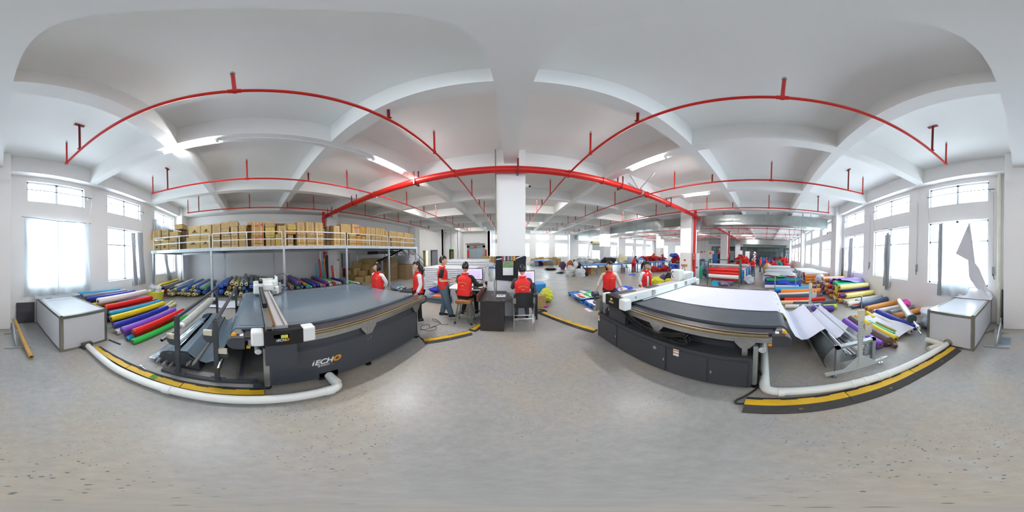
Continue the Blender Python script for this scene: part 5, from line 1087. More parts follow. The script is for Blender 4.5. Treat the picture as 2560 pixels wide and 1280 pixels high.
q = MB().grid(lambda u, v: (9.4 + .3 * u, .05 - 1.9 * v, .64 + .03 * math.sin(v * 13) - .1 * u * u), 6, 20, .004)
obj('pink_cloth', q, mat('pink_cloth', 'df5a94', .6), smooth=True, loc=(9.5, -1, .6), label='pink cloth strip across the wrapped aisle bundle', cat='cloth')
q = MB().grid(lambda u, v: (8.75 + .5 * u, -.75 - 1.25 * v, .58 + .05 * math.sin(v * 7) - .35 * (1 - u) ** 2), 8, 14, .004)
obj('blue_cloth', q, mat('royal_blue_cloth', '2746c4', .55), smooth=True, loc=(9, -1.4, .5), label='royal blue cloth hanging over the near end of the aisle bundle', cat='cloth')
q = MB().grid(lambda u, v: (8.85 + .35 * u, -.45 - .75 * v, .66 + .03 * math.sin(v * 9)), 6, 8, .004)
obj('green_cloth', q, mat('grass_green_cloth', '4fd052', .55), smooth=True, loc=(9, -.8, .6), label='bright green cloth scrap on the royal blue cloth', cat='cloth')
for y in (-.55, -1.65): obj('steel_post', MB().cyl((8.55, y, 0), (8.55, y, .75), .03, 10), M_steel, smooth=True, loc=(8.55, y, 0), label='short steel post before the aisle bundle, %s' % ('aisle side' if y > -1 else 'window side'), cat='post')
obj('sack', lump(MB(), (16.1, -.25, .45), (.55, .5, .6), 21, .18, 3, 0, 2), mat('jute_sack', 'c9ba80', .8), smooth=True, loc=(16.1, -.25, 0), label='big beige sack at the aisle by the far workers', cat='sack')
# the pale rolls further off, past the three hundred nearest: one mass
q = MB(); cl = ['wh', 'si', 'gy', 'or', 're', 'pu', 'ly', 'gr', 'ow', 'dk']
def far_roll(x, ya, yb, z, r, c, dx=.03):
    q.m = cl.index(c); q.cyl((x, ya, z), (x + dx, yb, z), r, 14); q.m = 9; q.cyl((x, ya + .004, z), (x, ya + .006, z), r * .35, 8)
for li, (z, n) in enumerate(((.12, 5), (.34, 4), (.56, 4), (.78, 3))):
    for i in range(n): far_roll(13.9 + .24 * i + .12 * li, -.3, -2.2, z, .12, 'wh' if (i + li) % 2 else 'si')
for li in range(4):
    for i in range(8 - li): far_roll(12.0 + .2 * i + .1 * li, -.1 + .1 * math.sin(i * 2), -1.95, .1 + li * .17, .097, ['si', 'wh', 'gy', 'si', 'wh'][(i + li) % 5])
for li, (z, n) in enumerate(((.1, 26), (.28, 25), (.46, 24), (.62, 20))):
    for i in range(n):
        c = ['wh', 'si', 'wh', 'wh', 'gy'][(i * 3 + li) % 5]
        if i < 5: c = [['ow', 'gr', 'or', 'wh', 'gr'], ['or', 'ly', 'pu', 'wh', 're'], ['or', 're', 'dk', 'wh', 'wh'], ['wh', 'wh', 're', 'wh', 'wh']][li][i]
        far_roll(10.3 + .21 * i + .1 * li, -2.65 - .05 * math.sin(i * 1.7), -4.35, z, .1, c)
o = obj('fabric_rolls', q, [roll_mats(c) for c in cl], smooth=True, loc=(13, -3, 0), label='mass of pale fabric rolls stacked down the far right side', cat='fabric rolls', kind='stuff')
# ================================================================ PEOPLE
def skin_geo(nodes, edges, root, sub=2):
    me = bpy.data.meshes.new('skin'); names = list(nodes)
    me.from_pydata([nodes[n][0] for n in names], [(names.index(a), names.index(b)) for a, b in edges], [])
    o = bpy.data.objects.new('skin', me); C.objects.link(o)
    o.modifiers.new('s', 'SKIN'); s = o.modifiers.new('d', 'SUBSURF'); s.levels = s.render_levels = sub
    for i, n in enumerate(names):
        r = nodes[n][1]; r = r if isinstance(r, tuple) else (r, r)
        me.skin_vertices[0].data[i].radius = r; me.skin_vertices[0].data[i].use_root = (n == root)
    dg = bpy.context.evaluated_depsgraph_get(); e = bpy.data.meshes.new_from_object(o.evaluated_get(dg))
    v = [x.co.copy() for x in e.vertices]; f = [tuple(p.vertices) for p in e.polygons]
    bpy.data.objects.remove(o); bpy.data.meshes.remove(me); bpy.data.meshes.remove(e)
    return v, f
M_skin = mat('skin', 'd9a98a', .55); M_hair = mat('black_hair', '19181a', .35); M_lip = mat('lips', 'b0605a', .5); M_eye = mat('eye_dark', '1c1715', .3)
M_vest = mat('red_vest_cloth', 'e5211b', .6, noise_amt=.1, noise_scale=7, bump=.5, bump_scale=6); M_gold = mat('gold_print', 'e9c25a', .5)
def clothm(n, c): return mat(n, c, .8, noise_amt=.1, noise_scale=9, bump=.4, bump_scale=8)
M_jean = clothm('blue_jeans', '5a7080'); M_blk = clothm('black_clothes', '1d1d20'); M_wsh = clothm('white_shirt', 'e6e6e9'); M_bei = clothm('beige_sleeves', 'ded2c6'); M_shoe = mat('shoe_black', '1e1f26', .5); M_sole = mat('shoe_sole', 'dcdcd8', .6); M_gp = clothm('grey_trousers', '43464e')
def person(name_label, loc, rz, h=1.6, J=None, head=(0, 0), shirt=M_wsh, sleeve='long', trouser=M_blk, vest=M_vest, hair='pony', female=True, backtext=False, cat='person', detail=True, open_vest=False, bag=1.0):
    """J overrides joint positions in metres for a 1.6 m figure; +y is the way the body faces"""
    k = h / 1.6
    s_ = .155 if female else .175; hp = .085
    j = dict(pel=(0, 0, .86), wst=(0, 0, 1.0), chs=(0, 0, 1.18), nk0=(0, -.005, 1.33), nk1=(0, .01, 1.41),
             shR=(s_, 0, 1.29), shL=(-s_, 0, 1.29), elR=(s_ + .06, -.02, 1.03), elL=(-s_ - .06, -.02, 1.03), wrR=(s_ + .09, .03, .81), wrL=(-s_ - .09, .03, .81),
             hiR=(hp, 0, .84), hiL=(-hp, 0, .84), knR=(hp + .01, .01, .45), knL=(-hp - .01, .01, .45), anR=(hp + .015, -.02, .075), anL=(-hp - .015, -.02, .075), hR=None, hL=None, ftR=(0, 1), ftL=(0, 1))
    if J: j.update(J)
    T = Matrix.Translation(Vector(loc)) @ Matrix.Rotation(rz, 4, 'Z') @ Matrix.Scale(k, 4)
    V = lambda n: Vector(j[n])
    t = None
    # --- body
    nodes = {}; edges = []
    def nd(n, p, r): nodes[n] = (tuple(p), r)
    nd('pel', V('pel'), (.12, .095)); nd('wst', V('wst'), (.1, .08)); nd('chs', V('chs'), (.125, .09)); nd('nk0', V('nk0'), .058); nd('nk1', V('nk1'), .05)
    edges += [('pel', 'wst'), ('wst', 'chs'), ('chs', 'nk0'), ('nk0', 'nk1')]
    for s in 'RL':
        sh, el, wr = V('sh' + s), V('el' + s), V('wr' + s); hi, kn, an = V('hi' + s), V('kn' + s), V('an' + s)
        nd('cl' + s, V('chs').lerp(sh, .5) + Vector((0, 0, .03)), .055); nd('sh' + s, sh, .05); nd('el' + s, el, .036); nd('wr' + s, wr, .025); nd('fa' + s, el.lerp(wr, .35), .036)
        edges += [('chs', 'cl' + s), ('cl' + s, 'sh' + s), ('sh' + s, 'el' + s), ('el' + s, 'fa' + s), ('fa' + s, 'wr' + s)]
        nd('hi' + s, hi, .078); nd('kn' + s, kn, .052); nd('cf' + s, kn.lerp(an, .3) + Vector((0, -.01, 0)), .052); nd('an' + s, an, .034)
        edges += [('pel', 'hi' + s), ('hi' + s, 'kn' + s), ('kn' + s, 'cf' + s), ('cf' + s, 'an' + s)]
    v, f = skin_geo(nodes, edges, 'pel')
    mb = MB(); mb.m = 0; mb.add(v, f)
    # --- hands: palm and five fingers
    for s, sg in (('R', 1), ('L', -1)):
        wr, el = V('wr' + s), V('el' + s); d = (Vector(j['h' + s]).normalized() if j['h' + s] else (wr - el).normalized())
        fwd = Vector((0, 1, 0)); side = (fwd - d * fwd.dot(d)).normalized(); pn = d.cross(side) * sg
        pts = [wr - d * .02, wr + d * .03, wr + d * .075, wr + d * .095]
        n = 10; vs = []; 
        for p, a, b in zip(pts, (.022, .032, .038, .034), (.018, .015, .014, .01)):
            for i in range(n): a_ = 2 * PI * i / n; vs.append(p + side * math.cos(a_) * a + pn * math.sin(a_) * b)
        mb.add(vs, [(q * n + i, q * n + (i + 1) % n, (q + 1) * n + (i + 1) % n, (q + 1) * n + i) for q in range(3) for i in range(n)] + [tuple(range(n)), tuple(reversed(range(3 * n, 4 * n)))])
        for i, (o, L) in enumerate(((.028, .062), (.01, .072), (-.01, .067), (-.028, .052))):
            b0 = wr + d * .085 + side * o; curl = -pn * .25 * sg if True else 0
            p1 = b0 + (d - pn * .15).normalized() * L * .45; p2 = p1 + (d - pn * .5).normalized() * L * .32; p3 = p2 + (d - pn * .9).normalized() * L * .25
            mb.tube([b0 - d * .01, p1, p2, p3], [.0095, .009, .008, .006], 7)
        th = wr + d * .03 + side * .028
        mb.tube([th - d * .01 - side * .01, th + (d * .6 + side * .7) * .03, th + (d * .85 + side * .5) * .055 - pn * .01, th + (d + side * .3) * .075 - pn * .018], [.013, .011, .0095, .007], 7)
    # --- head
    hc = V('nk1') + Vector((0, .02, .105)); yaw, pit = head
    HR = Matrix.Rotation(math.radians(yaw), 3, 'Z') @ Matrix.Rotation(math.radians(pit), 3, 'X')
    nu, nv = 24, 16
    def hp_(u, v, off=0, hairm=False):
        a = u * 2 * PI; b = PI * v; x, y, z = math.sin(b) * math.sin(a), math.sin(b) * math.cos(a), math.cos(b)
        w_ = .079; dpt = .098; ht = .124
        if z < 0: w_ *= 1 - .32 * (-z) ** 1.4; dpt *= 1 - .16 * (-z)
        if y > 0 and z < .2: dpt_ = dpt * (1 - .04)
        p = Vector((x * w_, y * dpt, z * ht))
        if y > .3: p.y = min(p.y, .0905 - .012 * abs(z)) if not hairm else p.y
        if not hairm and z < -.3 and y > 0: p.y += .012 * (-z)
        return p * (1 + off)
    vs = [hc + HR @ hp_(i / nu, jv / nv) for jv in range(nv + 1) for i in range(nu)]
    fs = [(q * nu + i, q * nu + (i + 1) % nu, (q + 1) * nu + (i + 1) % nu, (q + 1) * nu + i) for q in range(nv) for i in range(nu)]
    mb.add(vs, fs)
    H_p = lambda x, y, z: hc + HR @ Vector((x, y, z))
    # nose, ears, jaw
    mb.add([H_p(0, .086, .012), H_p(-.009, .086, -.022), H_p(.009, .086, -.022), H_p(0, .106, -.02), H_p(-.015, .082, -.03), H_p(.015, .082, -.03), H_p(0, .1, -.032)], [(0, 1, 3), (0, 3, 2), (1, 4, 6, 3), (3, 6, 5, 2), (4, 5, 6)])
    for sg in (-1, 1):
        n = 10; vs = [H_p(sg * .074, -.005 + .014 * math.sin(2 * PI * i / n), -.012 + .026 * math.cos(2 * PI * i / n)) for i in range(n)] + [H_p(sg * .088, -.012 + .016 * math.sin(2 * PI * i / n), -.01 + .03 * math.cos(2 * PI * i / n)) for i in range(n)]
        mb.add(vs, [(i, (i + 1) % n, n + (i + 1) % n, n + i) for i in range(n)] + [tuple(range(n, 2 * n))])
    mb.m = 1
    for sg in (-1, 1):
        n = 10
        mb.add([H_p(sg * .03 + .013 * math.cos(2 * PI * i / n), .0865, .004 + .006 * math.sin(2 * PI * i / n)) for i in range(n)] + [H_p(sg * .03, .091, .004)], [(i, (i + 1) % n, n) for i in range(n)])
        mb.add([H_p(sg * .013, .09, .026), H_p(sg * .048, .08, .026), H_p(sg * .046, .083, .033), H_p(sg * .014, .092, .032)], [(0, 1, 2, 3)])
    mb.m = 2
    mb.add([H_p(-.02, .085, -.056), H_p(0, .0915, -.05), H_p(.02, .085, -.056), H_p(0, .09, -.064)], [(0, 1, 2, 3)])
    mb.v = [tuple(T @ Vector(p)) for p in mb.v]
    loc0 = (loc[0], loc[1], 0)
    root = obj('person', mb, [M_skin, M_eye, M_lip], smooth=True, label=name_label, cat=cat, group=None, loc=loc0, fix=False)
    def part(nm, q, m_, smooth=True, par=None, **kw):
        q.v = [tuple(T @ Vector(p)) for p in q.v]; return obj(nm, q, m_, par or root, smooth, **kw)
    # --- trousers
    nodes = {'pel': (tuple(V('pel') + Vector((0, 0, .05))), (.15, .115))}; edges = []
    for s in 'RL':
        hi, kn, an = V('hi' + s), V('kn' + s), V('an' + s)
        nodes['hi' + s] = (tuple(hi), .098 * min(bag, 1.15)); nodes['m' + s] = (tuple(hi.lerp(kn, .5)), .088 * bag); nodes['kn' + s] = (tuple(kn), .07 * bag); nodes['c' + s] = (tuple(kn.lerp(an, .5)), .063 * bag); nodes['an' + s] = (tuple(an + Vector((0, 0, .01))), .055 * bag)
        edges += [('pel', 'hi' + s), ('hi' + s, 'm' + s), ('m' + s, 'kn' + s), ('kn' + s, 'c' + s), ('c' + s, 'an' + s)]
    v, f = skin_geo(nodes, edges, 'pel'); part('trousers', MB().add(v, f), trouser)
    # --- shoes
    for s in 'RL':
        an = V('an' + s); d = Vector((*j['ft' + s], 0)).normalized(); sd = Vector((d.y, -d.x, 0)); g = an.z - .075
        sh = MB(); n = 12; vs = []
        for fo, w_, zt in ((-.075, .028, .07), (-.05, .038, .1), (0, .04, .1), (.06, .043, .07), (.12, .045, .05), (.165, .03, .035)):
            for i in range(n): a_ = PI * i / (n - 1); vs.append(an + d * fo + sd * w_ * math.cos(a_) + Vector((0, 0, -.055 + zt * math.sin(a_) ** .7)) - Vector((0, 0, 0)))
        sh.add(vs, [(q * n + i, q * n + i + 1, (q + 1) * n + i + 1, (q + 1) * n + i) for q in range(5) for i in range(n - 1)] + [tuple(range(n)), tuple(reversed(range(5 * n, 6 * n)))] + [tuple([q * n for q in range(6)] + [q * n + n - 1 for q in reversed(range(6))])])
        o = part('shoe', sh, M_shoe)
        so = MB(); pts = [(-.08, .03), (-.05, .042), (.06, .046), (.12, .048), (.17, .03)]
        ring = [an + d * a + sd * b for a, b in pts] + [an + d * a - sd * b for a, b in reversed(pts)]
        k_ = len(ring); so.add([Vector((p.x, p.y, an.z - .075)) for p in ring] + [Vector((p.x, p.y, an.z - .05)) for p in ring], [tuple(range(k_)), tuple(reversed(range(k_, 2 * k_)))] + [(i, (i + 1) % k_, k_ + (i + 1) % k_, k_ + i) for i in range(k_)])
        part('shoe_sole', so, M_sole, False, o)
    # --- shirt with sleeves
    nodes = {'wst': (tuple(V('wst')), (.125, .1)), 'chs': (tuple(V('chs')), (.14, .1)), 'nk0': (tuple(V('nk0') - Vector((0, 0, .01))), .065)}; edges = [('wst', 'chs'), ('chs', 'nk0')]
    for s in 'RL':
        sh, el, wr = V('sh' + s), V('el' + s), V('wr' + s)
        nodes['cl' + s] = (tuple(V('chs').lerp(sh, .55) + Vector((0, 0, .03))), .07); nodes['sh' + s] = (tuple(sh), .066); edges += [('chs', 'cl' + s), ('cl' + s, 'sh' + s)]
        if sleeve == 'short': nodes['e' + s] = (tuple(sh.lerp(el, .8)), .062); edges.append(('sh' + s, 'e' + s))
        else:
            nodes['e' + s] = (tuple(el), .053); edges.append(('sh' + s, 'e' + s)); q_ = .55 if sleeve == 'three' else .96
            nodes['w' + s] = (tuple(el.lerp(wr, q_)), .043); edges.append(('e' + s, 'w' + s))
    v, f = skin_geo(nodes, edges, 'chs'); part('shirt', MB().add(v, f), shirt)
    # --- vest
    if vest:
        P0 = V('pel') + Vector((0, 0, -.03)); N0 = V('nk0'); ax = N0 - P0; n = 32
        up_ = ax.normalized(); ux = (V('shR') - V('shL')).normalized(); uy = up_.cross(ux).normalized()
        ws = 1.13 if female else 1.16
        prof = [(0, .165, .128), (.06, .168, .13), (.25, .152, .122), (.45, .15, .12), (.65, .158, .125), (.8, .165, .12), (.88, .16, .108), (.94, .125, .09), (1.0, .072, .07), (1.05, .066, .066), (1.09, .075, .078), (1.05, .09, .092)]
        vs = []
        for tt, a, b in prof:
            c_ = P0 + ax * tt
            if tt < .5: c_ = c_.lerp(Vector((V('wst').x, V('wst').y, c_.z)), .5 * (1 - abs(tt - .3) * 3) if abs(tt - .3) < .33 else 0)
            for i in range(n):
                a_ = 2 * PI * i / n; e = .78
                x_ = math.copysign(abs(math.cos(a_)) ** e, math.cos(a_)); y_ = math.copysign(abs(math.sin(a_)) ** e, math.sin(a_))
                rip = 1 + (.012 * math.sin(a_ * 7 + tt * 9) if tt < .7 else 0)
                vs.append(c_ + ux * x_ * a * ws * rip + uy * y_ * b * 1.06 * rip + up_ * (.02 * abs(x_) * -1 if .85 < tt < .98 else 0))
        fs = [(q * n + i, q * n + (i + 1) % n, (q + 1) * n + (i + 1) % n, (q + 1) * n + i) for q in range(len(prof) - 1) for i in range(n)]
        vo = part('vest', MB().add(vs, fs), vest)
        F = lambda x, tt, off: P0 + ax * tt + ux * x + uy * off * 1.06
        if open_vest:
            part('shirt_front', MB().add([F(.03, .0, .139), F(.11, 0, .135), F(.07, .95, .095), F(.03, .95, .1), F(.1, .6, .133), F(.03, .6, .137)], [(0, 1, 4, 5), (5, 4, 2, 3)]), shirt, False, vo)
        if detail and not backtext:
            part('zip', MB().add([F(-.004, 0, .138), F(.004, 0, .138), F(.004, .45, .131), F(-.004, .45, .131), F(.004, .68, .134), F(-.004, .68, .134), F(.004, .9, .108), F(-.004, .9, .108)], [(0, 1, 2, 3), (3, 2, 4, 5), (5, 4, 6, 7)]), mat('zip_dark_red', 'a01510', .5), False, vo)
            q = MB()
            for i in range(5): q.add([F(-.115 + i * .016, .70, .124), F(-.103 + i * .016, .70, .126), F(-.103 + i * .016, .727, .124), F(-.115 + i * .016, .727, .122)], [(0, 1, 2, 3)])
            part('chest_lettering', q, M_gold, False, vo)
        if backtext:
            q = MB(); n_ = 13
            for i in range(n_):
                a_ = math.radians(150 - 120 * i / (n_ - 1)); cx_, cz_ = .105 * math.cos(a_) * 1.1, .07 * math.sin(a_)
                for dx in (-.0055, .0005):
                    q.add([F(cx_ + dx, .5 + cz_ / ax.length, -.1375), F(cx_ + dx + .004, .5 + cz_ / ax.length, -.1375), F(cx_ + dx + .004, .5 + (cz_ + .014) / ax.length, -.1375), F(cx_ + dx, .5 + (cz_ + .014) / ax.length, -.1375)], [(0, 1, 2, 3)])
            for i in range(7): q.add([F(-.032 + i * .0095, .47, -.135), F(-.032 + i * .0095 + .0065, .47, -.135), F(-.032 + i * .0095 + .0065, .497, -.135), F(-.032 + i * .0095, .497, -.135)], [(0, 1, 2, 3)])
            q.add([F(-.1, .32, -.136), F(.1, .32, -.136), F(.1, .327, -.136), F(-.1, .327, -.136)], [(0, 1, 2, 3)])
            part('back_lettering', q, M_gold, False, vo)
    # --- hair
    hm = MB(); vs = []; keep = {}
    for jv in range(nv + 1):
        for i in range(nu):
            p = hp_(i / nu, jv / nv, .11 if female else .085, True); vs.append(hc + HR @ (p + Vector((0, -.006, .004))))
    fs = []
    for q in range(nv):
        for i in range(nu):
            c_ = hp_((i + .5) / nu, (q + .5) / nv, 0, True)
            lim = .058 if c_.y > .035 else (.02 if c_.y > .012 else (-.01 if c_.y > -.01 else (-.05 if not female else -.07)))
            if c_.z > lim: fs.append((q * nu + i, q * nu + (i + 1) % nu, (q + 1) * nu + (i + 1) % nu, (q + 1) * nu + i))
    hm.add(vs, fs)
    if hair == 'pony': hm.tube([H_p(0, -.085, .04), H_p(0, -.13, .03), H_p(.01, -.15, -.03), H_p(.01, -.145, -.11), H_p(0, -.13, -.2)], [.022, .034, .038, .032, .01], 10)
    if hair == 'long': hm.tube([H_p(0, -.07, 0), H_p(0, -.095, -.07), H_p(0, -.1, -.16), H_p(0, -.09, -.28)], [.06, .07, .06, .03], 12)
    if hair == 'bob':
        for sg in (-1, 1): hm.tube([H_p(sg * .065, -.01, .03), H_p(sg * .078, -.01, -.03), H_p(sg * .075, -.005, -.09), H_p(sg * .06, .0, -.15)], [.02, .028, .026, .012], 8)
        hm.tube([H_p(0, -.06, .02), H_p(0, -.085, -.05), H_p(0, -.08, -.12)], [.05, .06, .04], 10)
    if female: hm.add([H_p(-.066, .058, .07), H_p(0, .092, .075), H_p(.066, .058, .07), H_p(.06, .082, .042), H_p(0, .1, .044), H_p(-.06, .082, .042)], [(0, 1, 4, 5), (1, 2, 3, 4)])
    part('hair', hm, M_hair)
    return root
R_ = math.radians
person('woman in red vest and beige sleeves standing left of the right machine head', (2.42, 3.42, 0), R_(146), 1.53, dict(elR=(.27, -.02, 1.05), elL=(-.27, -.02, 1.05), wrR=(.34, .06, .85), wrL=(-.34, .06, .85)), (26, -3), M_bei, 'three', M_blk, hair='pony')
person('woman in open red vest over a white shirt looking down at the right machine', (3.45, 3.08, 0), R_(178), 1.52, dict(elR=(.21, -.06, 1.04), elL=(-.22, -.06, 1.04), wrR=(.2, .06, .84), wrL=(-.2, .06, .84)), (18, -20), M_wsh, 'three', M_blk, hair='pony', open_vest=True)
person('woman in red vest with bobbed hair behind the far side of the left machine', (-3.22, 3.05, 0), R_(186), 1.52, dict(elR=(.24, -.12, 1.05), elL=(-.24, -.12, 1.05), wrR=(.1, -.16, .86), wrL=(-.1, -.16, .88)), (-34, -5), M_wsh, 'long', M_blk, hair='bob')
person('woman in red vest with a long ponytail at the corner of the left machine', (-2.17, 3.44, 0), R_(135), 1.55, dict(elR=(.2, -.06, 1.03), elL=(-.2, -.02, 1.03), wrR=(.17, .03, .82), wrL=(-.2, .08, .84)), (-8, -6), M_wsh, 'long', M_blk, hair='long')
person('standing man in red vest, black T-shirt and loose jeans holding a tablet', (-1.72, 3.93, 0), R_(-70), 1.66,
       dict(pel=(0, .02, .86), elR=(.2, -.05, 1.03), wrR=(.12, .19, 1.02), elL=(-.2, -.03, 1.03), wrL=(-.08, .2, 1.0), hR=(-.2, 1, .1), hL=(.3, 1, .1), knR=(.08, .1, .47), anR=(.05, .22, .075), knL=(-.08, .06, .46), anL=(-.09, -.03, .075), hiR=(.08, .02, .84), hiL=(-.08, .02, .84)),
       (-3, 0), M_blk, 'short', M_jean, hair='short', female=False, bag=1.3)
obj('tablet', MB().box(-.1, .1, -.005, .005, -.07, .07, R=Matrix.Rotation(R_(-20), 3, 'Z') @ Matrix.Rotation(R_(-55), 3, 'X'), o=(0, 0, 0)), M_dark, loc=(0, 0, 0), label='thin dark tablet in the standing man\'s hands', cat='tablet').location = (-1.40, 4.02, 1.08)
seat = dict(hiR=(.09, .02, .12), hiL=(-.09, .02, .12))
def sit(sz, dz=0, **kw):
    d = dict(pel=(0, 0, sz + .1), wst=(0, .01, sz + .26), chs=(0, .03, sz + .44), nk0=(0, .05, sz + .58), nk1=(0, .07, sz + .66), shR=(.17, .04, sz + .54), shL=(-.17, .04, sz + .54),
             elR=(.23, .16, sz + .32), elL=(-.23, .16, sz + .32), wrR=(.2, .38, sz + .3), wrL=(-.2, .38, sz + .3), hiR=(.09, .04, sz + .09), hiL=(-.09, .04, sz + .09), knR=(.13, .43, sz + .03), knL=(-.13, .43, sz + .03), anR=(.14, .42, .09), anL=(-.14, .4, .09))
    d.update(kw); return d
person('man in red vest sitting on the padded stool at the left computer', (-1.08, 3.78, 0), R_(-8), 1.6, sit(.66, elR=(.28, .12, .98), wrR=(.36, .38, .94), knR=(.14, .42, .62), knL=(-.12, .42, .62), anR=(.18, .36, .2), anL=(-.14, .2, .2)), (-4, -6), M_blk, 'long', M_blk, hair='short', female=False, backtext=True)
person('man in red vest sitting on the folding chair at the right computer', (.3, 3.72, 0), R_(0), 1.6, sit(.6, anR=(.14, .3, .09), anL=(-.14, .3, .09)), (0, -8), M_gp, 'long', M_gp, hair='short', female=False, backtext=True)
person('worker in red vest and red trousers bending by the blue table', (10.0, 10.5, 0), R_(-80), 1.55, dict(wst=(0, .08, 1.0), chs=(0, .2, 1.12), nk0=(0, .3, 1.22), nk1=(0, .34, 1.28), shR=(.15, .27, 1.18), shL=(-.15, .27, 1.18), elR=(.2, .38, .98), elL=(-.2, .38, .98), wrR=(.15, .5, .88), wrL=(-.15, .5, .88)), (0, -25), M_blk, 'long', clothm('red_trousers', '9d2530'), hair='pony', detail=False)
person('worker in orange-red vest standing by the far sewing place', (16.2, 11.7, 0), R_(10), 1.6, None, (0, 0), M_blk, 'long', M_blk, hair='short', detail=False, vest=clothm('orange_vest', 'e2481f'))
person('worker in red top and blue jeans at the corner of the red table', (13.2, .95, 0), R_(62), 1.6, dict(elL=(-.2, .12, 1.0), wrL=(-.1, .3, .95), elR=(.2, .1, 1.02), wrR=(.1, .3, .96), wst=(0, .03, 1), chs=(0, .1, 1.16), nk0=(0, .16, 1.3), nk1=(0, .19, 1.37), shR=(.155, .14, 1.27), shL=(-.155, .14, 1.27)), (0, -20), M_vest, 'three', M_jean, hair='pony', detail=False)
person('worker in red top and grey trousers next to the beige sack', (17.2, .5, 0), R_(170), 1.62, None, (0, -10), M_vest, 'three', M_gp, hair='short', detail=False)
person('worker in red top standing farther behind the beige sack', (19.0, -.1, 0), R_(190), 1.62, None, (10, -20), M_vest, 'three', M_gp, hair='pony', detail=False)
person('worker behind the mound of red cloth on the far table', (19.5, 3.2, 0), R_(100), 1.6, None, (0, -10), M_vest, 'three', M_blk, hair='short', detail=False)
person('second worker behind the mound of red cloth', (20.3, 2.3, 0), R_(80), 1.58, None, (0, -10), M_wsh, 'three', M_blk, hair='pony', detail=False)
person('seated worker seen beyond the blue tables by the far windows', (15.6, 19.5, 0), R_(150), 1.6, sit(.45), (0, -10), M_vest, 'long', M_blk, hair='pony', detail=False)
# ================================================================ DESK, CHAIR, COMPUTERS
M_wood = mat('dark_brown_laminate', '332d2c', .35, noise_amt=.15, noise_scale=5)
t = thing('desk', 'dark brown scuffed desk standing end-on before the pillar', 'desk', (-.37, 3.8, 0))
obj('desk_top', MB().box(-.66, -.08, 3.33, 4.26, .715, .75), M_wood, t, bevel=.004)
obj('desk_body', MB().box(-.62, -.12, 3.36, 4.24, 0, .715), M_wood, t, bevel=.004)
obj('raised_edge', MB().box(-.70, -.665, 3.36, 4.3, .72, .86, R=Matrix.Rotation(R_(0), 3, 'Z')), mat('reddish_wood', '6f3c2e', .5, noise_amt=.15), t)
obj('scuff_marks', MB().box(-.5, -.46, 3.5, 3.51, .7502, .7506).box(-.3, -.2, 3.36, 3.366, .7502, .7506).box(-.16, -.1, 3.42, 3.43, .7502, .7506).box(-.42, -.4, 3.8, 3.84, .7502, .7506), M_whitepl, t)
pp = obj('printed_paper', MB().box(-.3, -.09, 3.65, 3.86, .751, .756), M_foam, loc=(-.2, 3.75, .75), label='white booklet with two dark squares printed on it, on the desk', cat='paper')
obj('printed_squares', MB().box(-.27, -.22, 3.76, 3.81, .7562, .7567).box(-.2, -.15, 3.76, 3.81, .7562, .7567), mat('print_grey', '55606c', .7), pp)
t = thing('computer_table', 'white-topped table under the left computer monitor', 'table', (-1.2, 4.7, 0))
obj('table_top', MB().box(-1.75, -.72, 4.32, 5.2, .72, .75), M_whitepl, t)
for x in (-1.7, -.77):
    for y in (4.37, 5.15): obj('leg', MB().box(x - .02, x + .02, y - .02, y + .02, 0, .72), M_black, t)
obj('modesty_panel', MB().box(-1.7, -.77, 5.1, 5.12, .2, .72), M_black, t)
def monitor(x, y, label, w_=.45):
    t = thing('monitor', label, 'monitor', (x, y, .75))
    obj('bezel', MB().box(x - w_ / 2, x + w_ / 2, y, y + .03, .99, 1.32), M_black, t, bevel=.004)
    sc = bpy.data.materials.new('lit_screen'); sc.use_nodes = True; p = sc.node_tree.nodes['Principled BSDF']; p.inputs['Base Color'].default_value = (.05, .05, .05, 1); p.inputs['Emission Color'].default_value = srgb('e6dcf2'); p.inputs['Emission Strength'].default_value = .55
    s = obj('screen', MB().box(x - w_ / 2 + .015, x + w_ / 2 - .015, y - .003, y, 1.01, 1.305), sc, t)
    obj('screen_window', MB().box(x - w_ / 2 + .06, x + w_ / 2 - .06, y - .005, y - .003, 1.04, 1.26), mat('screen_lilac', 'cdbfe6', .4, emit=.3), s)
    obj('stand', MB().box(x - .03, x + .03, y + .03, y + .06, .78, 1.1).box(x - .12, x + .12, y - .05, y + .12, .75, .765), M_black, t)
monitor(-1.02, 4.6, 'lit computer monitor facing the man on the stool', .5)
monitor(.42, 4.02, 'lit computer monitor facing the man on the folding chair', .43)
obj('keyboard', MB().box(-1.0, -.62, 4.36, 4.5, .751, .77), M_black, loc=(-.8, 4.4, .75), label='black keyboard before the left monitor', cat='keyboard')
obj('desk_speaker', lump(MB(), (-.68, 4.75, .84), (.05, .05, .09), 2, 0, 2), M_black, smooth=True, loc=(-.68, 4.75, .75), label='small round black speaker right of the left monitor', cat='speaker')
t = thing('computer_table', 'grey table under the right computer monitor', 'table', (.45, 4.1, 0))
obj('table_top', MB().box(.14, .72, 3.98, 4.26, .70, .73), mat('table_grey', '6b6d74', .5), t)
for x in (.68,):
    for y in (4.02, 4.22): obj('leg', MB().box(x - .02, x + .02, y - .02, y + .02, 0, .70), M_black, t)
obj('side_panel', MB().box(.14, .17, 4.0, 4.25, 0, .70), MATS['table_grey'], t)
t = thing('folding_chair', 'black padded folding chair with steel frame', 'chair', (.31, 3.6, 0))
obj('backrest', MB().grid(lambda u, v: (.105 + .4 * u, 3.4 - .03 * math.sin(PI * u), .58 + .34 * v - .03 * (abs(u - .5) * 2) ** 4 * v), 12, 8, .03), M_black, t, True)
obj('seat', MB().box(.1, .52, 3.48, 3.9, .53, .58), M_black, t, bevel=.02)
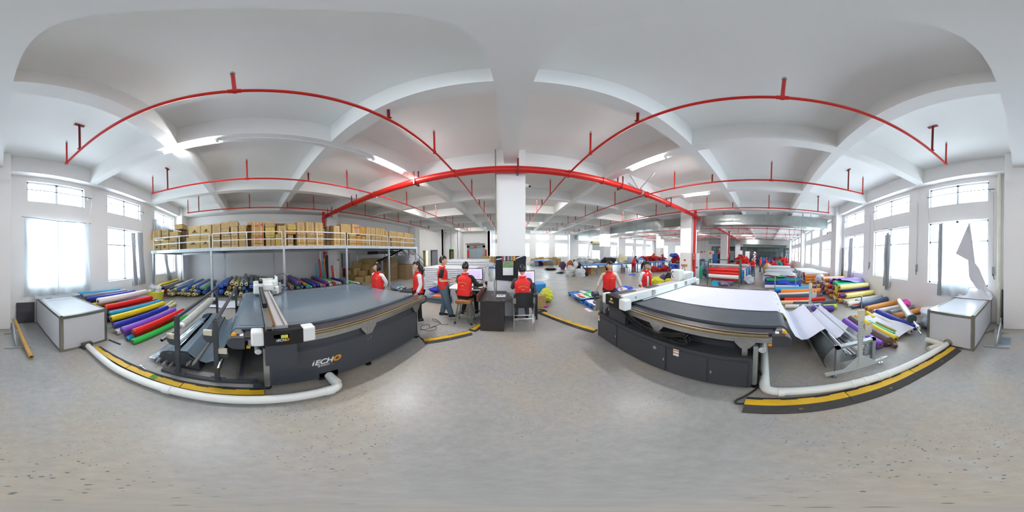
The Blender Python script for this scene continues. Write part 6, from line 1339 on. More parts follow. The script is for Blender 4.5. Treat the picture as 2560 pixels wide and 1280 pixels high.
for x in (.09, .52):
    obj('leg', MB().cyl((x, 3.34, 0), (x, 3.44, .8), .013, 10), M_chrome, t, True)
    obj('leg', MB().cyl((x + .01, 3.95, 0), (x, 3.5, .5), .013, 10), M_chrome, t, True)
    obj('hinge_plate', MB().box(x - .02, x + .045 if x < .3 else x + .015, 3.365, 3.385, .68, .8), M_stain, t)
obj('crossbar', MB().cyl((.09, 3.36, .32), (.52, 3.36, .32), .011, 8), M_chrome, t, True)
obj('crossbar', MB().cyl((.09, 3.72, .26), (.52, 3.72, .26), .011, 8), M_chrome, t, True)
obj('hanging_rag', lump(MB(), (.49, 3.36, .3), (.03, .03, .12), 4, .5, 3, None, 12), M_foam, t, True)
t = thing('stool', 'four-legged stool with taped brown cushion on castors', 'stool', (-1.08, 3.8, 0))
obj('cushion', MB().box(-1.28, -.88, 3.62, 3.98, .54, .645), mat('taped_cushion', 'a87445', .4, noise_amt=.35, noise_scale=9, bump=.6, bump_scale=15), t, True, bevel=.03)
for dx, dy in ((-1, -1), (1, -1), (1, 1), (-1, 1)):
    l = obj('leg', MB().cyl((-1.08 + dx * .2, 3.8 + dy * .18, .06), (-1.08 + dx * .13, 3.8 + dy * .12, .54), .013, 10), M_stain, t, True)
    obj('castor', MB().cyl((-1.08 + dx * .2 - .015, 3.8 + dy * .18, .03), (-1.08 + dx * .2 + .015, 3.8 + dy * .18, .03), .03, 14), M_black, l, True)
obj('foot_ring', MB().bar((-1.26, 3.64, .2), (-.9, 3.64, .2), .02).bar((-1.26, 3.96, .2), (-.9, 3.96, .2), .02).bar((-1.26, 3.64, .2), (-1.26, 3.96, .2), .02).bar((-.9, 3.64, .2), (-.9, 3.96, .2), .02), M_stain, t)
# the pillar's cloth, calendar and camera
q = MB().grid(lambda u, v: (-.36 + .8 * u, 4.262 - .012 * math.sin(u * 9 + v * 2) - .01, 1.68 - .66 * v - (.06 * (u - .5) if v > .8 else 0)), 16, 10, .004)
obj('black_cloth', q, clothm('black_cloth', '23252a'), smooth=True, loc=(0, 4.25, 1.4), label='black cloth hung on the front of the central pillar', cat='cloth')
q = MB().grid(lambda u, v: (-.34 + .52 * u, 4.272, 1.03 - .34 * v), 6, 4, .004)
obj('white_board', q, M_foam, loc=(0, 4.27, .8), label='white sheet below the black cloth on the pillar', cat='sheet')
ca = obj('wall_calendar', MB().box(-.17, .1, 4.222, 4.228, 1.18, 1.545), M_whitepl, loc=(0, 4.22, 1.3), label='calendar with green landscape picture on the black cloth', cat='calendar')
obj('calendar_picture', MB().box(-.165, .095, 4.219, 4.222, 1.38, 1.54), mat('calendar_green', '7f9d6a', .5, noise_amt=.4, noise_scale=14), ca)
t = thing('striped_textile', 'multicoloured striped swatch strip pinned above the calendar', 'textile', (0, 4.22, 1.6))
for i, c in enumerate(['c23a2e', '5b6a86', 'cfcfcf', '8a3f57', '2e3d55', 'b9b2c0', 'a04848', '46707a', 'd0a23c', '96566a', 'e0c33a', 'c8442e']):
    obj('swatch', MB().box(-.2 + i * .031, -.2 + (i + 1) * .031 - .002, 4.212, 4.22, 1.56, 1.675), mat('swatch_%d' % i, c, .7), t)
obj('white_band', MB().add([(-.34, 4.22, 1.58), (-.2, 4.22, 1.6), (-.2, 4.22, 1.63), (-.34, 4.22, 1.61), (.17, 4.22, 1.6), (.42, 4.2, 1.7), (.42, 4.2, 1.73), (.17, 4.22, 1.63)], [(0, 1, 2, 3), (4, 5, 6, 7)]), M_foam, loc=(0, 4.22, 1.6), label='white band tied across the black cloth', cat='band')
t = thing('security_camera', 'white security camera with dark lens on the right side of the central pillar', 'camera', (.46, 4.6, 3.75))
obj('camera_body', MB().cyl((.44, 4.6, 3.8), (.56, 4.55, 3.74), .045, 16), M_whitepl, t, True); obj('camera_lens', MB().cyl((.55, 4.553, 3.745), (.6, 4.53, 3.72), .04, 16, .02), M_black, t, True); obj('camera_mount', MB().box(.42, .47, 4.56, 4.64, 3.7, 3.8), M_whitepl, t)
obj('conduit', MB().cyl((-.345, 4.27, 0), (-.345, 4.27, 4.9), .012, 8), mat('brass_conduit', '857a58', .5, .3), smooth=True, loc=(-.345, 4.27, 0), label='thin brownish conduit up the left corner of the central pillar', cat='conduit')
obj('white_lamp_hook', MB().tube([(.45, 4.25, 1.2), (.44, 4.22, 1.5), (.46, 4.2, 1.74), (.5, 4.2, 1.78)], .012, 8), M_whitepl, smooth=True, loc=(.45, 4.2, 1.5), label='white desk lamp arm at the right edge of the pillar cloth', cat='lamp')
obj('leaning_foam', MB().add([(-.7, 4.5, .0), (-.4, 4.3, .0), (-.42, 4.3, .98), (-.6, 4.42, .98), (-.7, 4.52, .0), (-.4, 4.32, .0), (-.42, 4.32, .98), (-.6, 4.44, .98)], [(0, 1, 2, 3), (7, 6, 5, 4), (0, 4, 5, 1), (1, 5, 6, 2), (2, 6, 7, 3), (3, 7, 4, 0)]), M_foam, loc=(-.4, 4.4, 0), label='white foam board leaning at the left of the pillar', cat='board')
# right of the folding chair
carton(.9, 5.0, 0, .34, .34, .42, 'n', 'open brown carton on the floor right of the folding chair', 'cartons by the right computer', .3)
obj('yellow_bag', lump(MB(), (1.3, 5.65, .2), (.22, .5, .26), 31, .4, 4, 0, 4), mat('yellow_green_cloth', 'cfd13d', .55), smooth=True, loc=(1.3, 5.7, 0), label='yellow-green cloth heap beside the open carton', cat='cloth')
obj('blue_crate', MB().box(1.0, 1.45, 6.3, 6.9, 0, .5), mat('crate_blue', '2f86cf', .4), loc=(1.2, 6.6, 0), bevel=.03, label='light blue plastic crate behind the yellow-green cloth', cat='crate')
obj('pink_cloth', lump(MB(), (1.12, 4.9, .04), (.1, .05, .05), 33, .3, 2, 0, 6), mat('magenta_cloth', 'd0359a', .6), smooth=True, loc=(1.1, 4.9, 0), label='small magenta scrap on the floor by the cable ramp', cat='scrap')
obj('dark_jacket', lump(MB(), (.62, 4.1, .62), (.09, .12, .45), 34, .3, 3, None, 4), M_gp, smooth=True, loc=(.62, 4.1, .6), label='dark jacket hanging beside the man on the folding chair', cat='jacket')
# under / around the left tables
obj('grey_vinyl_bundle', lump(MB(), (-5.0, 6.1, .12), (.45, .35, .18), 41, .3, 3, 0, 3), M_belt, smooth=True, loc=(-5, 6.1, 0), label='bundled slate vinyl on the floor beyond the left machine', cat='vinyl')
for i in range(5): roll((-4.6 + .05 * i, 5.75 + .13 * i, .06), (-3.7 + .05 * i, 6.0 + .13 * i, .06), .055, 'dk', 'dark rolled vinyl strip beyond the left machine, %s' % ORD[i], 'dark vinyl strips on the floor', core=False)
for i, (c, z) in enumerate((('5d6e7c', .05), ('4e5d6a', .12), ('66788a', .19))):
    obj('folded_vinyl', MB().box(-3.0 + .05 * i, -2.0, 5.0, 5.6, z - .035, z + .03, ), mat('vinyl_fold_%d' % i, c, .3), loc=(-2.5, 5.3, z), bevel=.01, label='folded grey-blue vinyl behind the machine corner, %s from the floor' % ORD[i], cat='vinyl', group='folded vinyl pieces')
obj('orange_strip', MB().box(-2.6, -2.05, 5.02, 5.3, .225, .25), mat('orange_foam', 'dd6b2e', .6), loc=(-2.3, 5.1, .2), label='orange strip lying on the folded grey-blue vinyl', cat='foam')
obj('blue_bag', lump(MB(), (-2.75, 5.6, .33), (.3, .15, .12), 43, .4, 3, None, 5), mat('ultramarine_bag', '2028b8', .4), smooth=True, loc=(-2.7, 5.6, .3), label='ultramarine plastic bag behind the folded vinyl', cat='bag')
obj('white_bag', lump(MB(), (-2.6, 5.75, .55), (.35, .12, .16), 44, .4, 3, None, 5), M_foam, smooth=True, loc=(-2.6, 5.7, .5), label='crumpled white plastic on the foam stack edge', cat='bag')
obj('cyan_glove', lump(MB(), (-2.35, 5.7, .68), (.1, .05, .09), 45, .5, 3, None, 8), mat('cyan_plastic', '35b6e0', .4), smooth=True, loc=(-2.3, 5.7, .6), label='light blue plastic scrap on the white plastic', cat='scrap')
obj('dark_foam_board', MB().add([(-2.1, 5.3, .55), (-1.2, 5.3, .62), (-1.1, 5.8, .66), (-1.9, 5.8, .58), (-2.1, 5.3, .6), (-1.2, 5.3, .67), (-1.1, 5.8, .71), (-1.9, 5.8, .63)], [(3, 2, 1, 0), (4, 5, 6, 7), (0, 1, 5, 4), (1, 2, 6, 5), (2, 3, 7, 6), (3, 0, 4, 7)]), M_dark, loc=(-1.6, 5.5, .6), label='dark foam board jutting out behind the seated man', cat='board')
obj('white_foam_block', MB().box(-2.0, -1.15, 5.35, 5.85, 0, .54), M_foam, loc=(-1.6, 5.6, 0), label='low white foam block under the dark foam board', cat='foam sheets')
# ================================================================ FAR HALF OF THE HALL
M_tblue = mat('table_blue', '3f86d8', .4); M_ttop = mat('table_laminate', 'c2c6cc', .25)
def long_table(x0, x1, y0, y1, h, label, top=None, nleg=4):
    t = thing('work_table', label, 'table', ((x0 + x1) / 2, (y0 + y1) / 2, 0))
    obj('table_top', MB().box(x0, x1, y0, y1, h - .03, h), top or M_ttop, t)
    obj('top_frame', MB().box(x0, x1, y0 - .01, y0 + .03, h - .12, h - .01).box(x0, x1, y1 - .03, y1 + .01, h - .12, h - .01).box(x0 - .01, x0 + .03, y0, y1, h - .12, h - .01).box(x1 - .03, x1 + .01, y0, y1, h - .12, h - .01), M_tblue, t)
    for i in range(nleg):
        x = x0 + .08 + (x1 - x0 - .16) * i / (nleg - 1)
        for y in (y0 + .05, y1 - .05): obj('leg', MB().box(x - .04, x + .04, y - .04, y + .04, 0, h - .1), M_tblue, t)
    return t
long_table(5.3, 9.2, 10.95, 12.9, .83, 'blue-framed work table beside the black and white sacks')
long_table(9.3, 13.6, 10.95, 12.9, .83, 'blue-framed work table behind the bending worker')
long_table(13.7, 18.2, 10.95, 12.9, .83, 'blue-framed work table heaped with red cloth')
long_table(3.0, 5.2, 19.0, 20.2, .75, 'blue-framed table with cartons by the far windows', nleg=2)
def heap(x, y, z, sx, sy, sz, c, label, cat='cloth', fl=0, rough=.45, nm='cloth_heap', sub=4):
    key = 'heap_' + c
    return obj(nm, lump(MB(), (x, y, z), (sx, sy, sz), x * 3.1 + y, rough, sub, fl, 3.2), mat(key, c, .6, noise_amt=.12, noise_scale=5), smooth=True, loc=(x, y, fl), label=label, cat=cat)
T = .83
for a in [
 (4.5, 11.2, .3, .5, .4, .55, 'd3d5d6', 'big white printed sack at the corner of the near blue table', 'sack', 0), (4.95, 10.6, .25, .42, .3, .5, 'cfd1d3', 'white printed sack in front of the black one', 'sack', 0),
 (5.0, 11.4, .4, .4, .35, .75, '222326', 'black sack standing behind the white printed sacks', 'sack', 0), (5.35, 10.75, .2, .3, .3, .4, '1e1f22', 'black sack at the blue table leg', 'sack', 0), (4.7, 10.9, .8, .22, .2, .3, 'd8dadb', 'knotted white bag on top of the sacks', 'sack', .5),
 (5.9, 11.8, .95, .8, .5, .28, 'b9bcbe', 'grey and white cloth heap at the near end of the blue table', 'cloth', T), (6.3, 12.4, .95, .7, .4, .26, '2a2b2f', 'black cloth heap among the pale ones on the blue table', 'cloth', T), (7.3, 12.5, .95, .7, .4, .25, 'b5b8ba', 'pale grey cloth heap toward the middle of the blue table', 'cloth', T),
 (8.4, 12.0, 1.0, .9, .45, .32, '232326', 'long black cloth heap with red print on the blue table', 'cloth', T), (10.0, 12.0, 1.05, .55, .45, .5, 'e8e0bd', 'cream-coloured cloth mound on the second blue table', 'cloth', T), (10.6, 11.7, 1.0, .5, .4, .38, 'b9c3dc', 'pale lavender cloth mound beside the cream one', 'cloth', T),
 (11.5, 12.0, .98, .8, .5, .28, '8fa0b8', 'grey-blue cloth heap on the second blue table', 'cloth', T), (12.4, 11.9, .95, .7, .45, .26, '5f94da', 'sky blue cloth heap on the second blue table', 'cloth', T),
 (13.6, 12.4, 1.05, .9, .5, .35, 'a81414', 'dark red cloth heap at the table joint', 'cloth', T), (14.7, 12.1, 1.1, .8, .55, .42, 'b81512', 'deep red cloth mound in the middle of the third blue table', 'cloth', T), (15.6, 12.5, 1.1, .5, .4, .4, 'e8b416', 'yellow cloth mound behind the red ones', 'cloth', T), (16.4, 12.0, 1.0, .8, .5, .32, 'bd1717', 'red cloth mound right of the yellow one', 'cloth', T), (16.0, 11.4, .93, .8, .3, .16, '3d56c8', 'blue cloth spilling in front of the red mounds', 'cloth', T),
 (11.9, 9.5, .15, .55, .45, .4, 'b51618', 'red cloth pile on the floor before the blue tables', 'cloth', 0), (12.9, 9.1, .18, .75, .4, .42, 'c01a18', 'larger red cloth pile on the floor, with blue on top', 'cloth', 0), (12.7, 9.3, .45, .45, .3, .2, '4463d2', 'blue cloth lying on the larger red pile', 'cloth', .3), (15.3, 9.4, .3, .5, .5, .5, 'b9151b', 'red cloth hanging from the machine beside the pillar', 'cloth', 0),
 (17.6, 10.6, .6, .7, .8, 1.0, 'b3121a', 'tall pile of glossy red cloth next to the pillar', 'cloth', 0), (17.4, 10.9, 1.5, .8, .6, .3, '3f56b8', 'blue cloth crowning the tall red pile', 'cloth', 1.2), (14.7, 8.5, .04, 1.3, .7, .06, '3660d0', 'flat blue cloth spread on the floor before the pillar', 'cloth', 0), (14.6, 9.2, .2, .25, .25, .35, '2f68e0', 'blue bag by the sewing place', 'bag', 0),
 (7.35, 5.75, .15, .45, .35, .3, 'd3cf37', 'bright yellow cloth heap behind the right machine', 'cloth', 0), (8.1, 5.4, .1, .3, .3, .22, 'd8c648', 'small yellow cloth heap next to the dark one', 'cloth', 0), (8.5, 5.6, .2, .4, .35, .38, '26262c', 'dark cloth heap behind the right machine head', 'cloth', 0), (8.0, 5.8, .2, .3, .2, .35, '4a4870', 'indigo cloth heap between yellow and dark', 'cloth', 0), (9.1, 5.3, .1, .3, .25, .2, '2b4fb8', 'blue cloth scrap at the foot of the pillar', 'cloth', 0),
 (3.9, 15.2, .1, .7, .35, .12, '1c1d22', 'black cloth spread on the floor in the open middle', 'cloth', 0), (4.1, 12.6, .06, .45, .15, .06, '202030', 'black and white cloth strip on the floor by the sacks', 'cloth', 0),
 (3.1, 20.2, .25, .6, .4, .4, 'cfd0d0', 'white bag pile near the far windows', 'bag', 0), (3.9, 20.2, .25, .4, .3, .35, '3b2a66', 'purple cloth bag near the far windows', 'bag', 0),
 (5.7, 14.6, .4, .35, .35, .6, 'c66a3a', 'orange cloth over the sewing chair', 'cloth', 0), (5.3, 15.6, .35, .35, .3, .5, '6c5070', 'mauve cloth over a sewing chair', 'cloth', 0), (7.0, 14.8, .9, .5, .3, .25, '1f2023', 'black cloth on the far sewing table', 'cloth', .7),
 (2.95, 4.4, .12, .3, .35, .06, 'e4dff0', 'white paper cuttings behind the first woman', 'paper', 0), (3.3, 4.9, .05, .5, .5, .08, 'dfe2ee', 'white paper waste on the floor near the blue pallets', 'paper', 0), (4.6, 5.4, .12, .55, .3, .16, '2a58d8', 'blue cloth heap between the two standing women', 'cloth', 0), (4.4, 5.2, .22, .25, .2, .1, 'dfe4f4', 'white cloth on the blue heap between the two women', 'cloth', .15),
 (26.2, -2.0, .5, .9, .9, .9, 'a5171d', 'dark red cloth heap at the far right end', 'cloth', 0), (25.0, -2.8, .6, .8, .9, 1.05, 'c81d1b', 'tall red cloth heap by the far right windows', 'cloth', 0), (24.2, -2.0, .4, .7, .7, .7, '17806a', 'green cloth heap beside the tall red one', 'cloth', 0), (23.8, -.9, .45, .8, .8, .8, '2a3f9c', 'navy cloth heap in the far right group', 'cloth', 0), (22.5, -.9, .4, .8, .8, .7, 'b01d26', 'crimson cloth heap near the end of the aisle', 'cloth', 0), (21.2, -.3, .35, .6, .6, .6, 'a9201f', 'red and white cloth heap behind the aisle workers', 'cloth', 0), (25.8, .2, .5, .8, .6, .9, '3169b5', 'sky blue cloth heap before the glass partition', 'cloth', 0), (26.3, -.8, .7, .6, .6, .9, '5d4a44', 'brown bundle at the top of the far heaps', 'cloth', 0)]:
    heap(*a[:8], a[8], a[9] if len(a) > 9 else 0)
for i in range(4): carton(6.45 + i * .42, 11.5, 0, .4, .5, .5 - .03 * (i % 2), 'n', 'brown carton under the near blue table, %s from the sacks' % ORD[i], 'cartons under the blue tables', PI / 2)
for i in range(8): carton(3.0 + i * .42, 20.75, 0, .38, .42, .45 + .05 * (i % 3), 'nw'[i % 2], 'brown carton in the row by the far windows, %s from the pillar' % ORD[i], 'cartons along the far windows', PI / 2)
for i in range(7): carton(3.1 + i * .6, 21.5, 0, .5, .55, .85 + .1 * (i % 3), 'n', 'tall brown carton in the rear far window row, %s from the pillar' % ORD[i], 'cartons along the far windows', PI / 2)
t = obj('red_flap', MB().bar((5.75, 11.1, .05), (5.95, 11.3, .55), .25, .02), mat('red_orange_plastic', 'dd3a22', .5), loc=(5.8, 11.2, 0), label='red-orange plastic piece under the near end of the blue table', cat='plastic')
obj('round_mat', MB().cyl((8.9, 9.45, 0), (8.9, 9.45, .02), .32, 28), mat('mat_blue', '2b5fe0', .5), smooth=True, loc=(8.9, 9.45, 0), label='round blue mat on the floor before the bending worker', cat='mat')
# sewing places
def sewing(x, y, label, c='d9dbe0'):
    t = thing('sewing_machine', label, 'sewing machine', (x, y, 0))
    obj('machine_table', MB().box(x - .55, x + .55, y - .28, y + .28, .72, .76), mat('sewing_table', 'b9bcb8', .4), t)
    for sx in (-.45, .45): obj('leg', MB().box(x + sx - .03, x + sx + .03, y - .2, y + .2, 0, .05).box(x + sx - .03, x + sx + .03, y - .03, y + .03, .05, .72), M_stain, t)
    obj('machine_head', MB().box(x - .25, x + .25, y - .06, y + .06, .95, 1.08).box(x + .13, x + .25, y - .06, y + .06, .76, .95).box(x - .25, x - .17, y - .05, y + .05, .82, .95), M_white, t, bevel=.015)
    obj('hand_wheel', MB().cyl((x + .25, y, 1.0), (x + .29, y, 1.0), .06, 16), M_black, t, True)
    obj('thread_stand', MB().cyl((x + .3, y + .15, .76), (x + .3, y + .15, 1.35), .01, 6).bar((x + .3, y + .15, 1.33), (x + .1, y + .1, 1.33), .012), M_stain, t, True)
sewing(10.9, 10.4, 'white industrial sewing machine beside the bending worker'); sewing(15.4, 10.6, 'white industrial sewing machine near the tall red pile'); sewing(6.3, 14.9, 'white industrial sewing machine behind the near sacks'); sewing(7.9, 17.4, 'far white sewing machine before the window row')
def stool(x, y, lab, c='f0efe9'):
    t = thing('wooden_stool', lab, 'stool', (x, y, 0))
    obj('seat', MB().box(x - .18, x + .18, y - .15, y + .15, .42, .45), mat('light_wood', 'a97d4d', .6), t)
    for dx in (-.14, .14):
        for dy in (-.11, .11): obj('leg', MB().bar((x + dx * 1.15, y + dy * 1.15, 0), (x + dx, y + dy, .42), .03), MATS['light_wood'], t)
stool(8.95, 10.65, 'wooden stool left of the bending worker'); stool(9.5, 10.75, 'wooden stool nearer to the bending worker'); heap(9.0, 10.6, .6, .18, .18, .22, 'e3e5e2', 'white cloth lying on the left wooden stool', 'cloth', .45); heap(9.35, 10.7, .56, .14, .14, .14, '3f9a55', 'green cloth on the nearer wooden stool', 'cloth', .45)
obj('patterned_board', MB().box(11.25, 11.7, 10.0, 10.05, .1, .72), mat('orange_print', 'e09a55', .6, noise_amt=.3, noise_scale=6), loc=(11.5, 10, .1), label='orange patterned panel leaning by the sewing machine', cat='panel')
# pallets by the first woman
def pallet(x0, x1, y0, y1, label):
    t = thing('plastic_pallet', label, 'pallet', ((x0 + x1) / 2, (y0 + y1) / 2, 0), 'blue plastic pallets')
    mp = mat('pallet_blue', '2f7fd8', .4); q = MB()
    n = 9
    for i in range(n): a = x0 + (x1 - x0) * i / n; q.box(a, a + (x1 - x0) / n * .72, y0, y1, .12, .145)
    q.box(x0, x1, y0, y0 + .06, .1, .145).box(x0, x1, y1 - .06, y1, .1, .145)
    obj('deck', q, mp, t)
    for i in range(3):
        for k in range(3): xx, yy = x0 + .06 + (x1 - x0 - .12) * i / 2, y0 + .06 + (y1 - y0 - .12) * k / 2; obj('foot', MB().cyl((xx, yy, 0), (xx, yy, .12), .05, 12), mp, t, True)
pallet(2.3, 3.3, 4.85, 6.1, 'blue plastic pallet with colourful cut pieces, nearer the pillar'); pallet(2.36, 3.3, 4.1, 4.8, 'blue plastic pallet with white cut pieces, nearer the right machine')
for i, (x0, x1, y0, y1, c, z, nmz) in enumerate(((2.35, 2.7, 4.95, 5.7, 'e9e3e6', .15, 'white piece with red stripes'), (2.42, 2.55, 5.0, 5.6, 'd03426', .158, 'red strip'), (2.7, 3.2, 4.95, 5.9, '3cb84a', .15, 'green piece'), (2.8, 3.05, 5.1, 5.5, 'e8e9f0', .162, 'white oval piece'), (2.75, 2.95, 5.6, 6.0, 'eceaf4', .16, 'small white piece'), (2.38, 3.1, 4.88, 4.97, '9ec7ee', .165, 'pale blue rolled edge'), (2.4, 3.25, 4.15, 4.75, 'ebe6f5', .15, 'white cut sheet'))):
    q = MB().grid(lambda u, v: (x0 + (x1 - x0) * u, y0 + (y1 - y0) * v, z + .012 * math.sin(u * 6 + v * 9 + i) + .012), 10, 10, .004)
    obj('cut_fabric', q, mat('cut_' + c, c, .6), smooth=True, loc=(x0, y0, z), label='%s on the blue pallets' % nmz, cat='fabric')
obj('paper_sheet', MB().box(2.2, 2.33, 4.1, 4.42, 0, .003), mat('cut_ebe6f5', 'ebe6f5', .6), loc=(2.2, 4.2, 0), label='sheet of white paper on the floor in front of the pallets', cat='paper')
# green rack with red and white rolls
M_green = mat('rack_green', '2e5b45', .45)
t = thing('roll_rack', 'dark green A-frame rack holding red and white rolls', 'rack', (8.95, 2.3, 0))
for y in (1.37, 3.2):
    for dx in (-.02, .55): obj('rack_leg', MB().bar((8.85 + dx * 1.4 - (.12 if dx < 0 else 0), y, 0), (8.95 + max(0, dx) * .35, y, 1.48), .045), M_green, t)
    obj('side_bar', MB().bar((8.85, y, .35), (9.5, y, .35), .035).bar((8.88, y, 1.0), (9.3, y, 1.0), .035), M_green, t)
obj('top_bar', MB().bar((8.95, 1.35, 1.48), (8.95, 3.22, 1.48), .05), M_green, t)
obj('cross_bar', MB().bar((9.5, 1.35, .12), (9.5, 3.22, .12), .04), M_green, t)
for z, r, c, lab in ((1.2, .06, 'si', 'film-wrapped roll on the top of the green rack'), (.92, .12, 're', 'upper red roll on the green rack'), (.74, .1, 're', 'lower red roll on the green rack'), (.55, .125, 'wh', 'white roll on the green rack')):
    roll((8.82, 1.42, z), (8.82, 3.15, z), r, c, lab, 'rolls carried by the green rack')
roll((8.95, 1.5, .32), (8.95, 3.0, .36), .05, 're', 'thin red roll lowest in the green rack', 'rolls carried by the green rack')
heap(9.0, 2.2, .12, .4, .6, .22, '8a7f9a', 'grey and purple cloth under the green rack', 'cloth', 0); obj('cyan_box', MB().box(8.8, 9.0, 2.55, 2.95, 0, .25), MATS['cyan_plastic'], loc=(8.9, 2.7, 0), label='light blue box under the green rack', cat='box')
roll((10.6, 4.45, 0), (10.6, 4.45, .95), .16, 'eg', 'dark green roll standing upright beside the pillar'); heap(11.6, 4.3, .4, .5, .5, .45, '6a6a70', 'grey mixed cloth heap behind the upright green roll', 'cloth', 0)
# red laminate table and mound
t = long_table(10.4, 19.5, 1.4, 3.9, .8, 'long table with a pink-red top beyond the green rack', mat('red_top', 'd08c88', .25), 5)
heap(18.2, 2.6, 1.05, 1.1, .8, .7, 'd81815', 'mound of bright red cloth on the pink-red table', 'cloth', .8, .3); heap(13.4, 1.7, .9, .3, .3, .16, 'e6e6e8', 'white cloth at the edge of the pink-red table', 'cloth', .8)
for i, (x, c) in enumerate(((10.8, 'e9e4c4'), (11.6, '2450a8'), (12.2, '4f86c4'), (12.9, '52b8c8'))): obj('hanging_cloth', MB().grid(lambda u, v: (x + .45 * u, 1.36 - .03 * math.sin(u * 9), .78 - .65 * v), 8, 6, .004), mat('hang_' + c, c, .6), smooth=True, loc=(x, 1.36, .4), label='cloth hanging off the pink-red table edge, %s from the green rack' % ORD[i], cat='cloth')
heap(10.3, 1.0, .2, .5, .35, .3, 'd9dde6', 'white cloth heap on the floor at the end of the pink-red table', 'cloth', 0)
# pillar attachments
t = thing('fire_cabinet', 'red fire hose cabinet on the pillar behind the right machine', 'fire cabinet', (8.98, 4.25, 1.4))
obj('cabinet_box', MB().box(8.97, 9.2, 4.16, 4.29, .95, 1.82), M_red, t, bevel=.006)
obj('notice_board', MB().box(9.25, 9.85, 4.2, 4.22, .0, 1.82), mat('notice_white', 'dfe2e0', .5), loc=(9.5, 4.2, .9), label='white notice board beside the red fire cabinet', cat='board')
for (x, y, c, nmz, dx) in ((8.715, 4.68, 'c92b1c', 'small red call point on the pillar behind the machine', 0),):
    o = obj('call_point', MB().box(x - .03, x, y - .05, y + .05, 1.33, 1.43), mat('call_red', c, .5), loc=(x, y, 1.4), label=nmz, cat='call point'); obj('call_button', MB().box(x - .036, x - .03, y - .02, y + .02, 1.36, 1.4), M_gap, o)
sg = obj('pillar_sign', MB().box(8.66, 8.675, 4.48, 4.9, 1.0, 1.13), mat('sign_beige', 'd9a27c', .6), loc=(8.66, 4.7, 1), label='small orange lettered sign low on the pillar', cat='sign')
q = MB()
for j in range(2):
    for i in range(9): q.box(8.655, 8.66, 4.5 + i * .044, 4.53 + i * .044, 1.02 + j * .055, 1.06 + j * .055)
obj('sign_lettering', q, M_lred, sg)
t = thing('wall_loudspeaker', 'grey box speaker high on the right-hand side of the pillar', 'speaker', (9.7, 4.2, 3.4)); obj('speaker_box', MB().box(9.48, 9.62, 4.1, 4.3, 3.2, 3.6), M_steel, t)
# emissive plates imitating the glow of light on the pillars, no real lamps
for i, (x, y, w_) in enumerate(((9.1, 13.72, 'on the pillar beyond the near blue table'), (18.15, 13.72, 'on the pillar beyond the tall red pile'), (9.1, 4.68, 'on the pillar behind the right machine'))):
    zt, zb = ((3.55, 2.35), (3.6, 2.5), (3.3, 1.85))[i]
    t = thing('pillar_glow', 'bright white lamp panels %s' % w_, 'lamp', (x, y, zb))
    em = bpy.data.materials.get('painted_glow') or bpy.data.materials.new('painted_glow'); em.use_nodes = True; p = em.node_tree.nodes['Principled BSDF']; p.inputs['Emission Color'].default_value = (1, 1, 1, 1); p.inputs['Emission Strength'].default_value = 1.2
    obj('glow_plate', MB().box(x - .34, x - .02 if i == 2 else x + .34, y - .41, y - .395, zb, zt) if i != 2 else MB().box(x + .02, x + .36, y - .41, y - .395, zb, zt), em, t)
    obj('glow_plate', MB().box(x - .395, x - .385, y - .36, y + .36 if i != 2 else y - .02 + .34, zb, zt), em, t)
obj('wall_phone', MB().box(9.5, 9.52, 13.3, 13.4, 2.2, 2.4), M_gap, loc=(9.5, 13.3, 2.2), label='small dark box on the pillar beyond the near blue table', cat='box')
# air ducts
M_duct = mat('duct_metal', 'aab3b1', .3, .85, noise_amt=.15, noise_scale=3)
t = thing('air_duct', 'large silver air duct crossing the hall just behind the riser pillar', 'duct', (9.9, 9, 3.6))
obj('duct_body', MB().box(9.5, 10.3, -3.75, 22.3, 3.6, 4.22), M_duct, t)
for y in range(-3, 23, 1):
    if y % 2: continue
    obj('duct_flange', MB().box(9.485, 10.315, y - .012, y + .012, 3.585, 4.235), M_steel, t)
obj('duct_outlet', MB().box(9.44, 9.5, 5.2, 6.8, 3.62, 4.15), mat('duct_grille', '8c9089', .5, .5), t)
t = thing('air_duct', 'far silver air duct before the glass partition', 'duct', (26.4, 2, 3.4))
obj('duct_body', MB().box(26.0, 26.6, -3.7, 9.5, 3.5, 4.3), M_duct, t)
for y in range(-3, 10, 2): obj('duct_flange', MB().box(25.985, 26.615, y - .015, y + .015, 3.485, 4.315), M_steel, t)
# spring hangers on the main pipe
for i, (x, y, z) in enumerate(((3.45, 4.35, 4.85), (3.9, 4.25, 4.85), (4.25, 3.5, 4.9))):
    pass
t = thing('seismic_brace', 'three slotted steel struts bracing the thick red pipe to the ceiling', 'brace', (4.3, 4.2, 4.2))
for b in ((3.75, 4.75, 4.8), (4.0, 4.45, 4.85), (4.45, 3.65, 4.88)): obj('strut', MB().bar((4.25, 4.22, 4.2), b, .04, .025), M_steel, t)
obj('strut_ring', MB().ring((4.22, 4.13, PZ), (4.28, 4.13, PZ), .13, .11, 20), M_steel, t, True)
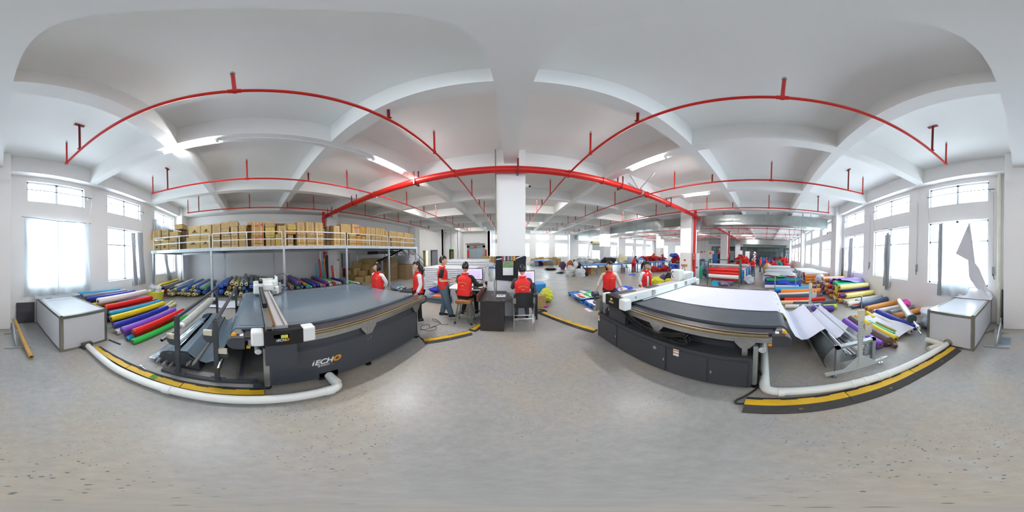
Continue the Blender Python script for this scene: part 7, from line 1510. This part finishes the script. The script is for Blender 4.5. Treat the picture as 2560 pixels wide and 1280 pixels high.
# far door openings, goods lift, signs
t = struct('door_1', MB().box(-5.15, -3.42, 20.86, 20.9, 0, 2.34), mat('lift_door', 'a3b0b8', .35, .4))
obj('door_seam', MB().box(-4.29, -4.28, 20.855, 20.862, 0, 2.34), M_gap, t)
q = MB().box(-5.5, -5.15, 20.68, 20.75, 0, 2.6).box(-3.42, -3.1, 20.68, 20.75, 0, 2.6).box(-5.5, -3.1, 20.68, 20.75, 2.34, 2.75)
struct('trim_50', q, mat('stone_surround', '9b9b96', .6))
q = lump(MB(), (-4.4, 20.6, 2.8), (1.35, .1, .16), 6, .25, 4, None, 5); struct('trim_51', q, mat('grey_drape', '8c8c84', .8), smooth=True)
for i, (x0, x1, z0, z1, nmz) in enumerate(((-5.42, -5.22, 1.05, 2.0, 'left of'), (-3.1, -2.9, 1.1, 2.05, 'right of'), (-4.52, -4.2, 2.38, 2.52, 'above'))):
    b = obj('red_couplet', MB().box(x0, x1, 20.64 if i != 1 else 20.7, 20.66 if i != 1 else 20.72, z0, z1), mat('couplet_red', 'c4261f', .6), loc=(x0, 20.65, z0), label='red paper couplet strip %s the goods lift door' % nmz, cat='paper')
for i, (x0, x1, y, m_) in enumerate(((-11.0, -10.2, 19.1, 'b6b08e'), (-9.75, -8.85, 18.88, '9799a2'), (-7.3, -6.8, 19.25, '83834a'))):
    struct('door_%d' % (i + 2), MB().box(x0, x1, y, y + .03, 0, 2.05) if i != 0 else MB().box(x0, x0 + .25, y, y + .03, 0, 2.05), mat('door_paint_%d' % i, m_, .6))
    struct('trim_%d' % (i + 52), MB().box(x0 - .05, x0, y - .2, y + .02, 0, 2.1).box(x1, x1 + .05, y - .2, y + .02, 0, 2.1).box(x0 - .05, x1 + .05, y - .2, y + .02, 2.05, 2.12), M_stain)
t = thing('exit_sign', 'small green exit sign above the narrow door', 'sign', (-7.05, 19.0, 2.3)); obj('sign_plate', MB().box(-7.2, -6.95, 19.0, 19.03, 2.22, 2.36), mat('exit_green', '4fae7e', .5, emit=.4), t); obj('sign_cable', MB().cyl((-7.1, 19.03, 2.36), (-7.1, 19.03, 4.6), .012, 6), M_gap, t)
t = thing('fire_extinguisher', 'red fire extinguisher trolley at the foot of the wall beside the lift', 'extinguisher', (-5.85, 20.3, 0)); obj('cylinder', MB().cyl((-5.85, 20.3, .05), (-5.85, 20.3, .5), .1, 14), M_red, t, True); obj('handle', MB().bar((-5.85, 20.3, .5), (-5.85, 20.3, .95), .03).box(-5.95, -5.72, 20.28, 20.32, .75, .85), M_black, t)
carton(-2.6 - .3, 20.25, 0, .6, .9, 1.25, 'n', 'tall brown carton standing right of the goods lift', 'far cartons by the lift', PI / 2); carton(-2.0, 20.2, 0, .5, .7, 1.2, 'w', 'second tall carton right of the goods lift, strapped', 'far cartons by the lift', PI / 2)
long_table(-2.3, -.5, 11.6, 13.2, .7, 'blue-framed table with white rolls seen left of the central pillar', nleg=2); heap(-1.4, 12.0, .82, .5, .4, .2, 'dfe1e6', 'white cloth on the table left of the central pillar', 'cloth', .7); heap(-.8, 11.7, .8, .2, .3, .2, 'd8d23c', 'yellow cloth on the table left of the central pillar', 'cloth', .7)
t = thing('shutter_door', 'grey roller shutter half raised over a bright doorway', 'shutter', (13.6, 22.9, 1.8)); obj('shutter_curtain', MB().box(12.8, 14.36, 22.95, 22.98, 2.0, 3.15), mat('shutter_grey', '9aa2a4', .5), t); obj('shutter_box', MB().box(12.6, 14.5, 22.65, 22.9, 3.15, 3.45), mat('olive_box', 'b5b77a', .6), t); obj('motor', MB().cyl((12.5, 22.75, 3.3), (12.7, 22.75, 3.3), .13, 14), M_black, t, True)
for i, (x, c) in enumerate(((4.4, .9), (7.3, .9))): obj('curtain', MB().grid(lambda u, v: (x - .6 + 1.3 * u, 22.87 + .02 * math.sin(u * 25), 3.0 - 2.0 * v), 20, 6, .004), M_curtain, smooth=True, loc=(x, 22.8, 2), label='thin pale curtain over the far window, %s from the central pillar' % ORD[i], cat='curtain')
for i, x in enumerate((12.2, 17.8, 21.7, 24.5)): obj('curtain', MB().grid(lambda u, v: (x - .1 + .22 * u - .2 * v, 22.87 + .02 * math.sin(u * 9), 3.0 - 2.2 * v), 6, 6, .004), M_curtg, smooth=True, loc=(x, 22.8, 2), label='tied-back grey curtain at the far windows, %s from the near blue table' % ORD[i], cat='curtain')
# right end: panes, arch, glass partition
WN += 1; struct('window_%d' % WN, MB().box(XR + .06, XR + .1, 19.4, 21.8, 0, .05).box(XR + .06, XR + .1, 19.4, 21.8, 3.25, 3.3).box(XR + .06, XR + .1, 20.58, 20.62, 0, 3.3), M_frame)
WN += 1; o = struct('window_%d' % WN, MB().box(XR + .06, XR + .1, 15.0, 17.6, .9, .95).box(XR + .06, XR + .1, 15.0, 17.6, 3.25, 3.3).box(XR + .06, XR + .1, 16.28, 16.32, .9, 3.3), M_frame)
struct('door_6', MB().box(XR - .03, XR - .01, 13.2, 14.6, 0, 2.3), mat('grey_door', '8f9296', .5))
t = thing('balloon_arch', 'red and orange balloon arch around the grey end door', 'balloons', (XR - .2, 13.9, 0))
for i in range(19):
    a = PI * i / 18; r_ = .95; y = 13.9 + r_ * math.cos(a); z = 1.7 + .85 * math.sin(a) if 0 < i < 18 else 1.6
    obj('balloon', lump(MB(), (XR - .2, y, z), (.17, .17, .19), i, 0, 2), mat(('balloon_red', 'balloon_orange', 'balloon_white')[i % 3], ('c9231c', 'e8772f', 'e9d6cf')[i % 3], .25), t, True)
for i in range(8):
    for sg in (-1, 1): obj('balloon', lump(MB(), (XR - .2, 13.9 + sg * .98, .2 + i * .2), (.16, .16, .17), i, 0, 2), MATS[('balloon_red', 'balloon_orange')[i % 2]], t, True)
t = struct('window_90', MB().box(27.55, 27.62, -4.19, 9.4, 3.05, 3.12).box(27.55, 27.62, -4.19, 9.4, 0, .06).box(27.55, 27.62, -4.19, 9.4, 2.35, 2.4), M_gap)
for i in range(16):
    y = -4.1 + i * .9; obj('mullion', MB().box(27.55, 27.62, y - .025, y + .025, 0, 3.1), M_gap, t)
    if i < 15: obj('glass_pane', MB().box(27.58, 27.59, y + .03, y + .87, .05, 3.06), M_bluegl, t)
for i, (y, z, c) in enumerate(((-3, 1.2, '5f7f93'), (-1.8, 1.3, '8a9c8e'), (-.4, 1.1, '55788c'), (1.2, 1.4, '4f6270'), (3, 1.2, '6c8592'))): obj('office_cupboard', MB().box(31 + i * .3, 31.6 + i * .3, y - .5, y + .5, 0, 1.2 + .6 * (i % 2)), mat('office_%d' % i, c, .5), loc=(31, y, 0), label='cupboard behind the glass partition, %s from the window wall' % ORD[i], cat='cupboard')
for i, y in enumerate((-2, 2, 6)): tube_lamp((30, y, 0), (31.4, y, 0), 'lit tube lamp behind the glass partition, %s from the window wall' % ORD[i])
for i, (x, y, z0, z1, w_, c, lab, cat_) in enumerate(((23.5, 2.6, 1.0, 2.3, .6, 'eceef0', 'white banner board at the end of the aisle', 'board'), (23.6, 3.6, 1.0, 2.4, .5, 'e6e9ee', 'second white banner board at the end of the aisle', 'board'), (23.45, 2.6, 0, 1.0, .75, '23367c', 'navy stand below the white banner board', 'stand'), (23.2, 4.8, .9, 2.3, .6, '6d7076', 'grey screen panel beyond the pink-red table', 'panel'), (23.2, 7.4, .4, 1.8, .8, '3a5f9f', 'blue poster stand far behind the green rack', 'stand'), (24.8, 8.6, .3, 2.3, 1.0, 'd8d9d2', 'pale cabinet row far behind the green rack', 'cabinet'), (24.0, 6.2, .2, 1.8, .5, 'c94038', 'red banner far behind the pink-red table', 'banner'))):
    obj({'board': 'banner_board', 'stand': 'poster_stand', 'panel': 'folding_screen', 'cabinet': 'display_cabinet', 'banner': 'roll_up_banner'}[cat_], MB().box(x, x + .08, y - w_ / 2, y + w_ / 2, z0, z1).box(x + .02, x + .06, y - w_ / 2 + .02, y - w_ / 2 + .06, 0, z0 + .05).box(x + .02, x + .06, y + w_ / 2 - .06, y + w_ / 2 - .02, 0, z0 + .05), mat('far_' + c, c, .5), loc=(x, y, z0), label=lab, cat=cat_)
t = thing('flower_stand', 'pink and white flower column at the end of the aisle', 'flowers', (22.8, 1.5, 0))
obj('flower_pot', MB().cyl((22.8, 1.5, 0), (22.8, 1.5, .25), .1, 12), M_whitepl, t)
for i in range(14): obj('blossom', lump(MB(), (22.8 + .06 * math.sin(i * 2), 1.5 + .1 * math.cos(i * 2.3), .2 + i * .15), (.15, .17, .12), i, .3, 2), mat(('blossom_pink', 'blossom_white')[i % 2], ('e08ca0', 'efe6e6')[i % 2], .6), t, True)
for i, (x, y, z) in enumerate(((17.5, 5.2, 1.9), (19.6, 5.6, 2.0), (20.5, 7.2, 1.9), (21.8, 4.9, 2.1), (18.4, 7.6, 2.0), (23.4, 9.2, 2.1), (14.5, 10.6, 1.5), (16.2, 13.2, 1.6))):
    t = thing('red_lantern', 'small red paper lantern hanging beyond the pillars, %s from the riser pillar' % ORD[i], 'lantern', (x, y, z), 'small red lanterns in the far hall')
    obj('lantern_body', lump(MB(), (x, y, z), (.16, .16, .13), i, 0, 2), mat('lantern_red', 'd8352a', .5), t, True); obj('lantern_cord', MB().cyl((x, y, z + .12), (x, y, CZ), .006, 5), M_gap, t)
for i in range(6): carton(20.0 + .6 * (i % 3), 9.0 + .5 * (i // 3), 0, .5, .45, .5, 'nr'[i % 2], 'carton in the far group behind the pink-red table, %s' % ORD[i], 'far cartons beyond the red table')
for x, y, lab in ((13.0, 7.6, 'white-topped table far behind the green rack'), (19.0, 8.0, 'second white-topped table far behind the green rack')):
    long_table(x, x + 3.2, y, y + 1.2, .78, lab, nleg=3); heap(x + 1, y + .6, .9, .6, .35, .2, '77424a', 'dark red cloth heap on the %s' % lab.replace(' far behind the green rack', ''), 'cloth', .78); heap(x + 2.2, y + .5, .9, .5, .35, .22, '4a5f8c', 'blue-grey cloth heap on the %s' % lab.replace(' far behind the green rack', ''), 'cloth', .78)
# left wall fittings
t = thing('notice_board', 'grey notice board on the left wall past the pillar', 'board', (-9.45, 6, 1)); obj('board_face', MB().box(-9.49, -9.46, 5.75, 6.35, .9, 1.85), mat('notice_grey', 'b7bbbf', .5), t); obj('board_frame', MB().box(-9.5, -9.44, 5.7, 5.75, .88, 1.87), M_dark, t)
t = thing('fire_cabinet', 'dark red fire cabinet low on the left wall past the pillar', 'fire cabinet', (-9.4, 6, .3)); obj('cabinet_box', MB().box(-9.5, -9.3, 5.75, 6.15, .25, .85), mat('fire_dark_red', '8e1c22', .5), t)
o = obj('call_point', MB().box(-8.68, -8.65, 4.9, 5.0, 1.42, 1.52), MATS['call_red'], loc=(-8.66, 4.95, 1.4), label='small red call point on the left wall pillar', cat='call point')
obj('wall_conduit', MB().cyl((-8.66, 4.95, 1.52), (-8.66, 4.95, 3.9), .008, 6), M_steel, smooth=True, loc=(-8.66, 4.95, 1.5), label='thin conduit above the call point on the left wall pillar', cat='conduit')
for y, z in ((2.0, 4.2),): obj('wall_cable', MB().tube([(-9.33, -3.9, 4.345), (-9.33, 4.2, 4.345)], .012, 6), M_steel, smooth=True, loc=(-9.33, 0, 4.3), label='thin cable along the ledge of the left wall', cat='cable')
t = thing('security_camera', 'white security camera high on the block beside the lift bay', 'camera', (-8, 18.9, 4.3)); obj('camera_body', MB().cyl((-8.0, 18.95, 4.25), (-7.7, 18.8, 4.2), .07, 12), M_whitepl, t, True); obj('camera_lens', MB().cyl((-7.7, 18.8, 4.2), (-7.64, 18.77, 4.19), .05, 12), M_black, t, True)
t = thing('security_camera', 'dark security camera on the right wall pillar', 'camera', (9.5, -3.8, 3.3)); obj('camera_body', MB().cyl((9.4, -3.95, 3.4), (9.45, -3.75, 3.3), .06, 12), M_whitepl, t, True); obj('camera_lens', MB().cyl((9.45, -3.75, 3.3), (9.46, -3.7, 3.28), .045, 12), M_black, t, True)
